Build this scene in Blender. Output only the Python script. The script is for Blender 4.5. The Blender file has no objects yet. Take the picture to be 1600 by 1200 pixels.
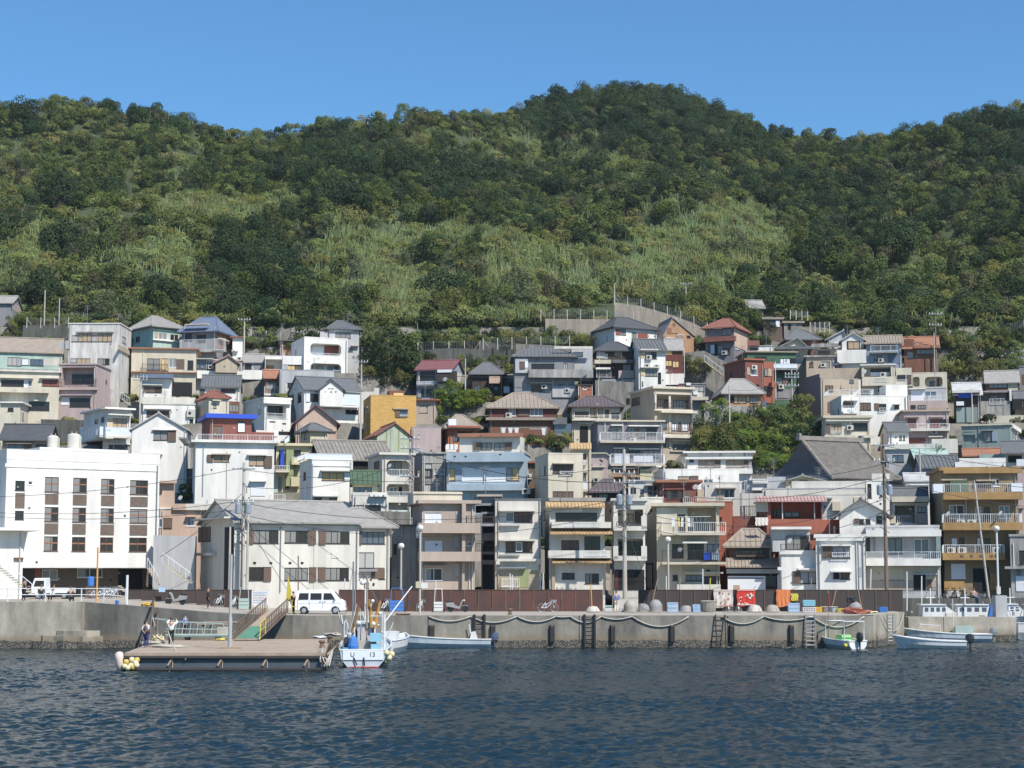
import bpy, math, random
import numpy as np
R = math.radians
sc = bpy.context.scene
# ---------------------------------------------------------------- camera, sky, sun, exposure
F, EYE, HOR = 2700.0, 6.0, 885.0
PITCH = math.atan((HOR - 600.0) / F)
cd = bpy.data.cameras.new('camera')
cam = bpy.data.objects.new('camera', cd)
sc.collection.objects.link(cam)
cam.location = (0, 0, EYE)
cam.rotation_euler = (math.pi / 2 + PITCH, 0, 0)
cd.sensor_width = 36.0
cd.lens = F * 36.0 / 1600.0
cd.clip_end = 9000.0
cd.clip_start = 1.0
sc.camera = cam
SUN_AZ, SUN_EL = 38.0, 50.0          # degrees off the camera's back towards its right; height
w = bpy.data.worlds.new('World')
sc.world = w
w.use_nodes = True
nt = w.node_tree
bg = nt.nodes['Background']
sk = nt.nodes.new('ShaderNodeTexSky')
sk.sky_type = 'NISHITA'
sk.sun_disc = False
sk.sun_elevation = R(SUN_EL)
sk.sun_rotation = R(180 - SUN_AZ)
sk.air_density = 1.0
sk.dust_density = 0.2
sk.ozone_density = 3.0
gr = nt.nodes.new('ShaderNodeMix'); gr.data_type = 'RGBA'; gr.blend_type = 'MULTIPLY'; gr.inputs[0].default_value = 1
gr.inputs[7].default_value = (.76, 1.25, 1.54, 1)
nt.links.new(sk.outputs[0], gr.inputs[6]); nt.links.new(gr.outputs[2], bg.inputs[0])
bg.inputs[1].default_value = 0.078
sl = bpy.data.lights.new('sun', 'SUN')
sl.energy = 5.0
sl.angle = R(0.5)
sl.color = (1.0, 0.95, 0.87)
so = bpy.data.objects.new('sun', sl)
sc.collection.objects.link(so)
so.rotation_euler = (R(90 - SUN_EL), 0, R(SUN_AZ))
so.location = (120, -150, 250)
vs = sc.view_settings
vs.view_transform = 'Standard'
vs.look = 'None'
vs.gamma = 1.0
vs.exposure = 0.35
sc.cycles.max_bounces = 6
sc.cycles.diffuse_bounces = 3
sc.cycles.glossy_bounces = 3
sc.cycles.transmission_bounces = 3
sc.cycles.transparent_max_bounces = 6

# ---------------------------------------------------------------- helpers
COL = sc.collection
cp, sp_ = math.cos(PITCH), math.sin(PITCH)
def ray(px, py):
    x = (px - 800.0) / F; y = (600.0 - py) / F
    return (x, cp - y * sp_, sp_ + y * cp)
def at(px, py, Y):
    d = ray(px, py); t = Y / d[1]
    return (d[0] * t, Y, EYE + d[2] * t)
def proj(X, Y, Z):
    z = Z - EYE
    f = Y * cp + z * sp_; u = -Y * sp_ + z * cp
    return (800 + F * X / f, 600 - F * u / f)
def ground_hit(px, py, z):
    d = ray(px, py); t = (z - EYE) / d[2]
    return (d[0] * t, d[1] * t, z)

_m = {}
def lin(c):
    return tuple(((v / 255.0) / 12.92 if v / 255.0 <= 0.04045 else ((v / 255.0 + 0.055) / 1.055) ** 2.4) for v in c)
def mat(name, col=(.5, .5, .5), rough=.7, grime=0.0, gscale=.8, metal=0.0, spec=.5, bump=0.0, bscale=20, brick=None, wave=None, gcol=None, streak=4.0):
    """paint / plaster / metal with stains; brick=(bw,bh,mortar colour, second colour)"""
    if name in _m: return _m[name]
    m = bpy.data.materials.new(name); m.use_nodes = True; _m[name] = m
    nt = m.node_tree; N = nt.nodes; L = nt.links
    b = N['Principled BSDF']
    b.inputs['Roughness'].default_value = rough
    b.inputs['Metallic'].default_value = metal
    b.inputs['Specular IOR Level'].default_value = spec
    geo = N.new('ShaderNodeNewGeometry')
    cur = None
    if brick:
        tc = N.new('ShaderNodeTexCoord')
        mp = N.new('ShaderNodeMapping'); mp.inputs['Rotation'].default_value = (math.pi / 2, 0, 0)
        sep = N.new('ShaderNodeSeparateXYZ'); L.new(tc.outputs['Object'], sep.inputs[0])
        ad = N.new('ShaderNodeMath'); L.new(sep.outputs[0], ad.inputs[0]); L.new(sep.outputs[1], ad.inputs[1])
        cb = N.new('ShaderNodeCombineXYZ'); L.new(ad.outputs[0], cb.inputs[0]); L.new(sep.outputs[2], cb.inputs[1])
        bt = N.new('ShaderNodeTexBrick'); L.new(cb.outputs[0], bt.inputs['Vector'])
        bt.inputs['Scale'].default_value = 1.0
        bt.inputs['Brick Width'].default_value = brick[0]; bt.inputs['Row Height'].default_value = brick[1]
        bt.inputs['Mortar Size'].default_value = min(brick[0], brick[1]) * .07
        bt.inputs['Color1'].default_value = (*col, 1); bt.inputs['Color2'].default_value = (*brick[3], 1)
        bt.inputs['Mortar'].default_value = (*brick[2], 1)
        cur = bt.outputs[0]
    if grime or bump:
        mp = N.new('ShaderNodeMapping'); L.new(geo.outputs['Position'], mp.inputs[0])
        mp.inputs['Scale'].default_value = (1, 1, 1.0 / streak)
        n = N.new('ShaderNodeTexNoise'); L.new(mp.outputs[0], n.inputs[0])
        n.inputs['Scale'].default_value = gscale; n.inputs['Detail'].default_value = 8; n.inputs['Roughness'].default_value = .68
        rp = N.new('ShaderNodeValToRGB'); L.new(n.outputs[0], rp.inputs[0])
        rp.color_ramp.elements[0].position = .36; rp.color_ramp.elements[1].position = .68
        g = gcol if gcol else tuple(c * .45 for c in col)
        mx = N.new('ShaderNodeMix'); mx.data_type = 'RGBA'
        mul = N.new('ShaderNodeMath'); mul.operation = 'MULTIPLY'; mul.inputs[1].default_value = grime
        L.new(rp.outputs[0], mul.inputs[0]); L.new(mul.outputs[0], mx.inputs[0])
        if cur: L.new(cur, mx.inputs[6])
        else: mx.inputs[6].default_value = (*col, 1)
        mx.inputs[7].default_value = (*g, 1)
        cur = mx.outputs[2]
    if cur: L.new(cur, b.inputs['Base Color'])
    else: b.inputs['Base Color'].default_value = (*col, 1)
    if bump:
        n2 = N.new('ShaderNodeTexNoise'); L.new(geo.outputs['Position'], n2.inputs[0]); n2.inputs['Scale'].default_value = bscale; n2.inputs['Detail'].default_value = 4
        bp = N.new('ShaderNodeBump'); bp.inputs['Strength'].default_value = min(1, bump); bp.inputs['Distance'].default_value = .05
        L.new(n2.outputs[0], bp.inputs['Height']); L.new(bp.outputs[0], b.inputs['Normal'])
    return m

class MB:
    """collects verts and faces of one part"""
    def __init__(s): s.v = []; s.f = []; s.mi = []
    def quad(s, a, b, c, d, mi=0):
        n = len(s.v); s.v += [a, b, c, d]; s.f.append((n, n + 1, n + 2, n + 3)); s.mi.append(mi)
    def poly(s, pts, mi=0):
        n = len(s.v); s.v += list(pts); s.f.append(tuple(range(n, n + len(pts)))); s.mi.append(mi)
    def add(s, vs, fs, mi=0):
        n = len(s.v); s.v += list(vs); s.f += [tuple(i + n for i in f) for f in fs]; s.mi += [mi] * len(fs)
    def box(s, x0, x1, y0, y1, z0, z1, mi=0):
        if x1 < x0: x0, x1 = x1, x0
        if y1 < y0: y0, y1 = y1, y0
        if z1 < z0: z0, z1 = z1, z0
        s.add([(x0, y0, z0), (x1, y0, z0), (x1, y1, z0), (x0, y1, z0), (x0, y0, z1), (x1, y0, z1), (x1, y1, z1), (x0, y1, z1)],
              [(0, 3, 2, 1), (4, 5, 6, 7), (0, 1, 5, 4), (1, 2, 6, 5), (2, 3, 7, 6), (3, 0, 4, 7)], mi)
    def prism(s, prof, axis, a, b, mi=0):
        """prof: 2D points; axis 'x': prof=(y,z) ; 'y': (x,z) ; 'z': (x,y)"""
        def P(p, t):
            return (t, p[0], p[1]) if axis == 'x' else (p[0], t, p[1]) if axis == 'y' else (p[0], p[1], t)
        n = len(prof)
        vs = [P(p, a) for p in prof] + [P(p, b) for p in prof]
        fs = [tuple(range(n))[::-1], tuple(range(n, 2 * n))] + [(i, (i + 1) % n, (i + 1) % n + n, i + n) for i in range(n)]
        s.add(vs, fs, mi)
    def tube(s, pts, r, n=6, mi=0, r2=None, cap=True):
        """a round bar through pts"""
        if r2 is None: r2 = r
        rings = []
        m = len(pts)
        for i, p in enumerate(pts):
            a = pts[max(i - 1, 0)]; b = pts[min(i + 1, m - 1)]
            d = np.array(b, float) - np.array(a, float); d /= (np.linalg.norm(d) + 1e-9)
            h = np.array((0, 0, 1.0)) if abs(d[2]) < .9 else np.array((1.0, 0, 0))
            e1 = np.cross(d, h); e1 /= np.linalg.norm(e1); e2 = np.cross(d, e1)
            rr = r + (r2 - r) * i / max(1, m - 1)
            rings.append([tuple(np.array(p) + rr * (math.cos(t) * e1 + math.sin(t) * e2)) for t in [2 * math.pi * k / n for k in range(n)]])
        vs = [q for r_ in rings for q in r_]
        fs = []
        for i in range(m - 1):
            for k in range(n):
                fs.append((i * n + k, i * n + (k + 1) % n, (i + 1) * n + (k + 1) % n, (i + 1) * n + k))
        if cap: fs += [tuple(range(n))[::-1], tuple(range((m - 1) * n, m * n))]
        s.add(vs, fs, mi)
    def lathe(s, prof, c, n=12, axis='z', mi=0, sx=1, sy=1, tilt=None):
        """prof: (radius, height) pairs about the axis through c"""
        vs = []
        for r, h in prof:
            for k in range(n):
                t = 2 * math.pi * k / n
                a, b = r * math.cos(t) * sx, r * math.sin(t) * sy
                q = (a, b, h) if axis == 'z' else (h, a, b) if axis == 'x' else (a, h, b)
                if tilt is not None:
                    v = tilt @ np.array(q); q = tuple(v)
                vs.append((c[0] + q[0], c[1] + q[1], c[2] + q[2]))
        fs = []
        for i in range(len(prof) - 1):
            for k in range(n):
                fs.append((i * n + k, i * n + (k + 1) % n, (i + 1) * n + (k + 1) % n, (i + 1) * n + k))
        fs += [tuple(range(n))[::-1], tuple(range((len(prof) - 1) * n, len(prof) * n))]
        s.add(vs, fs, mi)
    def ball(s, c, r, n=10, mi=0, sz=1.0, sx=1, sy=1):
        prof = [(r * math.sin(math.pi * i / 6), -r * sz * math.cos(math.pi * i / 6)) for i in range(1, 6)]
        s.lathe(prof, c, n, mi=mi, sx=sx, sy=sy)
    def build(s, name, mats, parent=None, smooth=False, loc=None, rz=0.0):
        me = bpy.data.meshes.new(name)
        me.from_pydata(s.v, [], s.f)
        if not isinstance(mats, (list, tuple)): mats = [mats]
        for m in mats: me.materials.append(m)
        if len(mats) > 1: me.polygons.foreach_set('material_index', s.mi)
        if smooth: me.polygons.foreach_set('use_smooth', [True] * len(s.f))
        me.update()
        o = bpy.data.objects.new(name, me); COL.objects.link(o)
        if parent is not None: o.parent = parent
        if loc is not None: o.location = loc
        o.rotation_euler = (0, 0, rz)
        return o
def rotm(ax, ang):
    c, s = math.cos(ang), math.sin(ang)
    return {'x': np.array([[1, 0, 0], [0, c, -s], [0, s, c]]), 'y': np.array([[c, 0, s], [0, 1, 0], [-s, 0, c]]), 'z': np.array([[c, -s, 0], [s, c, 0], [0, 0, 1]])}[ax]
def tag(o, label, cat, group=None):
    o['label'] = label; o['category'] = cat
    if group: o['group'] = group
    return o
def struct(o): o['kind'] = 'structure'; return o
def empty(name, label, cat, loc, rz=0.0, group=None):
    o = bpy.data.objects.new(name, None); COL.objects.link(o)
    o.empty_display_size = .5
    o.location = loc; o.rotation_euler = (0, 0, rz)
    return tag(o, label, cat, group)
def copy_tree(o, parent=None):
    c = o.copy(); COL.objects.link(c); c.parent = parent
    for ch in o.children: copy_tree(ch, c)
    return c
def place(src, loc, rz=0, label=None, group=None, scale=1.0, used=set()):
    """first use moves the source itself, later ones are copies"""
    o = src if src.name not in used else copy_tree(src)
    used.add(src.name)
    o.location = loc; o.rotation_euler = (0, 0, rz); o.scale = (scale,) * 3 if not isinstance(scale, tuple) else scale
    if label: o['label'] = label
    if group: o['group'] = group
    return o

# ---------------------------------------------------------------- ground: quay, town slope, hills
def smooth(t): return t * t * (3 - 2 * t)
def vnoise(x, y, seed=0):
    """value noise on arrays"""
    x = np.asarray(x, float); y = np.asarray(y, float)
    xi = np.floor(x).astype(np.int64); yi = np.floor(y).astype(np.int64)
    fx = smooth(x - xi); fy = smooth(y - yi)
    def h(a, b):
        n = (a * 374761393 + b * 668265263 + seed * 974634777) & 0x7fffffff
        n = ((n ^ (n >> 13)) * 1274126177) & 0x7fffffff
        return ((n ^ (n >> 16)) & 0xffff) / 65535.0
    return (h(xi, yi) * (1 - fx) + h(xi + 1, yi) * fx) * (1 - fy) + (h(xi, yi + 1) * (1 - fx) + h(xi + 1, yi + 1) * fx) * fy
def fbm(x, y, seed=0, o=4):
    s = 0; a = .5
    for i in range(o):
        s = s + a * vnoise(x * 2 ** i, y * 2 ** i, seed + i * 17); a *= .5
    return s
SKY = np.array([(-600, 190), (-200, 175), (0, 178), (60, 172), (150, 168), (250, 185), (330, 212), (430, 222), (500, 202), (600, 190), (700, 186), (790, 192), (830, 172), (860, 162), (900, 156), (950, 152), (1000, 148), (1060, 152), (1100, 168), (1180, 196), (1205, 222), (1300, 226), (1350, 234), (1400, 222), (1480, 207), (1540, 192), (1600, 180), (1800, 150), (2200, 170)], float)
RID = np.array([(-600, 420), (0, 410), (400, 430), (700, 440), (800, 470), (850, 520), (1150, 520), (1230, 470), (1400, 450), (1600, 400), (2200, 380)], float)
PY = np.array([(100, 2.3), (157, 2.35), (178, 8.3), (205, 15.5), (222, 21.2), (243, 28), (256, 34.9), (272, 44.4)], float)
YT = 272.0
_st = [(100, 2.35)]
for _a, _b in zip([157, 170, 182, 194, 205, 216, 227, 238, 248, 258, 266], [170, 182, 194, 205, 216, 227, 238, 248, 258, 266, 272]):
    _z0, _z1 = np.interp(_a + 2, PY[:, 0], PY[:, 1]), np.interp(_b, PY[:, 0], PY[:, 1])
    _st += [(_a + 1.0, _st[-1][1] + .15), (_a + 2.2, _z0 + (_z1 - _z0) * .5 if _a > 157 else 3.0)]
_st += [(272, 44.4)]
PYS = np.array(_st, float)
def ground(X, Y):
    X = np.asarray(X, float); Y = np.asarray(Y, float)
    col = 800 + F * X / Y
    wob = (vnoise(X / 13.0 + 40, X * 0 + 3, 21) - .5) * 5 * np.clip((Y - 160) / 10, 0, 1) * np.clip((272 - Y) / 8, 0, 1)
    z = np.interp(Y + wob, PYS[:, 0], PYS[:, 1])
    Rd = np.interp(col, RID[:, 0], RID[:, 1]); ys = np.interp(col, SKY[:, 0], SKY[:, 1])
    d = (cp - (600 - ys) / F * sp_)
    zr = EYE + (sp_ + (600 - ys) / F * cp) / d * Rd
    t = np.clip((Y - YT) / (Rd - YT), 0, None)
    tt = np.clip(t, 0, 1)
    zh = 44.4 + (zr - 44.4) * (tt * .86 + .14 * tt * tt)
    zh = zh - np.clip(t - 1, 0, None) * (Rd - YT) * .45
    und = (fbm(X / 34.0 + 3, Y / 60.0, 5, 3) - .45) * 23 + (fbm(X / 11.0, Y / 14.0, 9, 2) - .4) * 5
    w_ = np.clip((Y - YT) / 40, 0, 1) * np.clip(np.abs(1.0 - t) * 4, 0.0, 1)
    return np.where(Y > YT, zh + und * w_, z)
def g1(X, Y): return float(ground(X, Y))
# the line in the picture above which the hill's plants begin, as ground positions
TL = np.array([(-600, 540), (0, 540), (200, 540), (385, 560), (400, 535), (470, 545), (540, 560), (560, 625), (640, 625), (655, 548), (790, 545), (800, 540), (850, 500), (950, 480), (1010, 482), (1085, 512), (1110, 530), (1200, 540), (1300, 545), (1380, 560), (1470, 585), (1500, 600), (1540, 600), (2200, 600)], float)

m_step = mat('terrace_wall', (.21, .195, .17), 1, .9, .6, gcol=(.075, .07, .055), streak=4, bump=.5, bscale=4)
m_hill = mat('hill_soil_shade', (.035, .050, .020), 1, .8, .5, gcol=(.06, .075, .03), streak=1, bump=.8, bscale=3)  # soil colour darkened to pass for shade beneath the crowns
m_town = mat('town_ground', (.16, .15, .13), 1, .8, .6, gcol=(.07, .075, .045), streak=1)
cols = np.arange(-620, 2230, 9.0)
rows = np.concatenate([np.arange(157.5, 272, 1.0), np.arange(272, 530, 2.6), np.arange(530, 760, 20)])
X = ((cols[None, :] - 800) / F) * rows[:, None]; Yg = np.repeat(rows[:, None], len(cols), 1)
Z = ground(X, Yg)
def grid_obj(name, X, Y, Z, mats, mi=None):
    ny, nx = X.shape
    co = np.stack([X, Y, Z], -1).reshape(-1, 3).astype(np.float32)
    i = np.arange(ny - 1)[:, None] * nx + np.arange(nx - 1)[None, :]
    q = np.stack([i, i + 1, i + 1 + nx, i + nx], -1).reshape(-1, 4)
    return np_mesh(name, co, q, mats, mi)
def np_mesh(name, co, q, mats, mi=None, smooth=True, attr=None):
    me = bpy.data.meshes.new(name)
    me.vertices.add(len(co)); me.vertices.foreach_set('co', np.ascontiguousarray(co, np.float32).ravel())
    k = q.shape[1]
    me.loops.add(q.size); me.loops.foreach_set('vertex_index', np.ascontiguousarray(q, np.int32).ravel())
    me.polygons.add(len(q)); me.polygons.foreach_set('loop_start', np.arange(0, q.size, k, dtype=np.int32))
    for m in (mats if isinstance(mats, (list, tuple)) else [mats]): me.materials.append(m)
    if mi is not None: me.polygons.foreach_set('material_index', mi.astype(np.int32))
    me.polygons.foreach_set('use_smooth', np.full(len(q), smooth))
    if attr is not None:
        a = me.attributes.new('tone', 'FLOAT_VECTOR', 'FACE'); a.data.foreach_set('vector', np.ascontiguousarray(attr, np.float32).ravel())
    me.update(calc_edges=True)
    o = bpy.data.objects.new(name, me); COL.objects.link(o)
    return o
fm = (Yg[:-1, :-1] > 262).astype(np.int32)
fm = np.where((Z[1:, :-1] - Z[:-1, :-1] > .9) & (Yg[:-1, :-1] < 270), 2, fm).ravel()
struct(grid_obj('hillside', X, Yg, Z, [m_town, m_hill, m_step], fm))

# ---------------------------------------------------------------- sea
def water():
    rng = np.random.default_rng(7)
    N_ = 1024; Lx = 150.0
    k = np.fft.fftfreq(N_, d=Lx / N_) * 2 * np.pi
    kx, ky = np.meshgrid(k, k)
    kk = np.sqrt(kx ** 2 + ky ** 2) + 1e-6
    wd = np.array((.85, -.52))
    cosf = (kx * wd[0] + ky * wd[1]) / kk
    Lw = .25
    P = np.exp(-1 / (kk * Lw) ** 2) / kk ** 3.25 * (np.abs(cosf) ** 1.4 + .12) * np.exp(-(kk * .045) ** 2)
    h = np.fft.ifft2((rng.normal(size=(N_, N_)) + 1j * rng.normal(size=(N_, N_))) * np.sqrt(P)).real
    h = h / h.std()
    # calmer and rougher stretches, as gusts leave them
    xs = (np.arange(N_) / N_ - .5) * Lx
    Xw, Yw = np.meshgrid(xs, xs)
    g = fbm(Xw / 22 + 50, Yw / 9, 31, 3)
    h = h * (.3 + 1.3 * g) * .033
    j0 = int(N_ * .5 + (-72 + 0) / Lx * N_)
    return Xw, Yw + 75 + 2, h
Xw, Yw, hw = water()
m_sea = bpy.data.materials.new('sea_water'); m_sea.use_nodes = True
nt = m_sea.node_tree; b = nt.nodes['Principled BSDF']
b.inputs['Base Color'].default_value = (.006, .018, .023, 1)
b.inputs['Roughness'].default_value = .1
b.inputs['IOR'].default_value = 1.33
geo = nt.nodes.new('ShaderNodeNewGeometry')
mp = nt.nodes.new('ShaderNodeMapping'); mp.inputs['Scale'].default_value = (1, 1.6, 1); nt.links.new(geo.outputs['Position'], mp.inputs[0])
n1 = nt.nodes.new('ShaderNodeTexNoise'); n1.inputs['Scale'].default_value = 2.6; n1.inputs['Detail'].default_value = 5; nt.links.new(mp.outputs[0], n1.inputs[0])
bp = nt.nodes.new('ShaderNodeBump'); bp.inputs['Distance'].default_value = .09; bp.inputs['Strength'].default_value = .9
nt.links.new(n1.outputs[0], bp.inputs['Height']); nt.links.new(bp.outputs[0], b.inputs['Normal'])
sea = grid_obj('sea', Xw, Yw, hw, m_sea)
# the sea beyond the rippled patch, joined to its sides as part of the same sheet
struct(sea)
mb = MB()
x0, x1, y0, y1 = Xw.min(), Xw.max(), Yw.min(), Yw.max()
BIG = 900
mb.quad((-BIG, -BIG, -.01), (BIG, -BIG, -.01), (BIG, y0, -.01), (-BIG, y0, -.01))
mb.quad((-BIG, y0, -.01), (x0, y0, -.01), (x0, y1, -.01), (-BIG, y1, -.01))
mb.quad((x1, y0, -.01), (BIG, y0, -.01), (BIG, y1, -.01), (x1, y1, -.01))
struct(mb.build('open_sea', m_sea))
# ---------------------------------------------------------------- building kit
W = {}
def wm(name, col, grime=.35, gs=.5, rough=.85, **k):
    k.setdefault('streak', 6.0)
    W[name] = mat('plaster_' + name, col, rough, min(1, grime + .14), gs * 1.5, bump=.25, bscale=9, **k)
wm('white', (.74, .715, .665), .3); wm('cream', (.60, .54, .43), .35); wm('ivory', (.62, .59, .525), .35); wm('grey', (.25, .25, .26), .4); wm('lgrey', (.44, .44, .44), .4)
wm('concrete', (.40, .385, .36), .85, .9, gcol=(.13, .125, .12)); wm('dirty', (.62, .60, .56), .8, .8, gcol=(.24, .23, .21)); wm('pink', (.46, .36, .34), .35); wm('salmon', (.52, .375, .29), .3)
wm('tan', (.44, .36, .27), .35); wm('beige', (.55, .49, .38), .3); wm('taupe', (.42, .34, .28), .3); wm('mint', (.40, .52, .45), .35); wm('teal', (.25, .31, .29), .5); wm('blue', (.36, .44, .50), .35)
wm('bluegrey', (.30, .35, .41), .35); wm('red', (.22, .075, .055), .45); wm('terra', (.35, .115, .07), .4); wm('maroon', (.14, .045, .035), .4); wm('orange', (.42, .245, .14), .4); wm('green', (.065, .135, .08), .4)
wm('wood', (.13, .09, .065), .5, 1.2); wm('dwood', (.055, .04, .033), .5, 1.2); wm('rwood', (.19, .085, .05), .5, 1.2); wm('owood', (.28, .14, .08), .4, 1.2); wm('purple', (.21, .195, .205), .35); wm('yellow', (.60, .53, .34), .3); wm('olive', (.28, .31, .15), .4)
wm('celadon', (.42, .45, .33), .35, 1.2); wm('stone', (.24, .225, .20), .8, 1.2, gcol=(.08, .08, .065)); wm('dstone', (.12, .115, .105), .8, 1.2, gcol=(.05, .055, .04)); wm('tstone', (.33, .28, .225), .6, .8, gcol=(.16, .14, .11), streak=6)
W['ochre'] = mat('ochre_brick', (.50, .29, .075), .8, .2, 1, brick=(.42, .13, (.36, .22, .08), (.62, .38, .12)))
W['obrick'] = mat('ochre_band', (.34, .20, .075), .8, .5, 1, brick=(.3, .1, (.24, .15, .07), (.42, .26, .10)))
W['brick'] = mat('red_brick', (.33, .10, .05), .8, .3, 1, brick=(.4, .14, (.22, .12, .09), (.40, .14, .07)))
W['bblock'] = mat('brown_tile', (.13, .09, .065), .7, .3, 2, brick=(.2, .08, (.09, .07, .06), (.17, .13, .10)))
W['tbrick'] = mat('tan_tile', (.34, .28, .19), .7, .3, 2, brick=(.25, .1, (.26, .22, .16), (.42, .35, .25)))
W['oapt'] = mat('apartment_wall', (.25, .18, .10), .75, .45, .6, brick=(.22, .08, (.18, .14, .09), (.29, .21, .115)))
def tile(name, col, g=.5): W[name] = mat('roof_' + name, col, .75, g, 1.6, streak=1, bump=.3)
tile('tgrey', (.20, .20, .20)); tile('tdark', (.075, .078, .085)); tile('tslate', (.13, .135, .14)); tile('tbrown', (.30, .25, .20)); tile('tred', (.25, .10, .07)); tile('tpurple', (.12, .095, .10)); tile('tlight', (.31, .295, .275)); tile('tblue', (.13, .165, .24))
tile('tgreen', (.075, .125, .07)); tile('tmint', (.34, .45, .40)); tile('tmaroon', (.19, .075, .08)); tile('ttan', (.46, .31, .16)); tile('trust', (.33, .15, .09)); tile('tpink', (.42, .27, .25)); tile('twhite', (.48, .47, .46)); tile('tempt', (.25, .225, .195), .7)
W['royal'] = mat('blue_paint', (.02, .07, .45), .5); W['lime'] = mat('lime_cloth', (.45, .72, .06), .8)
G = {'d': mat('glass_dark', (.030, .026, .024), .08, spec=.35), 'c': mat('glass_curtain', (.22, .21, .20), .15, spec=.4), 'w': mat('white_shutter', (.66, .67, .70), .5), 't': mat('tan_shutter', (.40, .30, .20), .6, .2, 2), 'b': mat('brown_shutter', (.13, .085, .06), .6, .2, 2),
     'v': mat('glass_sky', (.085, .105, .135), .06, spec=.7), 'y': mat('yellow_shutter', (.60, .42, .19), .6), 'r': mat('red_shutter', (.22, .06, .04), .6), 'k': mat('dark_inside', (.012, .012, .013), .9), 'g': mat('grey_blind', (.36, .35, .34), .6)}
FR = {'a': mat('alu_frame', (.42, .42, .42), .4, metal=.3), 'k': mat('black_frame', (.03, .028, .026), .5), 'w': mat('white_frame', (.72, .72, .72), .5), 'b': mat('brown_frame', (.10, .06, .04), .5)}
M_RAILW = mat('white_rail', (.70, .71, .72), .45); M_RAILD = mat('dark_rail', (.05, .042, .04), .5); M_PANEL = mat('frosted_panel', (.60, .64, .68), .3)
M_AC = mat('ac_casing', (.50, .48, .44), .5, .3); M_DISH = mat('dish_white', (.78, .78, .78), .4); M_PIPE = mat('drain_pipe', (.50, .49, .47), .6); M_GREYM = mat('grey_metal', (.30, .30, .30), .4, metal=.5)
FOOT = []
def d_of(yb):
    """distance at which the town's slope shows at picture height yb"""
    ys_ = [proj(0, a, b)[1] for a, b in PY]
    return float(np.interp(-yb, [-v for v in ys_], PY[:, 0]))
class House:
    def __init__(s, name, label, x0, x1, yt, yb, wall, D=None, side=None, dep=9, cat='house', group=None, roof=None, feats='', yaw=None, deep=None):
        D = D or d_of(yb)
        s.D, s.dep = D, dep
        P0 = at((x0 + x1) / 2, yb, D)
        th = math.atan2(P0[0], D)
        if yaw is not None: s.phi = R(yaw)
        elif side is None: s.phi = 0.0
        else:
            a = math.asin(min(.95, abs(side) / (F / D * dep)))
            s.phi = (a - th) if side > 0 else (-a - th)
        s.P0 = P0; s.c, s.s = math.cos(s.phi), math.sin(s.phi)
        s.ym = (yt + min(yb, 900)) / 2
        s.u0 = s.loc('F', x0, s.ym, 0)[0]; s.u1 = s.loc('F', x1, s.ym, 0)[0]
        s.zt = s.loc('F', (x0 + x1) / 2, yt, 0)[1]
        cs = [s.world(u, v) for u in (s.u0, s.u1) for v in (0, dep)]
        s.zb = min([g1(a, b) for a, b in cs] + [0 + P0[2]]) - P0[2] - .6
        if deep is not None: s.zb = deep
        FOOT.append((P0[0], P0[1], s.c, s.s, s.u0, s.u1, dep))
        s.e = empty(name, label, cat, P0, s.phi, group)
        s.wall = W[wall]; s.holes = {'F': [], 'L': [], 'R': []}
        s.extra = MB()
        s.gab = None
        fs = [f.split() for f in feats.split(';') if f.strip()]
        for f in fs: s.feat(f)
        rq = random.Random(int(x0 + yt * 7))
        for fc in 'LR':
            if side is None or (side < 9 if fc == 'L' else side > -9) or any(f[0][0] == fc and len(f[0]) == 2 for f in fs): continue
            z = s.zt - 2.1
            while z > .3:
                for q in (.3, .68):
                    if rq.random() < .55:
                        w_ = rq.choice((.5, .9, 1.4)); a = (-dep * (1 - q) if fc == 'L' else dep * q); s.window(fc, None, rq.choice('xdcgb'), rq.choice('kwa'), 1 if w_ < .8 else 2, raw=(a, a + w_, z, z + rq.choice((.6, 1.0))))
                z -= 2.7
        for q in range(rq.randint(1, 4)):
            u = s.u0 + (s.u1 - s.u0) * rq.uniform(.06, .94); z = rq.uniform(.4, max(.5, s.zt - .4)); mb = MB(); mb.box(u, u + .16, -.05, -.003, z, z + .14); mb.build('vent', rq.choice([G['k'], M_AC, M_GREYM]), s.e)
        s.walls(roof)
        if roof: s.roof(roof)
        rn = random.Random(int(x0 * 3 + yt))
        if rn.random() < .75:
            mb = MB(); u = s.u1 - .25 if rn.random() < .6 else s.u0 + .25; mb.tube([(u, -.1, s.zt - .1), (u, -.1, s.zb + .3)], .05, 5); mb.build('drain_pipe', rn.choice([M_PIPE, M_GREYM, W['taupe']]), s.e)
        if rn.random() < .55 and roof:
            u = s.u0 + (s.u1 - s.u0) * rn.uniform(.2, .8); zz = s.zt + (1.0 if s.gab is None else .8); h_ = rn.uniform(2.0, 3.2); v = dep * .5; mb = MB(); mb.tube([(u, v, s.zt - .1), (u, v, s.zt + h_)], .03, 4)
            for q in range(5): z_ = s.zt + h_ - .15 * q; mb.tube([(u - .45 + .05 * q, v, z_), (u + .45 - .05 * q, v, z_)], .014, 3)
            mb.build('aerial', M_GREYM, s.e)
        if rn.random() < .25 and D > 160 and s.zt > 3.2:
            u = s.u0 + (s.u1 - s.u0) * rn.uniform(.15, .6); z_ = rn.uniform(.3, max(.4, s.zt - 1.2)); mb = MB(); mb.box(u, u + .8, -.38, -.06, z_, z_ + .6); o = mb.build('air_conditioner', M_AC, s.e); mb = MB(); mb.lathe([(.2, -.005), (.2, .005)], (u + .3, -.386, z_ + .3), 10, axis='y'); mb.build('fan', G['k'], o)
    def world(s, u, v): return (s.P0[0] + s.c * u - s.s * v, s.P0[1] + s.s * u + s.c * v)
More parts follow.
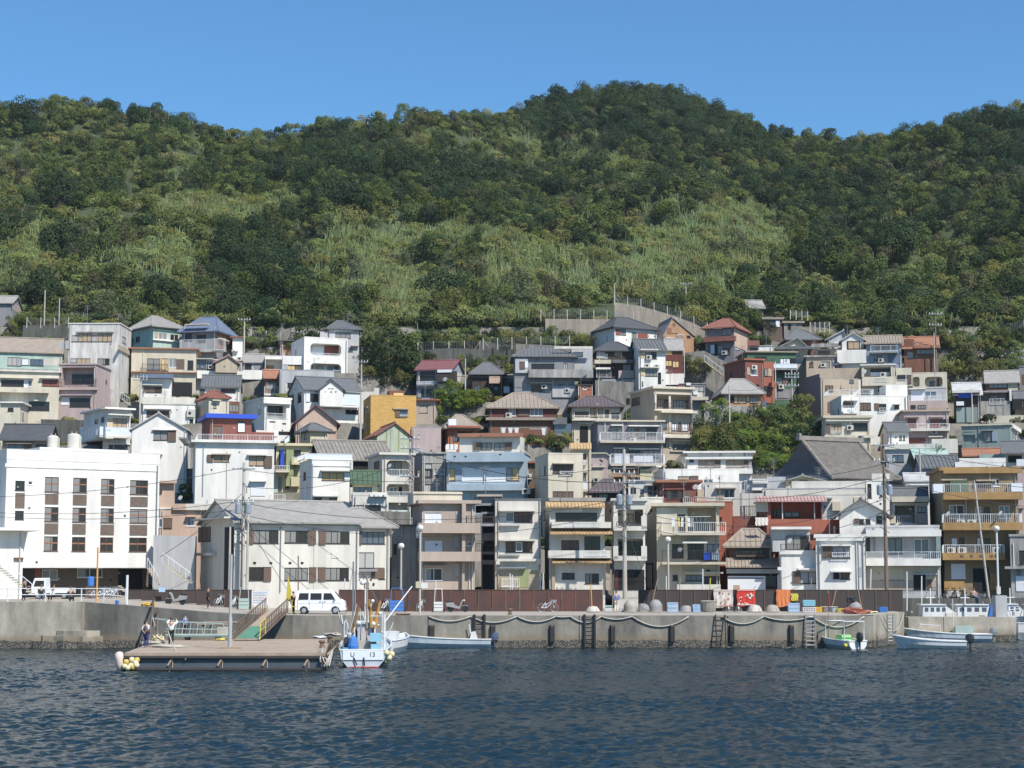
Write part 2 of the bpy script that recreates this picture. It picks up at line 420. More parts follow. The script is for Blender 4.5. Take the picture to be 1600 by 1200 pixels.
    def loc(s, face, px, py, n):
        """pixel -> (s along face, height above the base) on that face's plane, n metres inward"""
        d = ray(px, py)
        # world ray to local
        dx = s.c * d[0] + s.s * d[1]; dy = -s.s * d[0] + s.c * d[1]; dz = d[2]
        ox = s.c * (-s.P0[0]) + s.s * (-s.P0[1]); oy = s.s * s.P0[0] - s.c * s.P0[1]; oz = EYE - s.P0[2]
        if face == 'F':
            t = (n - oy) / dy; return ox + dx * t, oz + dz * t
        if face == 'L':
            t = (s.u0 + n - ox) / dx; return -(oy + dy * t), oz + dz * t
        t = (s.u1 - n - ox) / dx; return oy + dy * t, oz + dz * t
    def pt(s, face, a, n, z):
        if face == 'F': return (a, n, z)
        if face == 'L': return (s.u0 + n, -a, z)
        return (s.u1 - n, a, z)
    def fbox(s, mb, face, a0, a1, n0, n1, z0, z1, mi=0):
        p = s.pt(face, a0, n0, z0); q = s.pt(face, a1, n1, z1)
        mb.box(p[0], q[0], p[1], q[1], p[2], q[2], mi)
    def facegrid(s, mb, face, a0, a1, z0, z1):
        H = [h for h in s.holes[face]]
        us = sorted({a0, a1} | {min(max(v, a0), a1) for h in H for v in h[:2]}); zs = sorted({z0, z1} | {min(max(v, z0), z1) for h in H for v in h[2:4]})
        for i in range(len(us) - 1):
            for j in range(len(zs) - 1):
                if us[i + 1] - us[i] < 1e-4 or zs[j + 1] - zs[j] < 1e-4: continue
                cu, cz = (us[i] + us[i + 1]) / 2, (zs[j] + zs[j + 1]) / 2
                if any(h[0] < cu < h[1] and h[2] < cz < h[3] for h in H): continue
                mb.quad(s.pt(face, us[i], 0, zs[j]), s.pt(face, us[i + 1], 0, zs[j]), s.pt(face, us[i + 1], 0, zs[j + 1]), s.pt(face, us[i], 0, zs[j + 1]))
        for h in H:
            a, b, c, d, r = h[:5]
            P = lambda aa, nn, zz: s.pt(face, aa, nn, zz)
            mb.quad(P(a, 0, c), P(a, r, c), P(b, r, c), P(b, 0, c)); mb.quad(P(a, 0, d), P(b, 0, d), P(b, r, d), P(a, r, d))
            mb.quad(P(a, 0, c), P(a, 0, d), P(a, r, d), P(a, r, c)); mb.quad(P(b, 0, c), P(b, r, c), P(b, r, d), P(b, 0, d))
            mb.quad(P(a, r, c), P(a, r, d), P(b, r, d), P(b, r, c))
    def walls(s, roof):
        mb = MB(); z0, z1 = s.zb, s.zt
        s.facegrid(mb, 'F', s.u0, s.u1, z0, z1); s.facegrid(mb, 'L', -s.dep, 0, z0, z1); s.facegrid(mb, 'R', 0, s.dep, z0, z1)
        mb.quad((s.u1, s.dep, z0), (s.u0, s.dep, z0), (s.u0, s.dep, z1), (s.u1, s.dep, z1))
        mb.quad((s.u0, 0, z1), (s.u1, 0, z1), (s.u1, s.dep, z1), (s.u0, s.dep, z1))
        if roof and roof[0] == 'v':
            um = (s.u0 + s.u1) / 2 if len(roof) < 6 else s.loc('F', roof[5], roof[1], 0)[0]
            zr = s.loc('F', 800, roof[1], 0)[1] if False else s.loc('F', (roof[5] if len(roof) > 5 else 800 + F * s.P0[0] / s.D), roof[1], 0)[1]
            s.gab = (um, zr)
            mb.poly([(s.u0, 0, z1), (s.u1, 0, z1), (um, 0, zr)]); mb.poly([(s.u1, s.dep, z1), (s.u0, s.dep, z1), (um, s.dep, zr)])
        if roof and roof[0] == 'u':
            vm = s.dep / 2; zr = s.loc('F', 800 + F * s.P0[0] / s.D, roof[1], vm)[1]; s.gab = (vm, zr)
            mb.poly([(s.u0, s.dep, z1), (s.u0, 0, z1), (s.u0, vm, zr)]); mb.poly([(s.u1, 0, z1), (s.u1, s.dep, z1), (s.u1, vm, zr)])
        o = mb.v; mb.add(s.extra.v, s.extra.f)
        mb.build('wall', s.wall, s.e)
    def roof(s, r):
        """('flat', overhang, thickness, mat) ('u', ridge y, overhang, mat, rib) ('v', ...) ('hip', ...) ('par', height, mat)"""
        k = r[0]; mb = MB(); z = s.zt
        if k == 'flat':
            mb.box(s.u0 - r[1], s.u1 + r[1], -r[1], s.dep + .05, z + .003, z + r[2]); mb.build('roof', W[r[3]], s.e); return
        if k == 'par':
            t = .15
            mb.box(s.u0 - .02, s.u1 + .02, -.02, t, z + .003, z + r[1]); mb.box(s.u0 - .02, s.u1 + .02, s.dep - t, s.dep, z + .003, z + r[1])
            mb.box(s.u0 - .02, s.u0 + t, t, s.dep - t, z + .003, z + r[1]); mb.box(s.u1 - t, s.u1 + .02, t, s.dep - t, z + .003, z + r[1])
            mb.build('parapet', W[r[2]], s.e); return
        ov, m = r[2], W[r[3]]; rib = r[4] if len(r) > 4 and r[4] else 0; th = .14
        def ribs(P, Q, n0, n1, cnt, hgt=.06, wd=.05):
            """raised ribs running from eave line P to upper line Q"""
            for i in range(cnt):
                t = (i + .5) / cnt
                a = [P[0][j] + (P[1][j] - P[0][j]) * t for j in range(3)]; b = [Q[0][j] + (Q[1][j] - Q[0][j]) * t for j in range(3)]
                mb.tube([(a[0], a[1], a[2] + .02), (b[0], b[1], b[2] + .02)], hgt, 4, cap=False)
        if k == 'u':
            vm, zr = s.gab; sl_ = (zr - z) / vm; ze = z - sl_ * ov
            a, b = s.u0 - ov * .6, s.u1 + ov * .6
            mb.prism([(-ov, ze), (vm, zr), (s.dep + ov, ze), (s.dep + ov, ze + th), (vm, zr + th), (-ov, ze + th)], 'x', a, b)
            mb.tube([(a - .03, vm, zr + th + .02), (b + .03, vm, zr + th + .02)], .13, 6)
            if rib:
                n = max(3, int((b - a) / rib)); ribs(((a, -ov, ze + th), (b, -ov, ze + th)), ((a, vm, zr + th), (b, vm, zr + th)), 0, 0, n)
        elif k == 'v':
            um, zr = s.gab; sl_ = (zr - z) / (um - s.u0); sr_ = (zr - z) / (s.u1 - um)
            mb.prism([(s.u0 - ov, z - sl_ * ov), (um, zr), (s.u1 + ov, z - sr_ * ov), (s.u1 + ov, z - sr_ * ov + th), (um, zr + th), (s.u0 - ov, z - sl_ * ov + th)], 'y', -ov * .8, s.dep + .2)
            mb.tube([(um, -ov * .85, zr + th + .02), (um, s.dep + .2, zr + th + .02)], .12, 6)
        elif k == 'hip':
            vm = s.dep / 2; zr = s.loc('F', 800 + F * s.P0[0] / s.D, r[1], vm)[1]
            ins = min(vm, (s.u1 - s.u0) * .38) * (r[5] if len(r) > 5 else 1); sl_ = (zr - z) / vm; ze = z - sl_ * ov * .6
            A, B, C_, D_ = (s.u0 - ov, -ov), (s.u1 + ov, -ov), (s.u1 + ov, s.dep + ov), (s.u0 - ov, s.dep + ov)
            ra, rb = s.u0 + ins, s.u1 - ins
            E = [(p[0], p[1], ze) for p in (A, B, C_, D_)]; T = [(p[0], p[1], ze + th) for p in (A, B, C_, D_)]
            RA, RB = (ra, vm, zr + th), (rb, vm, zr + th)
            vs_ = E + T + [RA, RB]
            mb.add(vs_, [(0, 3, 2, 1), (0, 1, 5, 4), (1, 2, 6, 5), (2, 3, 7, 6), (3, 0, 4, 7), (4, 5, 9, 8), (5, 6, 9), (6, 7, 8, 9), (7, 4, 8)])
            for p, q in ((RA, RB), (T[0], RA), (T[1], RB), (T[2], RB), (T[3], RA)): mb.tube([p, q], .11, 5)
            if rib:
                for p0, p1, q0, q1 in ((T[0], T[1], RA, RB), (T[1], T[2], RB, RB), (T[3], T[0], RA, RA)):
                    p0, p1, q0, q1 = map(np.array, (p0, p1, q0, q1)); L_ = np.linalg.norm(p1 - p0); e = (p1 - p0) / L_
                    n = int(L_ / rib); i0 = max(.01, float((q0 - p0) @ e)); i1 = max(.01, float((p1 - q1) @ e))
                    up = (q0 - p0) - e * float((q0 - p0) @ e)
                    for i in range(n):
                        x = (i + .5) / n * L_; t = min(1, x / i0, (L_ - x) / i1)
                        mb.tube([tuple(p0 + e * x + (0, 0, .015)), tuple(p0 + e * x + up * t + (0, 0, .015))], .055, 4, cap=False)
        mb.build('roof', m, s.e)
    def window(s, face, f, pane='c', fr='k', m=2, n=0.0, r=.12, raw=None):
        if raw: a0, a1, z0, z1 = raw
        else: a0, z1 = s.loc(face, f[0], f[2], n); a1, z0 = s.loc(face, f[1], f[3], n)
        if n == 0 and face in s.holes and a0 > (s.u0 if face == 'F' else -s.dep if face == 'L' else 0) and a1 < (s.u1 if face == 'F' else 0 if face == 'L' else s.dep):
            s.holes[face].append((a0, a1, z0, z1, r)); b = .05
        else: b = n - .03; r = 0
        mb = MB(); t = .055; p0, p1 = b - .04, b + .05
        if r: p0, p1 = .04, .10
        s.fbox(mb, face, a0, a1, p0, p1, z1 - t, z1); s.fbox(mb, face, a0, a1, p0, p1, z0, z0 + t)
        s.fbox(mb, face, a0, a0 + t, p0, p1, z0 + t, z1 - t); s.fbox(mb, face, a1 - t, a1, p0, p1, z0 + t, z1 - t)
        for i in range(1, m):
            x = a0 + (a1 - a0) * i / m; s.fbox(mb, face, x - t / 2, x + t / 2, p0 + .003, p1, z0 + t, z1 - t)
        if (z1 - z0) > 1.5: zz = z0 + (z1 - z0) * .5; s.fbox(mb, face, a0 + t, a1 - t, p0 + .006, p1, zz - .02, zz + .02)
        if n == 0: s.fbox(mb, face, a0 - .05, a1 + .05, -.05, .04, z0 - .05, z0)
        w_ = mb.build('window', FR[fr], s.e)
        mp_ = MB(); q = p0 + .03
        if pane == 'x':      # one sash curtained, one dark
            xm = a0 + (a1 - a0) * random.choice((.34, .5, .62))
            s.fbox(mp_, face, a0 + t, xm, q, q + .01, z0 + t, z1 - t, 0); s.fbox(mp_, face, xm, a1 - t, q, q + .01, z0 + t, z1 - t, 1)
            mp_.build('pane', [G['c'], G['d']], w_)
        else:
            s.fbox(mp_, face, a0 + t, a1 - t, q, q + .01, z0 + t, z1 - t); mp_.build('pane', G[pane], w_)
    def feat(s, f):
        face = 'F'
        k = f[0]
        if len(k) == 2: face, k = k[0], k[1]
        num = []
        i = 1
        while i < len(f) and re.match(r'^-?[\d.]+$', f[i]): num.append(float(f[i])); i += 1
        opt = f[i:]
        O = {}
        for o in opt:
            if o[0] in 'nmdr' and re.match(r'^[nmdr]-?[\d.]+$', o): O[o[0]] = float(o[1:])
            elif o[:2] == 'f=': O['f'] = o[2:]
            elif o[:2] == 'c=': O['C'] = o[2:]
            else: O['_' + o] = True
        n = O.get('n', 0.0)
        col = W[O['C']] if 'C' in O else s.wall
        mb = MB()
        if k == 'w':
            pane = next((p for p in opt if p in G or p == 'x'), 'x')
            s.window(face, num, pane, O.get('f', 'k'), int(O.get('m', 2)), n)
            return
        if k == 'd':           # satellite dish
            u, z = s.loc(face, num[0], num[1], n - .5); r_ = num[2] * s.D / F
            T_ = rotm('z', .5 + random.uniform(-.2, .3)) @ rotm('x', 2.1)
            p = s.pt(face, u, n - .5, z)
            mb.lathe([(r_, .13 * r_ / .4), (r_ * .8, .05), (r_ * .4, 0), (.02, -.01)], p, 14, tilt=T_)
            mb.tube([p, s.pt(face, u + .05, n, z - .25)], .025, 5); mb.tube([p, (p[0] + .1, p[1] - .35, p[2] - .1)], .015, 4)
            mb.build('satellite_dish', M_DISH, s.e, smooth=False); return
        if k == 'p':           # drain pipe
            u, z1 = s.loc(face, num[0], num[1], n); _, z0 = s.loc(face, num[0], num[2], n)
            a = s.pt(face, u, n - .08, z1); b = s.pt(face, u, n - .08, z0)
            mb.tube([a, b], .05, 6); mb.build('drain_pipe', W[O['C']] if 'C' in O else M_PIPE, s.e); return
        a0, z1 = s.loc(face, num[0], num[2], n); a1, z0 = s.loc(face, num[1], num[3], n)
        if k == 's':           # box that stores the storm shutters
            s.fbox(mb, face, a0, a1, n - .12, n - .003, z0, z1)
            for q in range(1, 3): x = a0 + (a1 - a0) * q / 3; s.fbox(mb, face, x - .015, x + .015, n - .14, n - .12, z0 + .05, z1 - .05)
            s.fbox(mb, face, a0 - .03, a1 + .03, n - .15, n - .003, z1, z1 + .04)
            mb.build('shutter_box', G[next((p for p in opt if p in G), 'b')], s.e); return
        if k == 'h':           # hood
            d = O.get('d', .5); s.fbox(mb, face, a0, a1, n - d, n - .003, max(z0, z1 - .12), z1 + .02); mb.build('hood', col, s.e); return
        if k == 'e':           # projecting band or slab
            d = O.get('d', .25); a0, z1 = s.loc(face, num[0], num[2], n - d); a1, z0 = s.loc(face, num[1], num[3], n - d)
            s.fbox(mb, face, a0, a1, n - d, n - .003, z0, z1); mb.build('ledge', col, s.e); return
        if k == 'l':           # recessed balcony
            d = O.get('d', 1.3); s.holes[face].append((a0, a1, z0, z1, d))
            if '_rnd' in O:
                r_ = min(.75, (z1 - z0) * .35, (a1 - a0) * .3)
                for cx, sx in ((a0, 1), (a1, -1)):
                    for cz, sz in ((z1, -1), (z0, 1)):
                        pr = [(cx, cz)] + [(cx + sx * r_ * (1 - math.sin(q * math.pi / 10)), cz + sz * r_ * (1 - math.cos(q * math.pi / 10))) for q in range(6)]
                        if face == 'F': s.extra.prism(pr, 'y', .004, .25)
            return
        if k == 'k':           # block: an upper storey or annex box in its own colour
            d = O.get('d', 4); a0, z1 = s.loc(face, num[0], num[2], n); a1, z0 = s.loc(face, num[1], num[3], n)
            s.fbox(mb, face, a0, a1, n, n + d, z0, z1); mb.build('upper_storey' if '_up' in O else 'annex', col, s.e); return
        if k == 'b':           # balcony: floor slab, railing
            d = O.get('d', 1.1)
            a0, z1 = s.loc(face, num[0], num[2], n - d); a1, z0 = s.loc(face, num[1], num[3], n - d)
            th = min(.22, (z1 - z0) * .3)
            s.fbox(mb, face, a0, a1, n - d, n - .003, z0, z0 + th)
            o = mb.build('balcony', col, s.e)
            s.rail(face, a0, a1, n - d, n, z0 + th, z1, O, o, col); return
        if k == 'r':           # railing alone
            d = O.get('d', .8)
            s.rail(face, a0, a1, n, n + d, z0, z1, O, s.e, col); return
        if k == 'x':           # plain panel: shutter, door, board
            d = O.get('d', .05); s.fbox(mb, face, a0, a1, n - d, n - .003, z0, z1)
            mb.build(next((p[1:] for p in opt if p[0] == '@'), 'panel'), G[next((p for p in opt if p in G), 'w')] if 'C' not in O else col, s.e); return
        if k == 'a':           # air conditioner
            if a1 - a0 < .75: a1 = a0 + .75
            if z1 - z0 < .55: z0 = z1 - .55
            s.fbox(mb, face, a0, a1, n - .35, n - .05, z0, z1); o = mb.build('air_conditioner', M_AC, s.e)
            m2 = MB(); c = s.pt(face, a0 + (a1 - a0) * .38, n - .355, (z0 + z1) / 2)
            m2.lathe([(.2, -.004), (.2, .004)], c, 12, axis='y' if face == 'F' else 'x'); m2.build('fan', G['k'], o); return
        if k == 'q':           # tiled awning sloping down towards the front
            d = O.get('d', .7)
            a0, z0 = s.loc(face, num[0], num[3], n - d); a1, z1 = s.loc(face, num[1], num[2], n)
            mb.prism([(n - d, z0), (n - .003, z1 - .12), (n - .003, z1), (n - d, z0 + .1)], 'x', a0, a1)
            cnt = int((a1 - a0) / .3)
            for i in range(cnt):
                x = a0 + (a1 - a0) * (i + .5) / cnt; mb.tube([(x, n - d - .02, z0 + .11), (x, n - .02, z1 + .01)], .05, 4)
            mb.build('awning', col, s.e); return
        raise ValueError(f)
    def rail(s, face, a0, a1, n0, n1, z0, z1, O, parent, col):
        mb = MB()
        kind = 'solid' if '_solid' in O else 'panel' if '_panel' in O else 'bars'
        if kind == 'solid':
            t = .1
            s.fbox(mb, face, a0, a1, n0, n0 + t, z0, z1)
            if n1 - n0 > t: s.fbox(mb, face, a0, a0 + t, n0 + t, n1 - .003, z0, z1); s.fbox(mb, face, a1 - t, a1, n0 + t, n1 - .003, z0, z1)
            mb.build('parapet', col, parent); return
        t = .035
        for zz in (z1 - t, z0 + .06):
            s.fbox(mb, face, a0, a1, n0 + .002, n0 + .04, zz, zz + t); s.fbox(mb, face, a0, a0 + t, n0 + .04, n1 - .01, zz, zz + t); s.fbox(mb, face, a1 - t, a1, n0 + .04, n1 - .01, zz, zz + t)
        sp = .17
        n = max(2, int((a1 - a0) / sp))
        for i in range(n + 1):
            x = a0 + (a1 - a0 - .02) * i / n; big = i % 8 == 0
            if kind == 'panel' and not big: continue
            s.fbox(mb, face, x, x + (.05 if big else .022), n0, n0 + .03, z0, z1 - (0 if big else t))
        for xx in (a0, a1 - .022):
            for i in range(1, int((n1 - n0) / sp)): s.fbox(mb, face, xx, xx + .022, n0 + i * sp, n0 + i * sp + .022, z0, z1 - t)
        o = mb.build('railing', M_RAILD if '_dark' in O else M_RAILW, parent)
        if kind == 'panel':
            m2 = MB(); s.fbox(m2, face, a0 + .05, a1 - .05, n0 + .035, n0 + .05, z0 + .1, z1 - .05); m2.build('railing_panel', M_PANEL, parent)
import re
random.seed(11)
# ---------------------------------------------------------------- the town, from the waterfront up
H = House
# --- front row
H('hotel_building', 'white four storey hotel on stilts with columns of windows and brown tile panels', 8, 248, 722, 887, 'white', D=150, yaw=33, dep=12, cat='hotel', roof=('par', .9, 'white'), deep=0.0, feats='''
 w 70.5 91.5 745 769 c f=b;x 70.5 91 771.5 788 c=bblock @tile_panel;w 70 91 792 815 x f=b;x 69.5 90.5 817.5 834.5 c=bblock @tile_panel;w 69 90 838 861 x f=b;
 w 114.5 135.5 746.5 770 x f=b;x 114 135 772.5 789.5 c=bblock @tile_panel;w 113.5 134 793 816 x f=b;x 113 133.5 818.5 835 c=bblock @tile_panel;w 112.5 133 839 861.5 d f=b;
 w 158 178.5 748 771.5 x f=b;x 158 178 774 790.5 c=bblock @tile_panel;w 157.5 177.5 794 817 x f=b;x 157 177.5 819.5 836 c=bblock @tile_panel;w 156.5 176.5 839.5 862 d f=b;
 w 203.5 231 750 773 x f=b;x 203.5 230.5 776 792 c=bblock @tile_panel;w 203 230 795 817.5 c f=b;x 202.5 229.5 820 836.5 c=bblock @tile_panel;w 202 229 840 862 d f=b;
 w 24 38.5 751 766.5 d m1;x 24 38 770 794 c=bblock @tile_panel;w 23.5 37 798 812 d m1;w 44 51 752 757.5 d m1 f=w;x 43.5 47.5 792 795 c=grey @vent;e 8 248 729.5 731.5 d0.06 c=white;x 71 91 754.6 757 c=trust d0.01 n.06 @window_bar;x 70.5 90.5 801.15 803.55 c=trust d0.01 n.06 @window_bar;x 69.5 89.5 847.15 849.55 c=trust d0.01 n.06 @window_bar;x 115 135 755.875 758.275 c=trust d0.01 n.06 @window_bar;x 114 133.5 802.15 804.55 c=trust d0.01 n.06 @window_bar;x 113 132.5 847.925 850.325 c=trust d0.01 n.06 @window_bar;x 158.5 178 757.375 759.775 c=trust d0.01 n.06 @window_bar;x 158 177 803.15 805.55 c=trust d0.01 n.06 @window_bar;x 157 176 848.425 850.825 c=trust d0.01 n.06 @window_bar;x 204 230.5 759.15 761.55 c=trust d0.01 n.06 @window_bar;x 203.5 229.5 803.925 806.325 c=trust d0.01 n.06 @window_bar;x 202.5 228.5 848.7 851.1 c=trust d0.01 n.06 @window_bar''')
H('rooftop_house', 'flat roofed pale rooftop room standing on the white hotel under two water tanks', 70, 185, 706, 722, 'lgrey', D=157, yaw=33, dep=5, cat='rooftop room', roof=('flat', .7, .25, 'white'), deep=-.2, feats='w 112 136 711 721 d m1 f=w;p 92 706 714 c=white;p 141 706 716 c=white')
H('hotel_undercroft', 'brown brick ground floor room recessed under the white hotel', 55, 232, 888, 925, 'bblock', D=153, yaw=33, dep=9, cat='ground floor', feats='w 66 90 890 906 c m2 f=w;w 121 160 888 902 x m2 f=w;x 185 222 889 922 k @dark_opening d0.03;x 55 62 888 922 c=terra d0.04 @column')
H('boat_office', 'white flat roofed building with outside stairs at the corner of the hotel', -70, 36, 829, 938, 'white', D=141, yaw=25, dep=7, cat='building', roof=('flat', 1.2, .25, 'white'), deep=-.3, feats='x -40 -5 872 905 k @door;h -50 0 866 870;s 22 36 872 876 b')
H('apartment_building', 'long cream two storey building with grey gable roof and shuttered windows by the fence', 366, 561, 815, 925, 'ivory', D=149, yaw=27, dep=9.5, cat='apartment house', roof=('u', 786, .5, 'tlight'), feats='''
 w 396 435 828 849 x m4;s 388 395.5 828 850;w 445 481 829 848.5 x m4;s 482 493 829 851;w 509 546 830 849.5 x m4;s 498 508.5 830 851;p 438.5 822 925 c=grey;e 366 561 820 825 d0.1;e 491 493.5 825 925 d0.06;
 w 389 411 886 907 d m2;s 411.5 423 886.5 908;w 444.5 481 887 907 c m4;s 483 493.5 887 909;w 508 545 887 907 x m4;s 497 507.5 887 908;x 395.5 400 878 881 k @vent;x 421 425 878 881 k @vent;x 451 455 878 881 k @vent;x 470 474 878 881 k @vent;
 p 374 812 925 c=ivory;p 382 812 925 c=ivory;e 518 529 861 872 d0.05 c=ivory;Lw 311 329 824 846 b m3;Le 303 330 864 868 d0.5;Lh 312 366 812 815 d0.9 c=ivory;Lx 352 364 824 925 k @door;x 375 388 845 849 b''')
H('apartment_wing', 'cream end block with hipped grey roof and a blue window beside the grey gable roof', 557, 609, 823, 925, 'ivory', D=153, yaw=27, dep=8, cat='apartment wing', roof=('hip', 797, .6, 'tlight', 0, .8), feats='''
 w 565 601 831 850 v m4;s 557.5 564.5 831 851;w 556 584 863 888 g m2;x 580 600 887 904 b @panel;p 607 822 925 c=ivory;x 559 562 905 907 k @vent;x 569 574 911 918 k @vent;x 582 585 911 915 k @vent;e 556 590 889 893 d0.5 c=grey;w 571 576 910 919 d m1;w 592 601 888 905 b m2''')
H('storage_shed', 'low grey lean-to between the cream building and the brown flats', 612, 655, 822, 925, 'concrete', D=158, dep=6, cat='shed', roof=('flat', .3, .15, 'tslate'), feats='w 615 620 850 866 d m1;p 628 822 925;p 640 822 925')
H('brown_flats', 'taupe four level flats with deep brown balcony bands above the rusty fence', 661, 742, 787, 925, 'taupe', D=154, side=20, dep=9, cat='flats', roof=('flat', .5, .3, 'taupe'), feats='''
 k 646 722 768 787 n1 d5 c=cream;e 645 723 769 772 n1 d0.1 c=cream;w 664 690.5 801 817 w m2 f=w;w 664 691 845 872 w m2 f=w;w 665 691 888 907 x m2 f=w;b 654 750 817 833 solid c=taupe d1.3;b 655 751 862 877 solid c=taupe d1.3;
 e 722 728 787 817 d0.8 c=taupe;e 722 727 833 862 d0.8 c=taupe;e 722 726 877 925 d0.5 c=taupe;x 712 718 800 816 g @glass_block;x 711 718 838 855 g @glass_block;x 711 718 880 900 g @glass_block;w 728 737 846 853 x f=w;h 662 697 884 886 c=taupe;
 b 729 772 806 822 dark n0 d.9 c=grey;x 650 656 822 840 w;p 660 800 925;p 733 877 925''')
H('stair_tower', 'shadowy grey outside stairs with barred landings beside the taupe flats', 752, 778, 776, 925, 'grey', D=158, dep=6, cat='stair tower', roof=('flat', .4, .2, 'taupe'), feats='''
 l 743 776 790 800 d3;l 754 776 803 835 d3;l 754 776 845 875 d3;l 754 776 882 922 d3;r 743 778 804 816 dark;r 743 778 849 862 dark;e 752 778 816 820 c=grey;e 752 778 862 866 c=grey''')
H('pale_house', 'three storey off-white house with hooded windows and brick ground floor', 774, 845, 781, 922, 'ivory', D=154, side=6, dep=9, cat='house', roof=('flat', .08, .12, 'tslate'), feats='''
 w 790 803 800 815 v m1 f=w;w 803 832 800 816 b m4;h 780 836 797 800 c=ivory d.7;w 790 832 846 863 b m4;w 806 816 847 862 v m1 n-.05 f=w;h 780 836 843 846 c=ivory d.7;h 781 812 820 823 d.35 c=lgrey;h 781 812 866 869 d.35 c=lgrey;
 e 776 846 873 877 d.5 c=ivory;x 775 843 891 922 c=tbrick @tile_panel d.02;w 787 801 892 915 v m1 f=w;x 811 826 890 918 c=olive @door;r 784 812 904 918 n-.6;p 843 781 890 c=grey;h 780 822 886 888 c=grey;e 775 781 877 882 d.5;e 838 844 877 882 d.5''')
H('tiled_balcony_house', 'cream three storey house with tan tiled awnings over each balcony', 860, 945, 783, 922, 'ivory', D=153, side=12, dep=9, cat='house', roof=('flat', .1, .3, 'tlight'), feats='''
 w 868 933 801 815 b m3;w 877 905 844 860 b m2;w 913 938 838 862 d m2;q 853 944 784 793 c=ttan d.7;b 862 955 815.5 825 solid c=ivory;r 882 936 816 824 n-1.14 d.02;q 860 955 825 835 c=ttan d1.2;b 857 954 860 872 solid c=ivory;r 913 948 861 870 n-1.14 d.02;q 863 954 872 880 c=ttan d1.1;
 w 878 898 895 905 d m2;w 914 936 896 912 x m3;x 862 867 880 922 c=tbrick @column d.3;x 946 953 880 922 c=tbrick @column d.3;p 859 800 920;Lw 846 852 800 812 d m1;Lw 846 852 842 856 d m1;x 905 910 788 800 w d.1;w 868 932 801 815 d m2 n.05''')
H('narrow_white_house', 'narrow pale house with boxy balconies behind the concrete utility pole', 959, 1008, 783, 922, 'ivory', D=153, side=5, dep=10, cat='house', roof=('flat', .25, .25, 'ivory'), feats='''
 l 965 1005 796 824 d1.4;l 965 1005 842 868 d1.4;x 960 1007 890 922 k @dark_opening;x 961 966 892 920 r @door;x 980 992 893 915 d;e 958 966 806 827 d1.0;e 1002 1011 806 827 d1.0;b 959 1011 822 829 solid d1.0;e 958 966 853 874 d1.0;e 1002 1011 853 874 d1.0;b 959 1011 869 876 solid d1.0;
 w 966 990 803 818 n1.38 t m3;w 992 1004 798 818 n1.38 b m1;w 967 1003 846 868 d n1.38 m3;Rx 1010 1018 882 920 k;r 967 1002 816 823 n-.95 d.02 dark;r 967 1002 862 870 n-.95 d.02 dark;x 962 985 784 795 v d.02 @banner''')
H('white_side_house', 'plain off-white wall of a house standing just behind the boxy balconies', 1003, 1036, 779, 922, 'ivory', D=159, dep=8, cat='house', roof=('flat', .05, .15, 'ivory'), feats='w 1016 1019 795 799 d m1;x 1009 1021 880 922 k @dark_opening')
H('beige_flats', 'beige three storey flats with laundry balconies and a satellite dish', 1026, 1124, 791, 922, 'beige', D=153.5, side=-2, dep=9, cat='flats', roof=('flat', .5, .3, 'beige'), feats='''
 l 1074 1120 793 830 d2;w 1058 1071 804 830 d m1;w 1082 1102 806 828 v m3 n1.98 f=w;b 1034 1134 816 836 c=beige d1.4;x 1026 1055 793 816 c=cream d.08;e 1053 1058 793 835 d.1;w 1050 1068 850 872 d;w 1074 1100 849 874 d m4;w 1105 1124 850 870 g;b 1034 1134 860 882 c=beige d1.4 dark;
 h 1067 1105 847 850 c=white d1.1;w 1071 1097 898 908 v m3;w 1100 1124 900 920 d;w 1051 1059 898 907 d m1;h 1068 1130 894 897 d.5;d 1062 858 4;x 1100 1110 864 875 c=royal @cloth d1.2;x 1112 1124 864 875 c=bluegrey @cloth d1.2;e 1060 1067 882 922 d.1;x 1058 1126 913 922 c=ivory d.6 @block_wall;x 1104 1109 890 893 k''')
H('terracotta_wall_house', 'tall plain terracotta house wall behind the beige flats', 1085, 1145, 785, 900, 'terra', D=163, side=-2, dep=7, cat='house', roof=('flat', .03, .1, 'terra'), feats='w 1124 1128 808 816 d m1')
H('tiled_house', 'small traditional house with two tiers of grey tile roof and white lower wall', 1140, 1208, 853, 924, 'wood', D=155, side=2, dep=6, cat='house', roof=('hip', 829, .6, 'tbrown', .45, .8), feats='''
 w 1154 1193 858 868 d m4;q 1134 1218 871 887 c=tbrown d1.1;x 1137 1196 900 922 w d.5;x 1214 1222 898 922 w d.5;w 1196 1213 900 922 d m1 n-.3;e 1135 1222 889 896 d.7 c=lgrey;x 1138 1193 902.5 904 k d.52;x 1146 1156 914 922 t d.53;b 1150 1198 862 870 dark d.5 c=wood''')
H('white_balcony_house', 'white rendered house with balcony, dish and a slanting roof line on its front', 1221, 1290, 862, 923, 'white', D=151, side=12, dep=8, cat='house', roof=('flat', .02, .05, 'white'), feats='''
 e 1218 1290 860 866 d.15;k 1207 1266 824 862 n1.5 d5 up c=lgrey;e 1205 1268 823 827 n1.5 d.6 c=white;w 1228 1264 837 859 n1.48 x m3;d 1233 844 4.5 n1.2;r 1220 1268 850 860 n.1 d.8 dark;s 1239 1250 893 912;w 1250 1276 893 912 g m2;h 1246 1290 888 891 d.5;d 1262 834 3 n1;x 1215 1222 886 891 w''')
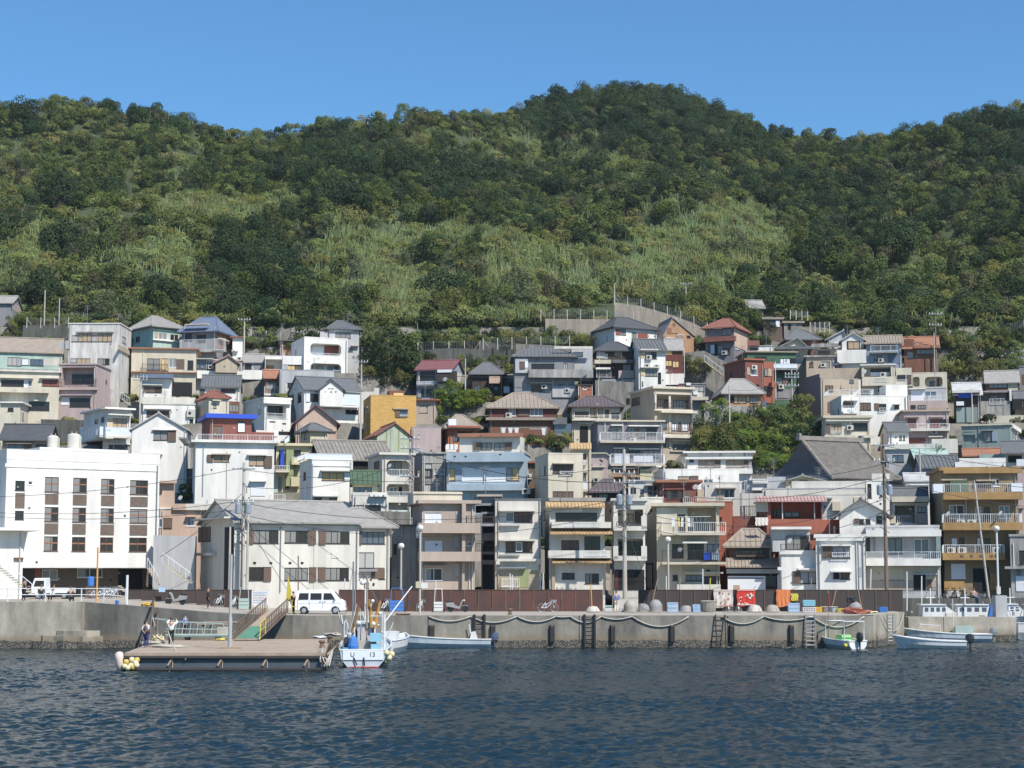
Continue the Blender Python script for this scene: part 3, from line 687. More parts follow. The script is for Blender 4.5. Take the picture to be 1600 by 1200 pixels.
H('white_corner_house', 'white two storey house with brown shutters and drain pipes next to the brown fence', 1275, 1352, 840, 923, 'white', D=149.5, side=3, dep=8, cat='house', roof=('flat', .15, .3, 'white'), feats='''
 s 1285 1300 853 872;w 1300 1328 854 872 g m3;r 1300 1329 863 870 n-.3 d.3;h 1283 1330 851 853 d.4;s 1302 1312 894 905 k;w 1313 1328 894 905 b m1;h 1298 1331 892 894 d.5;p 1338 842 922 c=white;p 1341 842 922 c=lgrey;p 1348 838 922 c=lgrey;x 1343 1346 886 900 c=lgrey;e 1275 1352 841 845 d.2''')
H('balcony_row_house', 'long pale house with a white railed balcony over a brown ground floor', 1353, 1469, 824, 925, 'lgrey', D=154, side=2, dep=9, cat='house', roof=('flat', .02, .2, 'twhite'), feats='''
 e 1353 1471 828 838 d1 c=white;b 1353 1470 862 884 c=white d1.1;e 1353 1470 873 884 d1.12 c=white;x 1353 1469 885 922 c=beige d.02 @lower_wall;x 1353 1463 906 922 c=taupe d.04 @lower_wall;w 1376 1385 893 906 d m1;w 1389 1411 893 906 d m2;w 1388 1410 841 866 v m2;w 1428 1452 842 866 v m2 f=w;w 1353 1360 840 862 d m1;
 x 1462 1470 838 884 c=teal d1 @screen;x 1427 1447 898 922 k @door;h 1426 1464 896 898;w 1428 1438 890 895 v m2;x 1448 1456 905 922 b;p 1365 824 862 c=grey''')
H('yellow_brown_flats', 'ochre brick four storey flats with white railed balconies and two satellite dishes', 1474, 1592, 735, 925, 'oapt', D=156, side=24, dep=9, cat='flats', roof=('flat', .3, .3, 'obrick'), feats='''
 e 1474 1598 735 739 d.4 c=obrick;b 1475 1597 756 779 c=obrick d1.2;e 1474 1598 769 780 d1.24 c=obrick;x 1456 1472 757 771 w d1.1 @screen;b 1474 1597 803 827 c=obrick d1.2;e 1473 1598 816.5 828 d1.24 c=obrick;b 1474 1570 851 874 c=obrick d1.2;e 1473 1571 864 875 d1.24 c=obrick;x 1576 1594 756 769 w d1.26 @screen;
 w 1483 1507 789 810 x m2 f=w;w 1524 1534 792 812 c m1 f=w;w 1537 1547 792 810 d m1;w 1561 1578 790 810 v m2 f=w;w 1486 1497 840 855 w m1;w 1498 1507 840 853 d m1;w 1526 1533 840 855 w m1;w 1538 1548 841 853 d m1;w 1550 1562 748 760 x f=w;w 1486 1509 881 904 w m3 f=w;
 x 1475 1507 907 922 c=obrick @lower_wall d.1;x 1520 1545 888 924 k @entrance;x 1546 1562 895 922 c=obrick @lower_wall d.3;h 1470 1510 749 751 d.4 c=tan;h 1524 1556 750 752 d.4 c=tan;d 1480 802 4.2 n-1.3;d 1562 801 4.2 n-1.3;a 1494 1504 812 820 n-.3;a 1511 1518 812 820 n-.3;a 1479 1490 855 863 n-.3;a 1496 1508 855 863 n-.3;a 1550 1558 855 863 n-.3;
 x 1483 1512 752 769 c=tgreen @cloth d.6;x 1520 1540 752 769 b d.04;Lx 1453 1472 742 765 c=obrick d.02;p 1509 782 803;p 1546 735 756;x 1497 1502 867 871 b d1.26;x 1512 1517 867 871 b d1.26;x 1527 1532 867 871 b d1.26;x 1543 1548 867 871 b d1.26''')
H('grey_workshop', 'unpainted grey concrete workshop at the end of the waterfront', 1579, 1660, 838, 925, 'concrete', D=153, side=8, dep=8, cat='workshop', feats='e 1570 1660 885 889 d.6;w 1592 1620 860 882 d;x 1587 1620 900 924 w @shutter_door;p 1583 848 885 c=white;Lx 1568 1577 847 880 k @dark_opening', roof=('flat', .1, .2, 'concrete'))
# --- second row
H('salmon_house', 'salmon pink house with stepped roof terrace between the hotel and the cream building', 249, 313, 796, 905, 'salmon', D=160, side=-2, dep=7, cat='house', roof=('flat', .05, .15, 'white'), feats='''
 k 249 271 752 796 n.2 d5 up c=salmon;e 246 276 751 755 n.2 d.5 c=salmon;e 270 330 787 797 d.3 c=salmon;e 290 331 787 797 d.32 c=ivory;w 248 255 810 824 v m1 f=w;s 255 269 810 825;w 292 305 810 822 c m2 f=w;h 291 306 806 809 c=salmon;d 281 777 4;x 249 251 766 770 b;w 249 253 765 771 d m1 n.15''')
H('white_block_house', 'big white block with shuttered windows under a red house with a blue roof', 305, 428, 692, 788, 'white', side=7, dep=9, cat='house', D=190, roof=('flat', .5, .25, 'white'), feats='''
 w 334 358 711 722 t m2 f=b;h 331 361 709 711 c=brown d.4;s 324 333 711 722;w 389 413 712 728 t m2 f=b;h 386 416 710 712 d.4 c=ivory;s 413 425 713 731 b;x 392 414 753 775 w d.06 @shutter_door;h 390 416 751 754;r 308 452 678 690 n-.4 d6;p 318 695 775 c=bluegrey;r 423 446 772 786 n-.5 d.5;x 322 330 714 722 c=bluegrey d.01'''.replace('c=brown', 'c=taupe'))
H('red_blue_roof_house', 'small dark red house with bright blue flat roof above the big white block', 328, 393, 654, 692, 'red', D=199, side=14, dep=7, cat='house', roof=('flat', .55, .5, 'royal'), feats='w 371 383 658 675 d m1;k 392 428 675 692 n.5 d3 c=red;x 372 382 661 675 w d.08 @slats;w 331 347 665 682 b m1;k 400 435 672 682 n3 d2 c=white')
H('green_porch_house', 'yellow green house with a stack of small balconies and a blue tank', 431, 487, 697, 785, 'yellow', D=196, side=4, dep=7, cat='house', roof=('flat', .5, .3, 'yellow'), feats='''
 b 429 452 727 738 d1.4 c=cream;x 447 458 703 760 c=olive d.6 @screen;w 436 444 703 727 b;x 438 443 704 730 c=royal d.8 @tank;b 456 472 714 726 c=yellow d1;w 458 470 703 714 d;w 432 440 745 770 v m2;x 446 452 740 765 k;b 455 468 745 760 c=yellow d.8 solid;x 428 434 740 788 c=mint''')
H('white_tower_house', 'white three storey house with tan shutters and a railed roof terrace', 487, 551, 719, 800, 'white', D=184, side=21, dep=8, cat='house', roof=('flat', .05, .12, 'white'), feats='''
 w 503 538 738 751 y m3 f=b;x 538 547 739 751 w d.1;h 500 549 735 737 c=ivory d.6;w 491 503 777 789 d m2;w 514 527 778 789 t m1;h 489 528 774 777;r 476 551 708 719 n.1 d5 panel;p 489 724 790;p 549 722 790;Lw 474 478 738 750 d m1;h 488 550 727 729 d.1 c=white''')
H('cream_annex', 'low cream house with a stained parapet beside the white three storey house', 551, 605, 774, 820, 'ivory', D=172, side=3, dep=7, cat='house', roof=('par', .3, 'ivory'), feats='w 570 595 789 800 d m3;w 552 568 789 799 g m2;e 578 604 771 776 d.5 c=white;p 604 776 805')
H('green_roof_house', 'little house with a green metal roof tucked behind a cream annex', 552, 590, 754, 782, 'yellow', D=178, side=2, dep=5, cat='house', roof=('u', 738, .5, 'tgreen', .5), feats='w 553 581 761 771 v m3;h 552 590 755 758 c=beige d.4')
H('arched_balcony_house', 'cream three level house with rounded arched balconies and a white dish', 597, 642, 711, 812, 'ivory', D=184, side=24, dep=8, cat='house', roof=('flat', .4, .25, 'ivory'), feats='''
 l 604 640 719 744 rnd d1.4;l 604 640 756 776 rnd d1.4;l 607 640 785 810 d1.4;w 606 627 720 742 c m2 n1.38;w 609 620 761 772 v m2 n1.38 f=w;x 623 628 761 773 k n1.38;r 604 641 733 744 n0 d.05;r 604 641 768 776 n0 d.05;d 608 727 3.6 n.2;r 606 640 797 812 n0 d.05;Lw 584 593 722 735 b m1;x 612 640 797 812 c=mint d.0 n.5;p 602 775 815 c=grey''')
H('old_grey_house', 'grimy grey old house with three small white framed windows', 660, 698, 709, 785, 'concrete', D=189, side=14, dep=6, cat='house', roof=('flat', .2, .2, 'concrete'), feats='w 664 676 733 745 x m3;w 678 684.5 733 741 c m1 f=w;w 687.5 694 733 741 c m1 f=w;w 664 675 745 757 c m1;e 660 698 721 724 d.05;w 664 675 724 733 g m1;p 663 712 775;Lw 650 657 735 742 d m1')
H('blue_house', 'pale blue house with white shutters below a cream upper storey with red roof edge', 698, 818, 708, 790, 'blue', D=187, side=-14, dep=7.5, cat='house', roof=('flat', .1, .1, 'lgrey'), feats='''
 k 718 812 681 708 n1.4 d5 up c=ivory;e 715 815 677 682 n1.4 d.5 c=trust;e 697 818 708 721 d.9 c=blue;w 701 711 732 751 y m1 f=b;x 711.5 722 734 750 c=bluegrey;w 722 755.5 731 752 w m2 f=w;w 760 791 731 752 w m2 f=w;w 791 799 731 751 g m1;w 800 811 731 751 y m1 f=b;e 698 816 757 766 d.9 c=blue;
 w 740 753 692 703 v n1.38 m1;w 753 769 692 703 c n1.38 m2;w 772 790 692 703 c n1.38 m2;s 790 800 692 703 n1.38;s 740 751 692 703 n1.38;e 752 817 677 682 n1.3 d.7 c=trust;Rw 820 825 693 705 b m1;a 816 829 763 772 n-.2;p 757 722 757;p 706 757 775;x 711 714 713 715 k d.92;x 728 731 713 715 k d.92;x 782 785 710 712 k d.92''')
H('brown_shed', 'dark wooden shed squeezed between the pale blue house and the cream block', 817, 836, 724, 785, 'wood', D=191, dep=5, cat='shed', roof=('flat', .4, .2, 'tred'), feats='w 817 826 733 744 x m1 f=w')
H('cream_block_house', 'bright cream flat topped block with two brown shuttered windows', 857, 911, 710, 790, 'cream', D=181, side=23, dep=8, cat='house', roof=('par', .15, 'cream'), feats='w 863.5 896 726 739.5 b m4;w 863.5 896 767.5 780 b m4;r 875 896 736 741 n-.25 d.2;p 856.5 712 780 c=beige;h 863 897 723.5 725')
H('tile_capped_annex', 'narrow cream annex with a tiled cap and tiny railed balconies', 893, 924, 702, 800, 'beige', D=188, side=2, dep=6, cat='house', roof=('flat', .02, .05, 'ttan'), feats='q 890 924 692 702 c=ttan d.7;w 905 916 709 723 b;b 905 918 721 738 d1;w 905 916 740 752 c;b 905 918 752 768 d1 panel;w 893 912 693 706 d m1 n.5')
H('brown_block', 'plain pinkish brown block below the purple tiled house', 922, 944, 709, 775, 'pink', D=203, side=-6, dep=5, cat='house', roof=('flat', .3, .12, 'cream'), feats='Rw 937 941 717 722 d m1;e 922 944 728 730 c=beige;x 923 943 735 765 c=beige d.03 @rough_patch')
H('purple_roof_cottage', 'low house with a dark purple hipped roof by the wires', 928, 975, 768, 800, 'dwood', D=180, side=4, dep=6, cat='house', roof=('hip', 751, .6, 'tpurple', .4, .9), feats='w 935 950 771 780 c m2;e 925 965 766 768 c=white d.3')
H('cream_cluster_house', 'cream house with a small grey porch roof next to the utility pole', 982, 1036, 752, 805, 'ivory', D=178, side=2, dep=7, cat='house', roof=('flat', .2, .15, 'lgrey'), feats='w 985 994 762 775 d m1;w 1012 1024 760 772 d m2;w 1000 1006 765 775 g;h 1008 1026 757 760;b 983 998 772 779 c=ivory solid d.6;x 1000 1020 740 752 c=yellow;p 1020 742 780')
H('porch_gable_house', 'small orange brown house with gabled porch under the white railed balconies', 960, 1018, 733, 760, 'owood', D=197, side=2, dep=5, cat='house', roof=('flat', .3, .15, 'tslate'), feats='w 957 966 730 738 v;x 1000 1016 733 748 c=yellow d.5 @porch;h 995 1022 729 733 c=tdark d1;x 985 1000 742 746 c=ttan d.6;b 955 975 738 745 solid c=orange d.5')
H('white_upper_block', 'white block with a small window and tan shutter behind the red house', 1098, 1156, 756, 825, 'ivory', D=176, side=3, dep=7, cat='house', roof=('par', .1, 'ivory'), feats='x 1120 1131 764 780 t d.06;w 1131 1148 764 778 d m2 f=w;h 1118 1150 761.5 764;x 1106 1108 758 760 k;r 1120 1146 779 781 n-.2 d.2')
H('white_terrace_house', 'white terrace wall with tan shuttered slits above the red house', 1036, 1155, 734, 800, 'white', D=184, side=18, dep=8, cat='house', roof=('flat', .02, .1, 'white'), feats='w 1059 1078 744 750 t m1;s 1079 1091 744 750;w 1099 1114 749 755 v m2 f=w;p 1036 732 765 c=grey;x 1038 1040 744 746 k;Lw 1023 1030 755 770 g m1;Lh 1018 1034 735 738 c=white d.6')
H('red_cube_house', 'small brick red house with flat brown roof and two dishes on its terrace', 1032, 1090, 754, 810, 'red', D=168, side=6, dep=6, cat='house', roof=('flat', .5, .25, 'trust'), feats='''
 w 1041 1067 766 780 t m3 f=b;w 1051 1057 767 779 d m1 n-.02 f=b;Lw 1024 1029 756 770 d m1;x 1067 1080 768 784 b d.3;d 1086 760 4.6 n-.8;d 1102 779 4.6 n-1;h 1038 1070 763.5 766 c=red;r 1068 1090 776 786 n-1 d1;x 1090 1100 765 784 c=tan d.2''')
H('terracotta_house', 'terracotta house with scalloped pink roof edge and a stepped red parapet', 1199, 1285, 783, 860, 'terra', D=160, side=18, dep=7, cat='house', roof=('flat', .35, .12, 'tpink'), feats='''
 q 1181 1290 775.5 784 c=tpink d.8;l 1204 1284 785 811 d1.8;w 1208 1220 796 807 d n1.78;w 1225 1249 800 808 c m2 n1.78;e 1198 1286 811 835 d.35 c=terra;k 1284 1327 812 860 n.3 d4 c=terra;p 1222 783 812 c=white;p 1272 783 812 c=lgrey;Lw 1184 1195 802 812 b;r 1163 1184 790 812 dark n1 d1;x 1180 1200 783 800 c=beige d.1;x 1302 1305 822 834 w d.1;x 1270 1273 829 834 w d.1''')
H('red_step_wall', 'dull red lower wall with a black railing behind the tile roofed house', 1146, 1205, 808, 880, 'red', D=163, dep=4, cat='wall', feats='r 1158 1185 791 808 n.2 d1 dark;p 1200 815 850', roof=('flat', .02, .1, 'red'))
H('white_gable_house', 'small white house with grey gable roof above the long balcony house', 1312, 1384, 803, 840, 'white', D=158, side=3, dep=6, cat='house', roof=('v', 781, .7, 'tslate', 0, 1345), feats='s 1335 1342 811 818 b;w 1342 1350 811 819 d m1;w 1352 1360 811 819 d m1;w 1369 1381 806 818 d m2;x 1306 1314 803 806 b')
H('open_porch_house', 'grey roofed house with a deep shaded porch beside the ochre flats', 1396, 1450, 784, 840, 'ivory', D=162, side=2, dep=7, cat='house', roof=('u', 765, .3, 'tslate'), feats='l 1398 1430 790 817 d3;e 1393 1452 776 784 d.9 c=cream;w 1433 1447 792 801 g m2;r 1402 1424 806 818 n0 d.1;x 1431 1450 803 818 c=taupe d.3;e 1393 1451 786 789 d.4 c=beige;x 1390 1400 806 818 c=beige d.4')
H('long_white_wall_house', 'long blank off-white upper storey stretching behind the terracotta house', 1192, 1352, 764, 825, 'ivory', D=171, side=4, dep=6, cat='house', roof=('flat', .03, .12, 'lgrey'), feats='k 1237 1352 752 764 n.4 d4 up c=ivory;e 1250 1353 771 773 d.03;x 1334 1345 777 788 c=beige d.1 @vent_box;x 1160 1193 771 812 c=ivory;h 1280 1300 778 783 d1 c=lgrey;x 1300 1313 784 798 c=beige d.5')
H('blue_grey_block', 'pale blue grey block with white ledges next to the thicket', 1163, 1228, 752, 800, 'bluegrey', D=178, side=5, dep=6, cat='house', roof=('flat', .02, .1, 'lgrey'), feats='k 1198 1228 745 764 n-.3 d3 c=lgrey;e 1176 1200 751 755 d.7 c=white;e 1175 1193 762 766 d1 c=white;x 1158 1165 765 800 c=bluegrey;e 1170 1200 748 750 d.3 c=twhite')
H('small_yellow_gable', 'faded yellow gable end peeking over the long white wall', 1228, 1286, 752, 775, 'yellow', D=177, side=2, dep=5, cat='house', roof=('v', 744, .5, 'tlight', 0, 1254), feats='x 1233 1240 753 756 b;x 1248 1262 750 754 b')
H('white_end_house', 'narrow white house with a tall dark window beside the wooden pole', 1354, 1390, 752, 830, 'white', D=172, dep=6, cat='house', roof=('flat', .02, .1, 'white'), feats='w 1355 1362 756 778 d m1;w 1374 1379 758 776 d m1;d 1352 774 4.5 n-.5;x 1362 1390 740 752 c=ivory;h 1380 1393 750 753 c=lgrey')
H('white_low_roof_house', 'low white house with pale flat roof between the temple and ochre flats', 1415, 1452, 752, 790, 'white', D=178, side=3, dep=6, cat='house', roof=('u', 742, .3, 'twhite'), feats='p 1438 742 760;e 1415 1452 756 758')
# --- third row
H('white_shutter_house', 'white house with tan shutters and glass balcony above the hotel', 167, 203, 640, 745, 'white', D=217, side=38, dep=9, cat='house', roof=('flat', .5, .22, 'white'), feats='''
 w 176 198 653 671 t m3 f=b;x 169 176 654 671 y @shutter;h 166 203 647 653 c=white d.8;b 156 205 666 685 panel c=ivory d1.6;w 170 177 695 702 b m1;w 178 202 695 709 v m2;r 170 203 709 720 n-1.2 d1.4;h 165 203 692 695 d.3;Lw 148 153 656 666 d m1;Lw 158 163 652 664 d m1;Lb 125 165 668 685 panel c=ivory d1;Lx 132 160 694 708 k;e 156 205 638 640 d1.1 c=white''')
H('tall_white_gable_house', 'tall white house with a pitched roof and brown shuttered windows beside the hotel', 205, 291, 671, 785, 'white', D=205, side=-8, dep=8, cat='house', roof=('v', 646, .35, 'twhite', 0, 248), feats='''
 w 240 262 673 688 c m2;s 262.5 275 672 690;h 238 276 671 672.5 d.3;w 234 250 710 724 b m2;w 226 234 711 724 t m1;h 220 254 709 711 c=ivory d.6;d 243 720 3 n-.3;e 222 240 708 710;Rb 290 300 684 697 dark d.8 c=white;p 293 672 780 c=grey''')
H('dark_roof_cottage', 'reddish brown cottage with a dark grey pitched roof behind the hotel', 3, 74, 685, 735, 'salmon', D=206, side=-14, dep=7, cat='house', roof=('u', 665, .7, 'tdark'), feats='w 12 36 694 705 v m2;r 10 37 701 709 n-.3 d.3;s 37 49 694 709;w 56 72 694 702 b;h 10 50 692 694')
H('small_cream_shed', 'little cream flat roofed building with one tiny window above the dark cottage', 0, 31, 630, 680, 'cream', D=226, side=-13, dep=5, cat='house', roof=('flat', .4, .18, 'white'), feats='w 12 21 637 643 d m2')
H('white_gabled_villa', 'white villa with grey roof, a front gable and a white panelled balcony', 475, 563, 609, 660, 'white', D=236, side=26, dep=8, cat='house', roof=('u', 592, .4, 'tslate'), feats='''
 w 484 500 615 628 d m2;s 478 484 615 628 w;x 503 532 612 640 c=pink d.04;w 510 517 617 623 b;w 525 548 616 625 d m3;b 504 563 613 637 panel c=white d1.4;e 502 565 611 613 d1.6 c=white;Lw 453 459 618 630 b m1;Lw 465 471 614 628 d m1;Lw 460 463 600 607 d m1;x 535 560 648 656 c=white;x 540 560 640 648 k''')
H('villa_gable_dormer', 'white front gable with twin narrow windows rising from the grey villa roof', 500, 536, 608, 618, 'white', D=234, side=8, dep=5, cat='dormer', roof=('v', 594, .4, 'tslate', 0, 518), deep=-1.5, feats='w 513 516 600 607 d m1;w 518 521 600 607 d m1')
H('brown_gable_house', 'pinkish brown gable house with a dark red roof above the white tower house', 462, 526, 660, 705, 'salmon', D=220, side=4, dep=8, cat='house', roof=('v', 634, .5, 'tmaroon', 0, 493), feats='x 473 512 665 690 c=lgrey d.03;e 462 526 672 674')
H('yellow_wall_hut', 'small yellow walled hut with a grey hipped roof', 485, 511, 673, 695, 'yellow', D=213, side=18, dep=5, cat='hut', roof=('hip', 663, .5, 'tslate', 0), feats='Lw 468 472 676 684 d m1;Lw 475 480 675 686 g m1')
H('ochre_brick_house', 'ochre brick house with a single shuttered window', 579, 650, 619, 700, 'ochre', D=219, side=13, dep=8, cat='house', roof=('par', .12, 'ochre'), feats='x 617.5 625 640 652 b d.1;w 625 637 640 651 v m2 f=b;h 616 638 638.5 640 c=tan d.25;r 625 637 648 651 n-.2 d.2;Lw 568 575 638 648 d m1;Lw 568 576 660 670 g m1;e 571 579 645 700 n2 d.5 c=ochre;k 608 632 610 619 n2 d2 c=rwood;x 615 630 614 619 y n2')
H('green_gable_house', 'celadon corrugated gable house with a red brown roof beneath the ochre house', 589, 640, 680, 725, 'celadon', D=207, side=22, dep=8, cat='house', roof=('v', 662, .35, 'tred', 0, 617), feats='x 603 605 668 705 c=olive d.01;x 622 624 668 705 c=olive d.01')
H('grey_tile_hall', 'long low building with a weathered grey tiled roof streaked white', 502, 612, 717, 760, 'dwood', D=194, side=25, dep=8, cat='house', roof=('u', 691, .5, 'tempt', .45), feats='w 553 570 722 735 k m2;x 552 590 718 738 k')
H('pink_wall_house', 'windowless pinkish grey rendered house below the ochre brick house', 643, 689, 668, 725, 'pink', D=208, side=3, dep=7, cat='house', roof=('flat', .02, .1, 'concrete'), feats='x 645 660 700 712 c=lgrey @rough_patch')
H('brick_weed_roof_house', 'red brick house whose tiled roof is overgrown with weeds', 700, 746, 668, 712, 'brick', D=210, side=12, dep=6, cat='house', roof=('hip', 650, .6, 'tbrown', 0), feats='x 700 712 655 665 w d.4 n-.2;e 700 752 664.5 668.5 d.8 c=terra;w 708 715 678 690 v;x 715 740 674 690 k;p 703 672 705 c=owood;p 709 672 705 c=owood;x 697 715 694 702 w;b 697 713 695 706 c=white d.8')
H('brown_tile_mansion', 'dark reddish two storey house with a big tan tiled hip roof', 764, 869, 637, 690, 'maroon', D=225, side=3, dep=9, cat='house', roof=('hip', 616, .5, 'tbrown', .5, .95), feats='''
 w 795 806 638 650 c f=w;w 828 848 637 650 c m3 f=w;e 759 868 652 656.5 d.6 c=tbrown;w 797 807 660.5 670 v f=w;w 828 849 659.5 670 v m3 f=w;x 810 826 638 650 b;x 866 893 662 678 v d.1;e 864 886 652 663 d.5 c=tslate;x 765 864 657 680 c=rwood d.02''')
H('purple_tile_house', 'cream house with a purple tiled hip roof and wooden verandas', 894, 969, 635, 705, 'cream', D=229, side=4, dep=8, cat='house', roof=('hip', 621, .6, 'tpurple', .45, .8), feats='''
 w 898 920 643 652 b m3;b 896 922 649 655 d.5 c=cream;w 922 942 638 652 t m3;w 945 952 640 652 b;w 955 968 645 654 d;r 935 970 648 656 n-.6 d.6;h 902 925 661 664 c=ivory d.5;x 906 919 666 692 k @door;e 894 968 655 657 d.8 c=ivory;p 933 630 655 c=white;x 896 919 693 700 c=ivory''')
H('purple_balcony_flats', 'grey purple flats with two long white railed balconies full of washing', 934, 1036, 659, 745, 'purple', D=213, side=14, dep=9, cat='flats', roof=('flat', .3, .2, 'beige'), feats='''
 w 955 971 666 687 c m2;w 981 992 667 684 c;x 993 999 669 680 b;w 998 1008 668 684 c;w 1010 1026 668 680 d;h 954 972 664 666 c=white d.5;h 981 1030 665 668 c=white d.5;b 938 1039 675 692 c=beige d1.2;w 958 972 702 712 c;w 982 1000 702 715 d;w 1004 1030 704 715 g m3;h 958 976 700 702 c=white;h 982 1030 701 704 c=white;b 954 1039 709 728 c=beige d1.2;
 p 945 660 675 c=white;p 973 660 675 c=white;x 960 984 709 724 w n-1.05 @cloth;x 990 1020 712 722 w n-1.05 @cloth''')
H('tan_balcony_flats', 'tan four storey flats with dark barred balconies beside the thicket', 1023, 1082, 608, 735, 'tan', D=218, side=40, dep=8.5, cat='flats', roof=('flat', .3, .3, 'cream'), feats='''
 l 1026 1080 618 642 d1;w 1027 1036 624 641 t n.98;w 1038 1044 624 641 b n.98;w 1052 1071 625 641 c m4 n.98;w 1072 1080 626 638 b m1 n.98;b 1023 1083 629 643 dark c=cream d.5;e 1034 1090 641 646 d1 c=cream;e 1022 1080 613 617 d.3 c=cream;w 1036 1042 658 671 v m1;w 1050 1058 661 673 w f=k m2;w 1059 1065 660 674 b m1;w 1066 1075 662 674 w f=k m2;w 1076 1081 660 672 b m1;
 b 1033 1086 668 682 dark c=cream d.6;e 1032 1089 680 685 d1 c=cream;w 1051 1075 694 703 d m4;w 1036 1041 688 698 d m1;e 1050 1082 686 690 d.4 c=cream;e 1048 1080 704 706 c=cream;x 1082 1091 688 704 w;Lw 979 984 623 632 d m1;Lw 987 1000 623 632 d m2;e 1045 1049 617 700 d.12 c=cream;e 1023 1026 613 640 d.3 c=cream''')
H('long_white_shutter_house', 'long low white house with tan shutters in front of the thicket', 1074, 1174, 708, 760, 'white', D=197, side=3, dep=6, cat='house', roof=('flat', .5, .22, 'white'), feats='''
 e 1071 1176 714 717 d.4 c=white;w 1091 1116 719 731 t m2 f=b;x 1116.5 1126 719 731 b @shutter;w 1134 1161 719 731 t m2 f=b;x 1161.5 1173 719 731 b @shutter;w 1077 1084 718 722 d m1;r 1090 1175 728 733 n-.5 d.5;p 1069 704 728 c=white;p 1125 708 715 c=grey;e 1074 1176 734 740 d.5 c=white;p 1163 708 714 c=grey''')
H('cream_dish_house', 'cream flat roofed house with a dish just above the temple roof', 1290, 1360, 653, 700, 'cream', D=211, side=14, dep=8, cat='house', roof=('flat', .3, .3, 'beige'), feats='x 1291 1298 662 677 b @shutter d.1;w 1299 1315 662 677 t m3;w 1331 1356 661 673 d m3;h 1290 1358 657 660 d.4 c=ivory;d 1302 676 3.6 n-.4;r 1298 1316 673 678 n-.3 d.3;e 1288 1366 680 684 d.4 c=cream;Lw 1278 1284 660 668 d m1;p 1325 655 680 c=grey;p 1356 658 684 c=white')
H('pink_balcony_house', 'pink two storey house with white balcony rail beside a white gabled hut', 1413, 1483, 643, 712, 'pink', D=215, side=13, dep=8, cat='house', roof=('flat', .3, .2, 'taupe'), feats='''
 w 1418 1432 654 668 r m2 f=b;w 1453 1470 655 668 r m3 f=b;x 1435 1446 654 664 c=pink;x 1470 1482 655 666 k d.02;b 1415 1484 662 673 c=ivory d.9;e 1448 1450 645 710 d.1 c=ivory;x 1420 1446 684 693 r d.05 @awning;h 1450 1472 682 684 c=ivory d.6;h 1415 1436 651 653;h 1452 1474 651 653;x 1413 1483 673 676 c=taupe d.02''')
H('white_gabled_hut', 'small white hut with grey roof and two narrow windows next to the pink house', 1389, 1420, 674, 705, 'white', D=209, side=14, dep=6, cat='hut', roof=('u', 662, .4, 'tslate'), feats='w 1405 1409 680 688 t m1;w 1411 1414 680 688 t m1')
H('white_slab_house', 'low pale house with thick white roof slab and blue windows behind the temple', 1385, 1453, 702, 735, 'lgrey', D=203, side=2, dep=6, cat='house', roof=('flat', .3, .6, 'ivory'), feats='w 1394 1412 711 722 v m2;w 1420 1432 712 720 v m2;k 1456 1497 686 708 n1 d4 c=ivory;x 1386 1392 711 722 c=bluegrey')
H('mint_tin_shed', 'dark wooden shed with a pale mint metal roof', 1434, 1478, 715, 740, 'dwood', D=197, side=10, dep=5, cat='shed', roof=('u', 703, .8, 'tmint'), feats='x 1436 1444 718 730 b')
H('teal_house', 'grey teal house with an arched niche and a shuttered window', 1503, 1579, 665, 720, 'teal', D=211, side=-12, dep=8, cat='house', roof=('flat', .2, .2, 'cream'), feats='''
 l 1505 1524 675 692 d.3;e 1505 1524 676 679 n.2 c=teal;w 1535 1550 674.5 690 c m1 f=k;x 1550 1559 675 689 c=bluegrey @shutter d.1;h 1534 1552 672 674;p 1529 667 706 c=grey;Rw 1582 1589 672 690 c m2 f=w;Rh 1580 1592 669 671 c=white d.3''')
H('rust_roof_shed', 'wooden shed with rust and mint coloured tin roofs beneath the teal house', 1507, 1572, 712, 735, 'owood', D=199, side=2, dep=5, cat='shed', roof=('u', 703, .4, 'trust'), feats='e 1530 1572 710 718 d1.2 c=tmint;x 1508 1520 714 722 b')
H('white_parapet_house', 'low white walled house behind the ochre flats', 1500, 1572, 723, 760, 'white', D=183, side=8, dep=6, cat='house', roof=('par', .5, 'white'), feats='x 1492 1500 722 732 w')
H('shadow_roof_house', 'grey tiled low roof between the temple and the ochre flats', 1440, 1500, 730, 765, 'bluegrey', D=187, side=12, dep=6, cat='house', roof=('u', 714, .4, 'tslate', .4), feats='')
H('corner_tile_house', 'cream house with overhanging grey tile roof at the edge of the ochre flats', 1571, 1640, 706, 770, 'cream', D=192, side=2, dep=7, cat='house', roof=('u', 691, .7, 'tslate'), feats='x 1575 1597 712 722 k;x 1588 1605 718 728 w d.6;w 1578 1586 712 722 d')
H('mauve_house', 'mauve plastered house beside the ochre flats', 1584, 1640, 730, 830, 'pink', D=170, side=4, dep=6, cat='house', roof=('flat', .1, .15, 'pink'), feats='w 1582 1589 737 757 d m1;e 1584 1600 790 794')
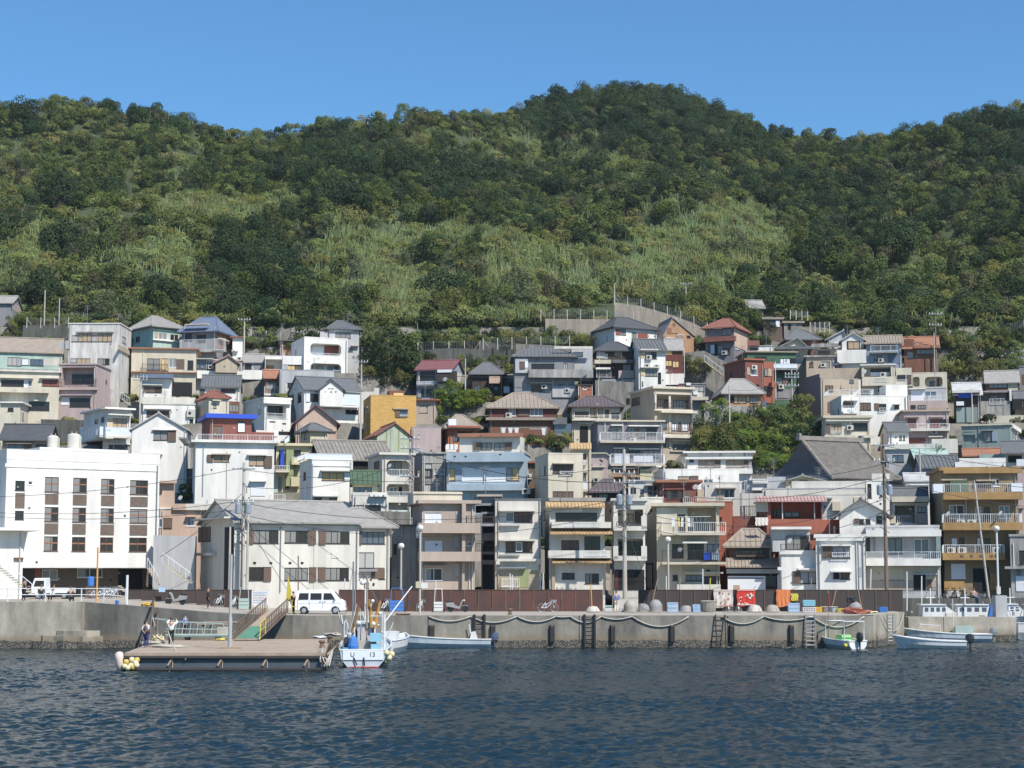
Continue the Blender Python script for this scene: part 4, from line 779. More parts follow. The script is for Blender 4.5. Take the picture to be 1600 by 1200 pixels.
# --- upper rows
H('long_cream_house', 'long low cream house with a flat roof and white balcony band', -25, 92, 581, 650, 'cream', D=231, side=-3, dep=8, cat='house', roof=('flat', .3, .25, 'ivory'), feats='w 2 37 593 604 d m3;w 38 43 592 605 w m1 f=w;w 44 50 594 604 v m1 f=w;w 66 92 593 604 r m2;h 0 52 590 592 c=ivory d.5;h 62 92 590 592 c=ivory;b -25 76 604 614 solid c=cream d1.2;w 45 77 627 642 d m3;x 0 18 612 616 c=cream;p 45 614 640;h 53 60 625 627 c=white')
H('pink_terrace_house', 'pale pink house with a deep shaded balcony next to the stained concrete house', 91, 151, 570, 655, 'pink', D=233, side=-25, dep=8, cat='house', roof=('flat', .15, .2, 'pink'), feats='l 97 149 574 604 d1.5;w 113 147 585 600 d m4 n1.48;r 93 151 592 605 dark n-.3 d.3;e 89 152 605 609 d.4 c=pink;w 96 108 621 632 w m2 f=w;w 109 141 622 636 d m3;h 95 144 617 619 c=pink;p 93 575 605 c=white;p 148 575 605 c=white;Rx 165 167 593 601 b d.02')
H('stained_concrete_house', 'tall rain stained grey concrete house with tan shutters', 106, 186, 506, 660, 'dirty', D=240, side=-19, dep=7, cat='house', roof=('flat', .12, .12, 'white'), feats='w 122.5 143 521 534 t m3;w 153 175 521 534 t m3;w 112 122 524 534 g m1;w 143 152 524 534 g m1;w 120 141 560 568 t m3;w 152 171 560 570 x m2 f=k;w 110 120 560 567 g m1;e 102 108 532 545 d.3 c=lgrey;Rw 191 197 525 538 g m1;x 94 106 534 546 c=lgrey;Re 186 205 546 549 d.2 c=tan;h 120 178 518.5 520 c=concrete d.3')
H('mint_house', 'mint green house with a pale hipped tile roof at the top of the slope', 239, 283, 511, 560, 'mint', D=258, side=40, dep=8, cat='house', roof=('hip', 497, .6, 'tlight', .4), feats='w 248 261 520 531 c m2 f=w;x 242 247 519 530 t;w 266 279 522 533 d m2 f=w;e 239 283 513 516 d.05 c=green;e 239 284 531 533 c=white d.3')
H('brown_band_house', 'cream house with reddish roof edges and a balcony between the mint and blue roofed houses', 205, 306, 546, 610, 'beige', D=246, side=-5, dep=8, cat='house', roof=('flat', .4, .2, 'trust'), feats='w 230 250 560 580 c m2;w 252 263 560 580 y m2;w 264 276 560 574 c m2 f=w;x 276 288 561 577 b;w 293 302 563 578 d m2;r 222 262 568 580 dark n-.5 d.5;e 204 308 580 583 d.5 c=trust;p 224 548 580;x 219 262 583 590 c=beige')
H('blue_awning_house', 'white house with a blue awning and a brown window strip below the brown banded house', 221, 268, 590, 640, 'white', D=238, side=-3, dep=6, cat='house', roof=('flat', .2, .1, 'white'), feats='e 218 270 584 591 d1 c=tblue;w 223 252 603 614 b m3;w 243 253 604 613 b;h 222 254 600 603 d.4;b 220 306 620 631 solid c=ivory d1.1;x 269 300 597 620 k n.5 @dark_opening')
H('white_broad_house', 'broad white house with a stained parapet below the blue awning', 223, 304, 632, 700, 'white', D=229, side=-3, dep=7, cat='house', feats='w 229 265 641 652 b m4;h 226 268 638 640;p 294 634 690;a 292 304 640 652;w 296 302 655 665 d m1;d 266 644 3', roof=('flat', .1, .15, 'ivory'))
H('blue_roof_wood_house', 'orange brown timber house with a blue metal roof and long barred balcony', 284, 337, 517, 572, 'grey', D=257, side=-29, dep=7, cat='house', roof=('hip', 498, .6, 'tblue', .5, .7), feats='w 288 300 521 533 d m2;w 307 322 523 535 d m2;h 293 328 508 511 c=beige d1;b 281 350 531 549 c=concrete d1;Rx 338 364 513 552 c=owood d.02 @timber_wall;Rw 341 347 515 528 g m1 f=w;Rw 350 358 524 534 g m1 f=w;Rh 340 355 530 533 d.5 c=ivory;p 289 508 530;p 336 510 530')
H('white_annex', 'white annex with a brown roof attached to the timber house', 363, 379, 528, 575, 'white', D=258, side=-2, dep=5, cat='annex', roof=('flat', .4, .2, 'tred'), feats='h 362 372 548 551 c=white')
H('brown_porch_house', 'pale house with a brown gabled porch under the barred balcony', 286, 378, 563, 612, 'lgrey', D=249, side=-3, dep=7, cat='house', roof=('flat', .2, .15, 'beige'), feats='w 307 322 563 577 v m3;w 323 334 565 578 v m2;x 337 371 566 584 c=tan d.5 @porch;w 345 353 570 583 c n-.5;w 356 365 572 585 d n-.5;b 308 381 579 592 solid c=white d1.2;h 303 333 560 562')
H('porch_gable', 'small brown gable roofed porch standing on the pale house', 337, 371, 566, 580, 'tan', D=247, side=2, dep=3, cat='porch', roof=('v', 556, .4, 'tpink', 0, 357), deep=-.2)
H('grey_gap_house', 'narrow grey house with a white balcony beside the utility pole', 379, 411, 566, 612, 'lgrey', D=250, side=-2, dep=6, cat='house', roof=('u', 555, .3, 'tlight'), feats='w 381 393 568 577 d m2;b 379 412 578 593 solid c=white d1;x 397 410 568 580 c=grey;w 385 408 598 614 d m2;b 384 411 608 618 c=white d.6;p 388 592 612')
H('white_balcony_house', 'white house with a wide railed loggia and grey side wall', 413, 454, 624, 695, 'white', D=226, side=35, dep=8, cat='house', roof=('flat', .15, .25, 'white'), feats='l 416 447 632 655 d1.3;w 418 446 634 650 d m4 n1.28;r 414 449 645 656 n-.05 d.05;e 412 455 623 632 d.4 c=white;x 421 430 658 660 k;x 441 447 661 663 k;x 413 453 673 680 k n0 @dark_opening')
H('red_roof_cottage', 'cream cottage with a small red tiled roof above the blue roofed red house', 326, 357, 622, 660, 'cream', D=229, side=18, dep=6, cat='cottage', roof=('hip', 612, .3, 'tred', .4), feats='w 333 338 630 638 g m1;h 331 344 625 628;x 358 374 627 648 c=rwood;w 358 373 632 644 c m3 n-.02 f=b')
H('grey_slope_roof_house', 'white house with a wide sloping grey tile roof below the white balcony wall', 316, 374, 604, 640, 'white', D=237, side=-3, dep=7, cat='house', roof=('u', 588, .4, 'tslate', .4), feats='w 345 368 607 614 b m3;w 312 320 608 618 b')
H('white_terrace_block', 'white open terrace block with orange shutters beside the rounded loggia villa', 414, 474, 557, 600, 'white', D=249, side=2, dep=6, cat='house', roof=('par', .1, 'white'), feats='l 415 441 561 577 d2;w 449 461 570 579 y m2;w 461 472 570 580 b;x 416 428 571 577 c=orange n1.9 @chair;e 442 475 556 570 d.1 c=white;x 441 450 558 578 c=lgrey')
H('loggia_villa', 'large white modern villa with two rounded rectangular loggias', 475, 543, 529, 608, 'white', D=250, side=22, dep=8, cat='villa', roof=('par', .15, 'white'), feats='l 485 533 536 557 rnd d1.5;l 485 533 567 588 rnd d1.5;w 507 532 540 556 r m2 n1.48 f=b;w 487 505 541 556 w m2 n1.48 f=w;r 485 533 551 557 n.1 d.05;w 488 505 571 582 g n1.48;w 512 530 572 580 v m3 n1.48;r 520 533 578 588 n.1 d.05;e 480 520 577 583 n-.3 d.5 c=lgrey')
H('grey_hip_house', 'pale grey two storey house with a dark hipped roof behind the loggia villa', 514, 561, 514, 570, 'lgrey', D=257, side=12, dep=7, cat='house', roof=('hip', 503, .5, 'tslate', .4), feats='w 524 548 519 529 c m3;h 522 551 516 518 c=white d.3;w 544 551 543 550 c;h 548 560 540 543 c=taupe;x 500 512 518 528 g')
H('grey_retaining_house', 'plain grey rendered house under the white terrace block', 437, 522, 579, 635, 'lgrey', D=243, side=3, dep=5, cat='house', roof=('flat', .02, .1, 'concrete'), feats='w 449 456 598 606 d m1;x 488 507 590 600 b;x 446 449 600 612 c=ivory')
H('brown_veranda_house', 'brown wooden house with a sloping roof and tiny veranda', 414, 436, 590, 625, 'rwood', D=245, side=2, dep=5, cat='house', roof=('u', 580, .5, 'trust'), feats='w 417 432 597 609 c m3;b 413 437 604 618 c=white d.7')
H('small_brown_shed', 'little orange brown shed under the wire fence', 438, 454, 533, 565, 'owood', D=259, side=10, dep=4, cat='shed', roof=('flat', .5, .15, 'tslate'), feats='x 440 446 548 556 c=tan d.02')
H('maroon_roof_house', 'grey walled house with a maroon roof, hanging bedding and a dish', 651, 706, 577, 630, 'bluegrey', D=246, side=-20, dep=8, cat='house', roof=('u', 565, .5, 'tmaroon', .5), feats='w 656 680 581 594 d m3;b 682 712 580 596 solid c=dwood d1;d 695 592 3.7 n-1.3;x 686 708 579 583 w d1.12 @cloth;w 658 679 608 620 d;b 651 682 596 602 c=grey d.6;x 684 700 600 615 c=beige d.3;Rx 708 722 578 604 c=ivory d.02;e 650 680 602 605 d.4 c=taupe;p 655 577 595 c=white')
H('orange_roof_house', 'brown house with an orange lean-to roof under the maroon roofed house', 648, 681, 626, 680, 'taupe', D=231, side=-3, dep=6, cat='house', roof=('flat', .5, .15, 'terra'), feats='w 655 668 633 645 g m2;x 655 666 636 645 c=tan d.05')
H('dark_wood_house', 'dark old wooden house with a grey roof half hidden in shadow', 738, 786, 584, 620, 'dwood', D=248, side=2, dep=7, cat='house', roof=('hip', 568, .6, 'tslate', 0), feats='x 764 781 589 600 c=salmon d1 @balcony_panel;w 742 750 603 612 v;w 772 778 604 610 v;x 787 796 604 614 w')
H('grey_tile_house', 'large grey two storey house with a blue grey tiled hip roof and solid balconies', 804, 898, 557, 622, 'grey', D=241, side=4, dep=8, cat='house', roof=('hip', 543, .5, 'tslate', .5, .9), feats='''
 x 805 825 560 583 c=lgrey d.3;w 812 820 565 577 b m1 n-.3;x 820 825 565 575 w d.35;w 830 866 568 577 d m3;x 866 880 558 578 c=grey d.05;b 826 927 577 590 solid c=concrete d1.2;w 830 848 601 612 b m2;w 849 860 601 613 c m1;x 863 903 604 621 c=lgrey d.2 @block_wall;e 827 865 597 599 d.4 c=tan;w 872 880 600 605 v;w 889 895 600 605 v;a 882 890 607 614;e 866 926 541 545 d.3 n.5 c=ivory;k 893 926 545 590 n1.5 d5 c=lgrey;w 895 911 550 557 v m2 n1.48;w 880 887 568 578 g;d 920 552 4 n.5;d 919 559 3.5 n.3;d 919 577 3.6 n-1.3;p 864 580 620 c=white''')
H('red_brick_shed', 'small red brick shed with a tiny window beside the grey tiled house', 904, 925, 602, 635, 'brick', D=237, side=3, dep=4, cat='shed', roof=('flat', .2, .1, 'tdark'), feats='w 911 917 604 609 c m1 f=w;p 925 602 618 c=white;p 904 602 618 c=white')
H('white_dark_roof_house', 'long white house with dark hip roof and red shutters under the tan retaining wall', 960, 1026, 513, 545, 'white', D=260, side=42, dep=8, cat='house', roof=('hip', 499, .5, 'tdark', 0), feats='x 962 969 514 524 r d.06;w 969 978 514 524 c m2;w 987 995 519 529 c;x 996 1012 520 531 r d.06;w 1000 1012 520 531 r')
H('old_timber_house', 'old timber house with dark tiled roofs and a pink balcony', 934, 988, 548, 605, 'dwood', D=246, side=5, dep=7, cat='house', roof=('hip', 536, .5, 'tdark', 0), feats='x 932 945 550 560 g;w 960 973 549 557 t m3;e 957 992 562 567 d1.2 c=tslate;w 973 986 569 580 c m2;x 966 990 580 592 c=pink d.8;e 929 955 562 568 d1 c=beige;e 931 954 574 577 d.8 c=white;x 968 991 593 605 w d.3;w 975 988 595 601 d n-.3;r 932 955 575 590 n-.4 d1;x 940 965 593 604 c=bluegrey d.3;w 945 950 552 561 w')
H('white_shuttered_house', 'white two storey house with tan shutters and grey roof in mid slope', 998, 1040, 547, 612, 'white', D=242, side=15, dep=8, cat='house', roof=('u', 532, .5, 'tslate', .45), feats='x 1001 1007 548 559 y d.06 @shutter;w 1008 1026 550 561 x m3;x 1001 1007 575 587 y d.06 @shutter;w 1008 1027 577 588 c m3;h 1000 1028 573.5 575;x 1003 1005 596 604 b;a 1022 1027 570 576;x 1028 1033 582 600 k;h 1000 1028 546 548;a 1007 1012 569 575')
H('maroon_timber_house', 'maroon timber house with a pale grey roof and small shutters', 1040, 1067, 547, 600, 'maroon', D=246, side=2, dep=7, cat='house', roof=('u', 531, .3, 'tlight'), feats='w 1040 1050 563 572 y m2 f=b;w 1051 1061 564 574 y m2 f=b;x 1035 1050 549 554 y;e 1033 1069 584 601 d.3 c=white;p 1069 545 590 c=white;d 1041 579 2.5')
H('orange_gable_house', 'orange plastered gable house with skylit roof at the foot of the tan retaining wall', 1037, 1084, 524, 545, 'orange', D=259, side=20, dep=7, cat='house', roof=('v', 497, .25, 'tlight', 0, 1051), feats='x 1043 1049 512 522 c=owood d.05;w 1050 1059 514 521 d m2;x 1051 1055 505 510 b d.02;w 1059 1068 518 525 d m2;r 1059 1068 522 526 n-.4 d.4;w 1073 1079 522 528 d m2;x 1039 1053 528 535 w d.5')
H('red_hip_roof_house', 'pale pink two storey house with red hipped roofs below the upper wood', 1102, 1147, 512, 560, 'purple', D=254, side=-22, dep=7, cat='house', roof=('hip', 500, .5, 'tred', 0), feats='w 1128 1143 514 524 c m2;h 1117 1130 513.5 515;e 1099 1148 527 532 d.8 c=tred;w 1109 1117 538 553 w m1;x 1117 1121 538 555 k;w 1122 1129 540 553 g;w 1129 1141 544 554 b;Rx 1147 1170 512 550 c=salmon d.02;Rw 1153 1163 515 520 w m1;Rw 1149 1155 538 548 w;Rw 1157 1165 538 548 w;x 1098 1102 540 548 k')  # front coloured grey purple as shaded, right face salmon as sunlit
H('green_house', 'dark green house with a railed white balcony and dishes of flower pots', 1168, 1244, 551, 630, 'green', D=239, side=17, dep=7, cat='house', roof=('flat', .3, .2, 'tbrown'), feats='w 1178 1198 557 562 d;w 1219 1235 560 573 w m3;x 1207 1218 560 575 c=green d.1;x 1235 1244 560 575 k;b 1208 1246 568 578 c=grey d1 panel;e 1167 1245 579 583 d.3 c=dwood;w 1214 1223 590 602 c;x 1223 1230 591 603 b;w 1231 1240 590 598 d;a 1216 1221 601 608;x 1209 1243 608 625 c=purple d.02;x 1215 1232 612 622 c=grey d.1')
H('dark_red_house', 'brick red three storey house with a chamfered corner and cream framed windows', 1165, 1193, 563, 645, 'red', D=234, side=34, dep=7.5, cat='house', roof=('flat', .25, .22, 'terra'), feats='x 1167 1173 574 586 t d.06 @shutter;w 1173 1184 574 587 c m2 f=w;w 1171 1184 601 607 d m2;h 1171 1186 600 601.5;k 1193 1210 565 630 n.6 d5 c=terra;w 1194 1200 576 588 c m1 n.58;x 1200 1207 576 588 t n.55;w 1194 1202 603 612 d n.58;b 1206 1213 597 605 solid c=terra n.6 d1;p 1191 570 620 c=taupe;p 1211 565 622 c=white')
H('hip_cottage', 'orange brown cottage with a wide grey hipped roof above the thicket', 1132, 1189, 614, 642, 'orange', D=229, side=15, dep=7, cat='cottage', roof=('hip', 594, .6, 'tlight', 0, .8), feats='e 1130 1190 612.5 617 d.4 c=tpink;w 1147 1153 619 630 y m1;w 1153 1166 620 630 t m2;w 1166 1172 619 628 y m1;w 1172 1184 621 630 g m3;x 1132 1139 619 630 t d.05;x 1190 1197 627 634 v d.3;x 1140 1147 619 630 k d.02')
H('cluttered_terrace_house', 'small grey house with pots and boxes crowding its terrace', 1062, 1102, 600, 640, 'grey', D=234, side=2, dep=5, cat='house', roof=('flat', .1, .1, 'concrete'), feats='w 1068 1075 602 608 d;w 1085 1100 604 612 g;x 1084 1098 613 620 c=ivory;b 1058 1080 605 612 solid c=concrete d.7;x 1060 1070 603 606 r d.8;x 1072 1079 599 603 w d.8;e 1080 1107 620 625 d.8 c=beige;x 1083 1090 612 617 w d.5')
H('tan_terrace_house', 'tan rendered house with a projecting blank parapet', 1260, 1304, 558, 600, 'tan', D=241, side=3, dep=7, cat='house', roof=('flat', .3, .25, 'concrete'), feats='w 1264 1271 565 574 b m1;w 1283 1297 565 576 c m2;w 1302 1311 566 571 v;e 1260 1345 576 592 d.8 c=tan;k 1274 1308 545 553 n2 d4 c=tan;e 1268 1310 537 542 n1.8 d.5 c=concrete;x 1278 1297 548 553 b n2')
H('purple_wall_house', 'house with one dark purple blank side and a tan front', 1283, 1342, 592, 660, 'tan', D=232, side=36, dep=8, cat='house', feats='x 1290 1303 602 612 c=pink d.05;w 1290 1302 602 612 b n-.05;w 1327 1334 593 599 v;x 1293 1302 628 645 b;x 1314 1330 600 610 c=tan;Lx 1245 1282 594 650 c=purple d.03;w 1313 1319 604 607 d', roof=('flat', .02, .1, 'concrete'))
H('blue_white_house', 'white house with blue grey side wall, brown shutters and roof railings', 1315, 1418, 619, 675, 'white', D=221, side=20, dep=8, cat='house', roof=('flat', .02, .1, 'white'), feats='w 1343 1361 629 641 b m3;x 1366 1373 630 641 b d.08;w 1373 1385 631 641 d m2;r 1374 1385 637 642 n-.3 d.3;w 1397 1405 632 639 d;h 1395 1406 631 632.5;w 1317 1334 627 636 b m3;b 1317 1341 634 646 d.9 c=white;r 1294 1340 609 618 n.2 d3;r 1341 1365 608 616 n-.1 d2;x 1325 1332 640 646 w d.9;k 1384 1418 601 619 n.6 d4 c=white;e 1344 1345 619 670 d.05;h 1320 1340 625 627 c=white')
H('cream_laundry_house', 'cream house with a deep balcony full of laundry near the top of the slope', 1347, 1399, 571, 630, 'cream', D=234, side=3, dep=7, cat='house', roof=('flat', .2, .2, 'ivory'), feats='l 1350 1393 574 590 d1.5;w 1360 1390 577 588 d m3 n1.48;b 1347 1400 589 602 solid c=cream d.9;r 1366 1386 591 597 n-.95 d.05;k 1400 1425 575 603 n.6 d4 c=cream;w 1402 1415 586 594 d n.58;w 1417 1424 586 600 b n.58;d 1350 580 4 n-.9;r 1400 1417 593 600 n0 d.5;x 1367 1372 602 613 c=lgrey;w 1370 1387 603 612 d;x 1360 1390 582 587 w n.8 @cloth;e 1392 1395 573 590 d.1')
H('arch_window_house', 'cream house with two wide arched openings at the top of the slope', 1426, 1480, 583, 625, 'cream', D=238, side=2, dep=6, cat='house', roof=('par', .12, 'cream'), feats='l 1426.5 1437 589 604 rnd d1;l 1445 1473 589 604 rnd d1.3;w 1452 1461 596 604 v n1.28;x 1464 1468 592 604 b n1.28')
H('white_door_house', 'pale pinkish house with white shuttered doors and balcony under the arched openings', 1419, 1479, 607, 652, 'lgrey', D=228, side=2, dep=6, cat='house', roof=('flat', .05, .1, 'lgrey'), feats='x 1423 1444 610 626 w d.05 @shutter_door;w 1445 1463 612 620 v m2 f=w;b 1419 1480 618 628 c=pink d.8;e 1419 1479 628 641 d.85 c=pink;w 1423 1431 633 639 d m2 n-.86;w 1434 1447 633 639 c m3 n-.86;x 1453 1477 638 642 t d.9;h 1420 1446 607.5 609.5 c=white')
H('grey_concrete_house', 'bare grey concrete house with a framed terrace', 1530, 1579, 612, 660, 'concrete', D=232, side=3, dep=6, cat='house', roof=('flat', .05, .12, 'lgrey'), feats='l 1532 1577 614 626 d2;e 1577 1581 608 626 c=white;w 1547 1574 616 624 g n1.9;r 1546 1570 623 632 n-.1 d.4;e 1532 1600 650 661 n-.6 d.8 c=cream;x 1582 1597 624 640 k d.3')
H('tin_roof_house', 'shabby house with patched tin roofs and a blue tarpaulin', 1493, 1532, 615, 668, 'dwood', D=230, side=3, dep=6, cat='house', roof=('u', 600, .6, 'twhite'), feats='e 1488 1532 610 613 d1 c=ivory;x 1497 1520 614 622 c=royal d.6 @tarpaulin;w 1500 1524 638 655 g m3;x 1494 1528 637 660 c=teal d.2;x 1494 1506 628 634 w d.6;p 1519 608 636 c=white')
H('wood_gable_house', 'brown wooden house with a sloping pale roof at the top corner of the town', 1541, 1592, 597, 630, 'rwood', D=243, side=2, dep=6, cat='house', roof=('u', 581, .4, 'tlight'), feats='w 1545 1574 599 606 g m4;x 1575 1590 599 612 c=beige')
H('edge_grey_house', 'grey house with dark door at the upper edge of the town', 1593, 1650, 572, 640, 'grey', D=246, side=2, dep=6, cat='house', feats='x 1597 1620 585 600 c=rwood', roof=('flat', .1, .1, 'concrete'))
H('lower_edge_house', 'dark house with tiled eave and beige shutter below the grey concrete house', 1586, 1650, 622, 660, 'dwood', D=236, side=3, dep=5, cat='house', roof=('u', 612, .4, 'tslate'), feats='w 1590 1600 626 636 t')
H('blue_grey_timber_house', 'blue grey timber house with brown tiled roof and white balcony rail', 1353, 1409, 536, 582, 'bluegrey', D=249, side=2, dep=7, cat='house', roof=('u', 526, .5, 'tbrown', .4), feats='w 1365 1378 555 562 c;b 1360 1403 540 551 c=grey d.8;w 1366 1400 537 545 d m4;x 1387 1408 553 568 c=tblue d.05;w 1365 1380 563 570 g;x 1382 1385 552 570 c=taupe')
H('red_timber_house', 'reddish timber house with rusty roofs beside the tall wooden pole', 1413, 1466, 543, 580, 'rwood', D=248, side=2, dep=7, cat='house', roof=('u', 528, .5, 'trust'), feats='w 1417 1430 537 541 g;w 1432 1460 546 553 c m4;e 1428 1468 540 543 d.8 c=trust;w 1417 1427 549 560 g m3;x 1412 1428 530 545 c=rwood')
H('white_twin_gable_house', 'white house with a white edged gable roof near the top fence', 1316, 1350, 531, 585, 'white', D=250, side=3, dep=6, cat='house', roof=('v', 521, .4, 'twhite', 0, 1333), feats='x 1323 1344 533 546 c=dwood d.04;w 1325 1343 534 545 t m2 n-.04 f=b;e 1308 1354 547 567 d.5 c=white;r 1346 1353 538 546 dark n-.4 d.6')
H('white_back_gable_house', 'second white gable roof just behind its twin near the top fence', 1293, 1322, 530, 560, 'lgrey', D=257, side=2, dep=5, cat='house', roof=('v', 517, .4, 'twhite', 0, 1318), feats='w 1304 1309 537 541 d;x 1303 1313 535 552 w d.3')
H('dark_tile_house', 'dark wooden house with grey curved tile roof and one red wall', 1232, 1278, 530, 552, 'rwood', D=252, side=10, dep=6, cat='house', roof=('hip', 517, .6, 'tslate', 0), feats='x 1264 1280 528 538 c=terra d.03;e 1226 1270 540 543 c=tdark d.8')
H('low_grey_roof_house', 'low cream house with a curved grey roof above the green house', 1217, 1262, 543, 565, 'beige', D=248, side=2, dep=5, cat='house', roof=('v', 529, .6, 'tlight', 0, 1246), feats='x 1236 1242 542 549 w d.5;x 1248 1262 544 548 w d.6;e 1212 1275 541 545 d1.2 c=tslate')
H('white_garden_wall_house', 'low white hut with red roof edges beside the red hipped house', 1170, 1207, 541, 560, 'white', D=251, side=2, dep=4, cat='hut', roof=('flat', .1, .1, 'lgrey'), feats='e 1168 1187 532 540 d.5 c=tred;x 1171 1184 543 547 r')
H('top_shed', 'low wooden shed with white eave at the edge of the wood', 1193, 1222, 499, 520, 'wood', D=267, dep=4, cat='shed', roof=('flat', .3, .3, 'tbrown'), feats='w 1205 1211 502 509 v;x 1212 1218 501 511 w d.1;e 1192 1220 497 499 c=white')
H('top_stone_shed', 'low stone walled shed with a rusty roof beside the wooden shed', 1225, 1254, 505, 520, 'stone', D=267, dep=4, cat='shed', roof=('flat', .3, .3, 'tbrown'), feats='x 1231 1236 507 515 k')
H('hillside_hut', 'tiny lone hut with grey lean-to roof up in the green slope', 1168, 1193, 480, 492, 'wood', D=277, side=9, dep=4, cat='hut', roof=('u', 471, .5, 'tlight'), feats='x 1170 1190 482 489 c=tan d.03')
H('corner_shed', 'pinkish shed with pale roof alone at the top beside a tree', -20, 19, 473, 515, 'grey', D=268, side=-14, dep=6, cat='shed', roof=('u', 464, .4, 'tlight'), feats='Rx 19 33 471 492 c=pink d.02')  # roof shade put into the grey front wall; sunlit side in pink
H('vine_house', 'old mint walled house with a collapsing roof overgrown by vines', -5, 97, 550, 590, 'mint', D=247, side=-2, dep=7, cat='house', roof=('u', 530, .3, 'tbrown'), feats='w 12 33 558 572 g m3;w 34 45 560 571 w m1;w 47 68 561 572 v m3;x 68 96 560 572 c=ivory d.02;e -5 97 575 580 c=concrete;x 52 90 550 556 c=ivory')
H('red_tin_shed', 'shed with a bright red corrugated roof beside the stained concrete house', 52, 94, 549, 580, 'ivory', D=249, side=-2, dep=5, cat='shed', roof=('u', 539, .3, 'terra', .5), feats='')
# the temple with its sweeping roof
def temple():
    D = 178; P = at(1358, 750, D); k = F / D
    e = empty('temple', 'old temple with one huge sweeping grey tiled roof above the waterfront houses', 'temple', P, R(26))
    hw, dep = 72 / k, 13.0; hr = 56 / k
    ztop = at(1320, 690, D + dep / 2)[2] - P[2]; zb = -6
    mb = MB(); mb.box(-hw * .72, hw * .72, 1.6, dep - 1.6, zb, .35); mb.build('wall', W['dwood'], e)
    mb = MB(); sd = MB(); n = 10; rows_ = []
    for i in range(n + 1):
        t = i / n; half = hw + (hr - hw) * min(1, (1 - (1 - t) ** 2.4) * 1.05); rows_.append((half, -.3 + t * (dep / 2 + .3), ztop * t ** 1.35))
    for i in range(n):
        (h0, y0, z0), (h1, y1, z1) = rows_[i], rows_[i + 1]
        mb.quad((-h0, y0, z0), (h0, y0, z0), (h1, y1, z1), (-h1, y1, z1)); mb.quad((-h1, dep - y1, z1), (h1, dep - y1, z1), (h0, dep - y0, z0), (-h0, dep - y0, z0))
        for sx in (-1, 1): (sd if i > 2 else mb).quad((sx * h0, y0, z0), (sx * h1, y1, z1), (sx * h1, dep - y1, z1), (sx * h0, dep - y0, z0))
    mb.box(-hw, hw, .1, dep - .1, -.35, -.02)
    mb.build('roof', W['tslate'], e); sd.build('gable', W['tdark'], e)  # roof base darker than the ribs, putting shade between them into the colour
    mb = MB(); cnt = 30
    for i in range(cnt):
        t = (i + .5) / cnt * 2 - 1; pts = []
        for h, y, z in rows_:
            if abs(t * hw) > h - .1: break
            pts.append((t * hw, y, z + .03))
        if len(pts) > 1: mb.tube(pts, .12, 4, cap=False)
    mb.build('roof_tile_ribs', W['tempt'], e)
    mb = MB(); mb.box(-hr - .2, hr + .2, dep / 2 - .3, dep / 2 + .3, ztop, ztop + .45)
    for sx in (-1, 1):
        mb.box(sx * (hr + .2), sx * (hr + .5), dep / 2 - .3, dep / 2 + .3, ztop, ztop + .7)
        mb.tube([(sx * h, y, z + .1) for h, y, z in rows_], .17, 6)
    mb.build('ridge', W['tempt'], e)
temple()
# ---------------------------------------------------------------- plants
def leaf_mat():
    m = bpy.data.materials.new('leaf'); m.use_nodes = True
    nt = m.node_tree; N = nt.nodes; L = nt.links
    N.remove(N['Principled BSDF'])
    a = N.new('ShaderNodeAttribute'); a.attribute_name = 'tone'
    d = N.new('ShaderNodeBsdfDiffuse'); t = N.new('ShaderNodeBsdfTranslucent'); mx = N.new('ShaderNodeMixShader'); mx.inputs[0].default_value = .28
    hs = N.new('ShaderNodeHueSaturation'); oi = N.new('ShaderNodeObjectInfo')
    mr = N.new('ShaderNodeMapRange'); mr.inputs[3].default_value = .8; mr.inputs[4].default_value = 1.2
    L.new(oi.outputs['Random'], mr.inputs[0]); L.new(mr.outputs[0], hs.inputs['Value'])
    L.new(a.outputs['Vector'], hs.inputs['Color'])
    L.new(hs.outputs[0], d.inputs[0]); L.new(hs.outputs[0], t.inputs[0])
    L.new(d.outputs[0], mx.inputs[1]); L.new(t.outputs[0], mx.inputs[2]); L.new(mx.outputs[0], N['Material Output'].inputs[0])
    return m
M_LEAF = leaf_mat()
M_BARK = mat('bark', (.12, .09, .06), .9, .5, 3)
TONE = {  # base leaf colours
    'dark': (.042, .066, .031), 'mid': (.098, .124, .042), 'olive': (.165, .172, .060), 'light': (.182, .214, .080), 'grass': (.180, .218, .098),
    'straw': (.24, .225, .115), 'brown': (.105, .110, .060), 'fresh': (.13, .185, .038)}
def crown_tpl(rng, n, kind):
    """centres, normals and quad corners of one crown, about 1 m in radius, base at 0"""
    nl = {'dome': 9, 'shrub': 6, 'loose': 12}[kind]
    lob = []
    for i in range(nl):
        a = rng.uniform(0, 2 * math.pi); r = rng.uniform(0, .62) ** .8
        zz = rng.uniform(.25, .95) * (1 - .55 * r) + .1
        lob.append((r * math.cos(a), r * math.sin(a), zz if kind != 'loose' else rng.uniform(.2, 1.3), rng.uniform(.30, .52) * (.75 if kind == 'loose' else 1)))
    lob.append((0, 0, .62, .55))
    lob = np.array(lob)
    k = rng.integers(0, len(lob), n)
    d = rng.normal(size=(n, 3)); d /= np.linalg.norm(d, axis=1)[:, None]
    d[:, 2] = np.abs(d[:, 2]) * np.where(rng.random(n) < .22, -.6, 1)
    d /= np.linalg.norm(d, axis=1)[:, None]
    c = lob[k, :3] + d * lob[k, 3:4] * np.where(rng.random((n, 1)) < .2, rng.uniform(.6, .9, (n, 1)), rng.uniform(.88, 1.05, (n, 1)))
    # drop leaves buried in other lobes
    dist = np.linalg.norm(c[:, None, :] - lob[None, :, :3], axis=2) / lob[None, :, 3]
    keep = dist.min(1) > .58
    c, d = c[keep], d[keep]
    c[:, 2] = np.maximum(c[:, 2], .02)
    nrm = d + rng.normal(size=d.shape) * .22; nrm /= np.linalg.norm(nrm, axis=1)[:, None]
    return c, nrm
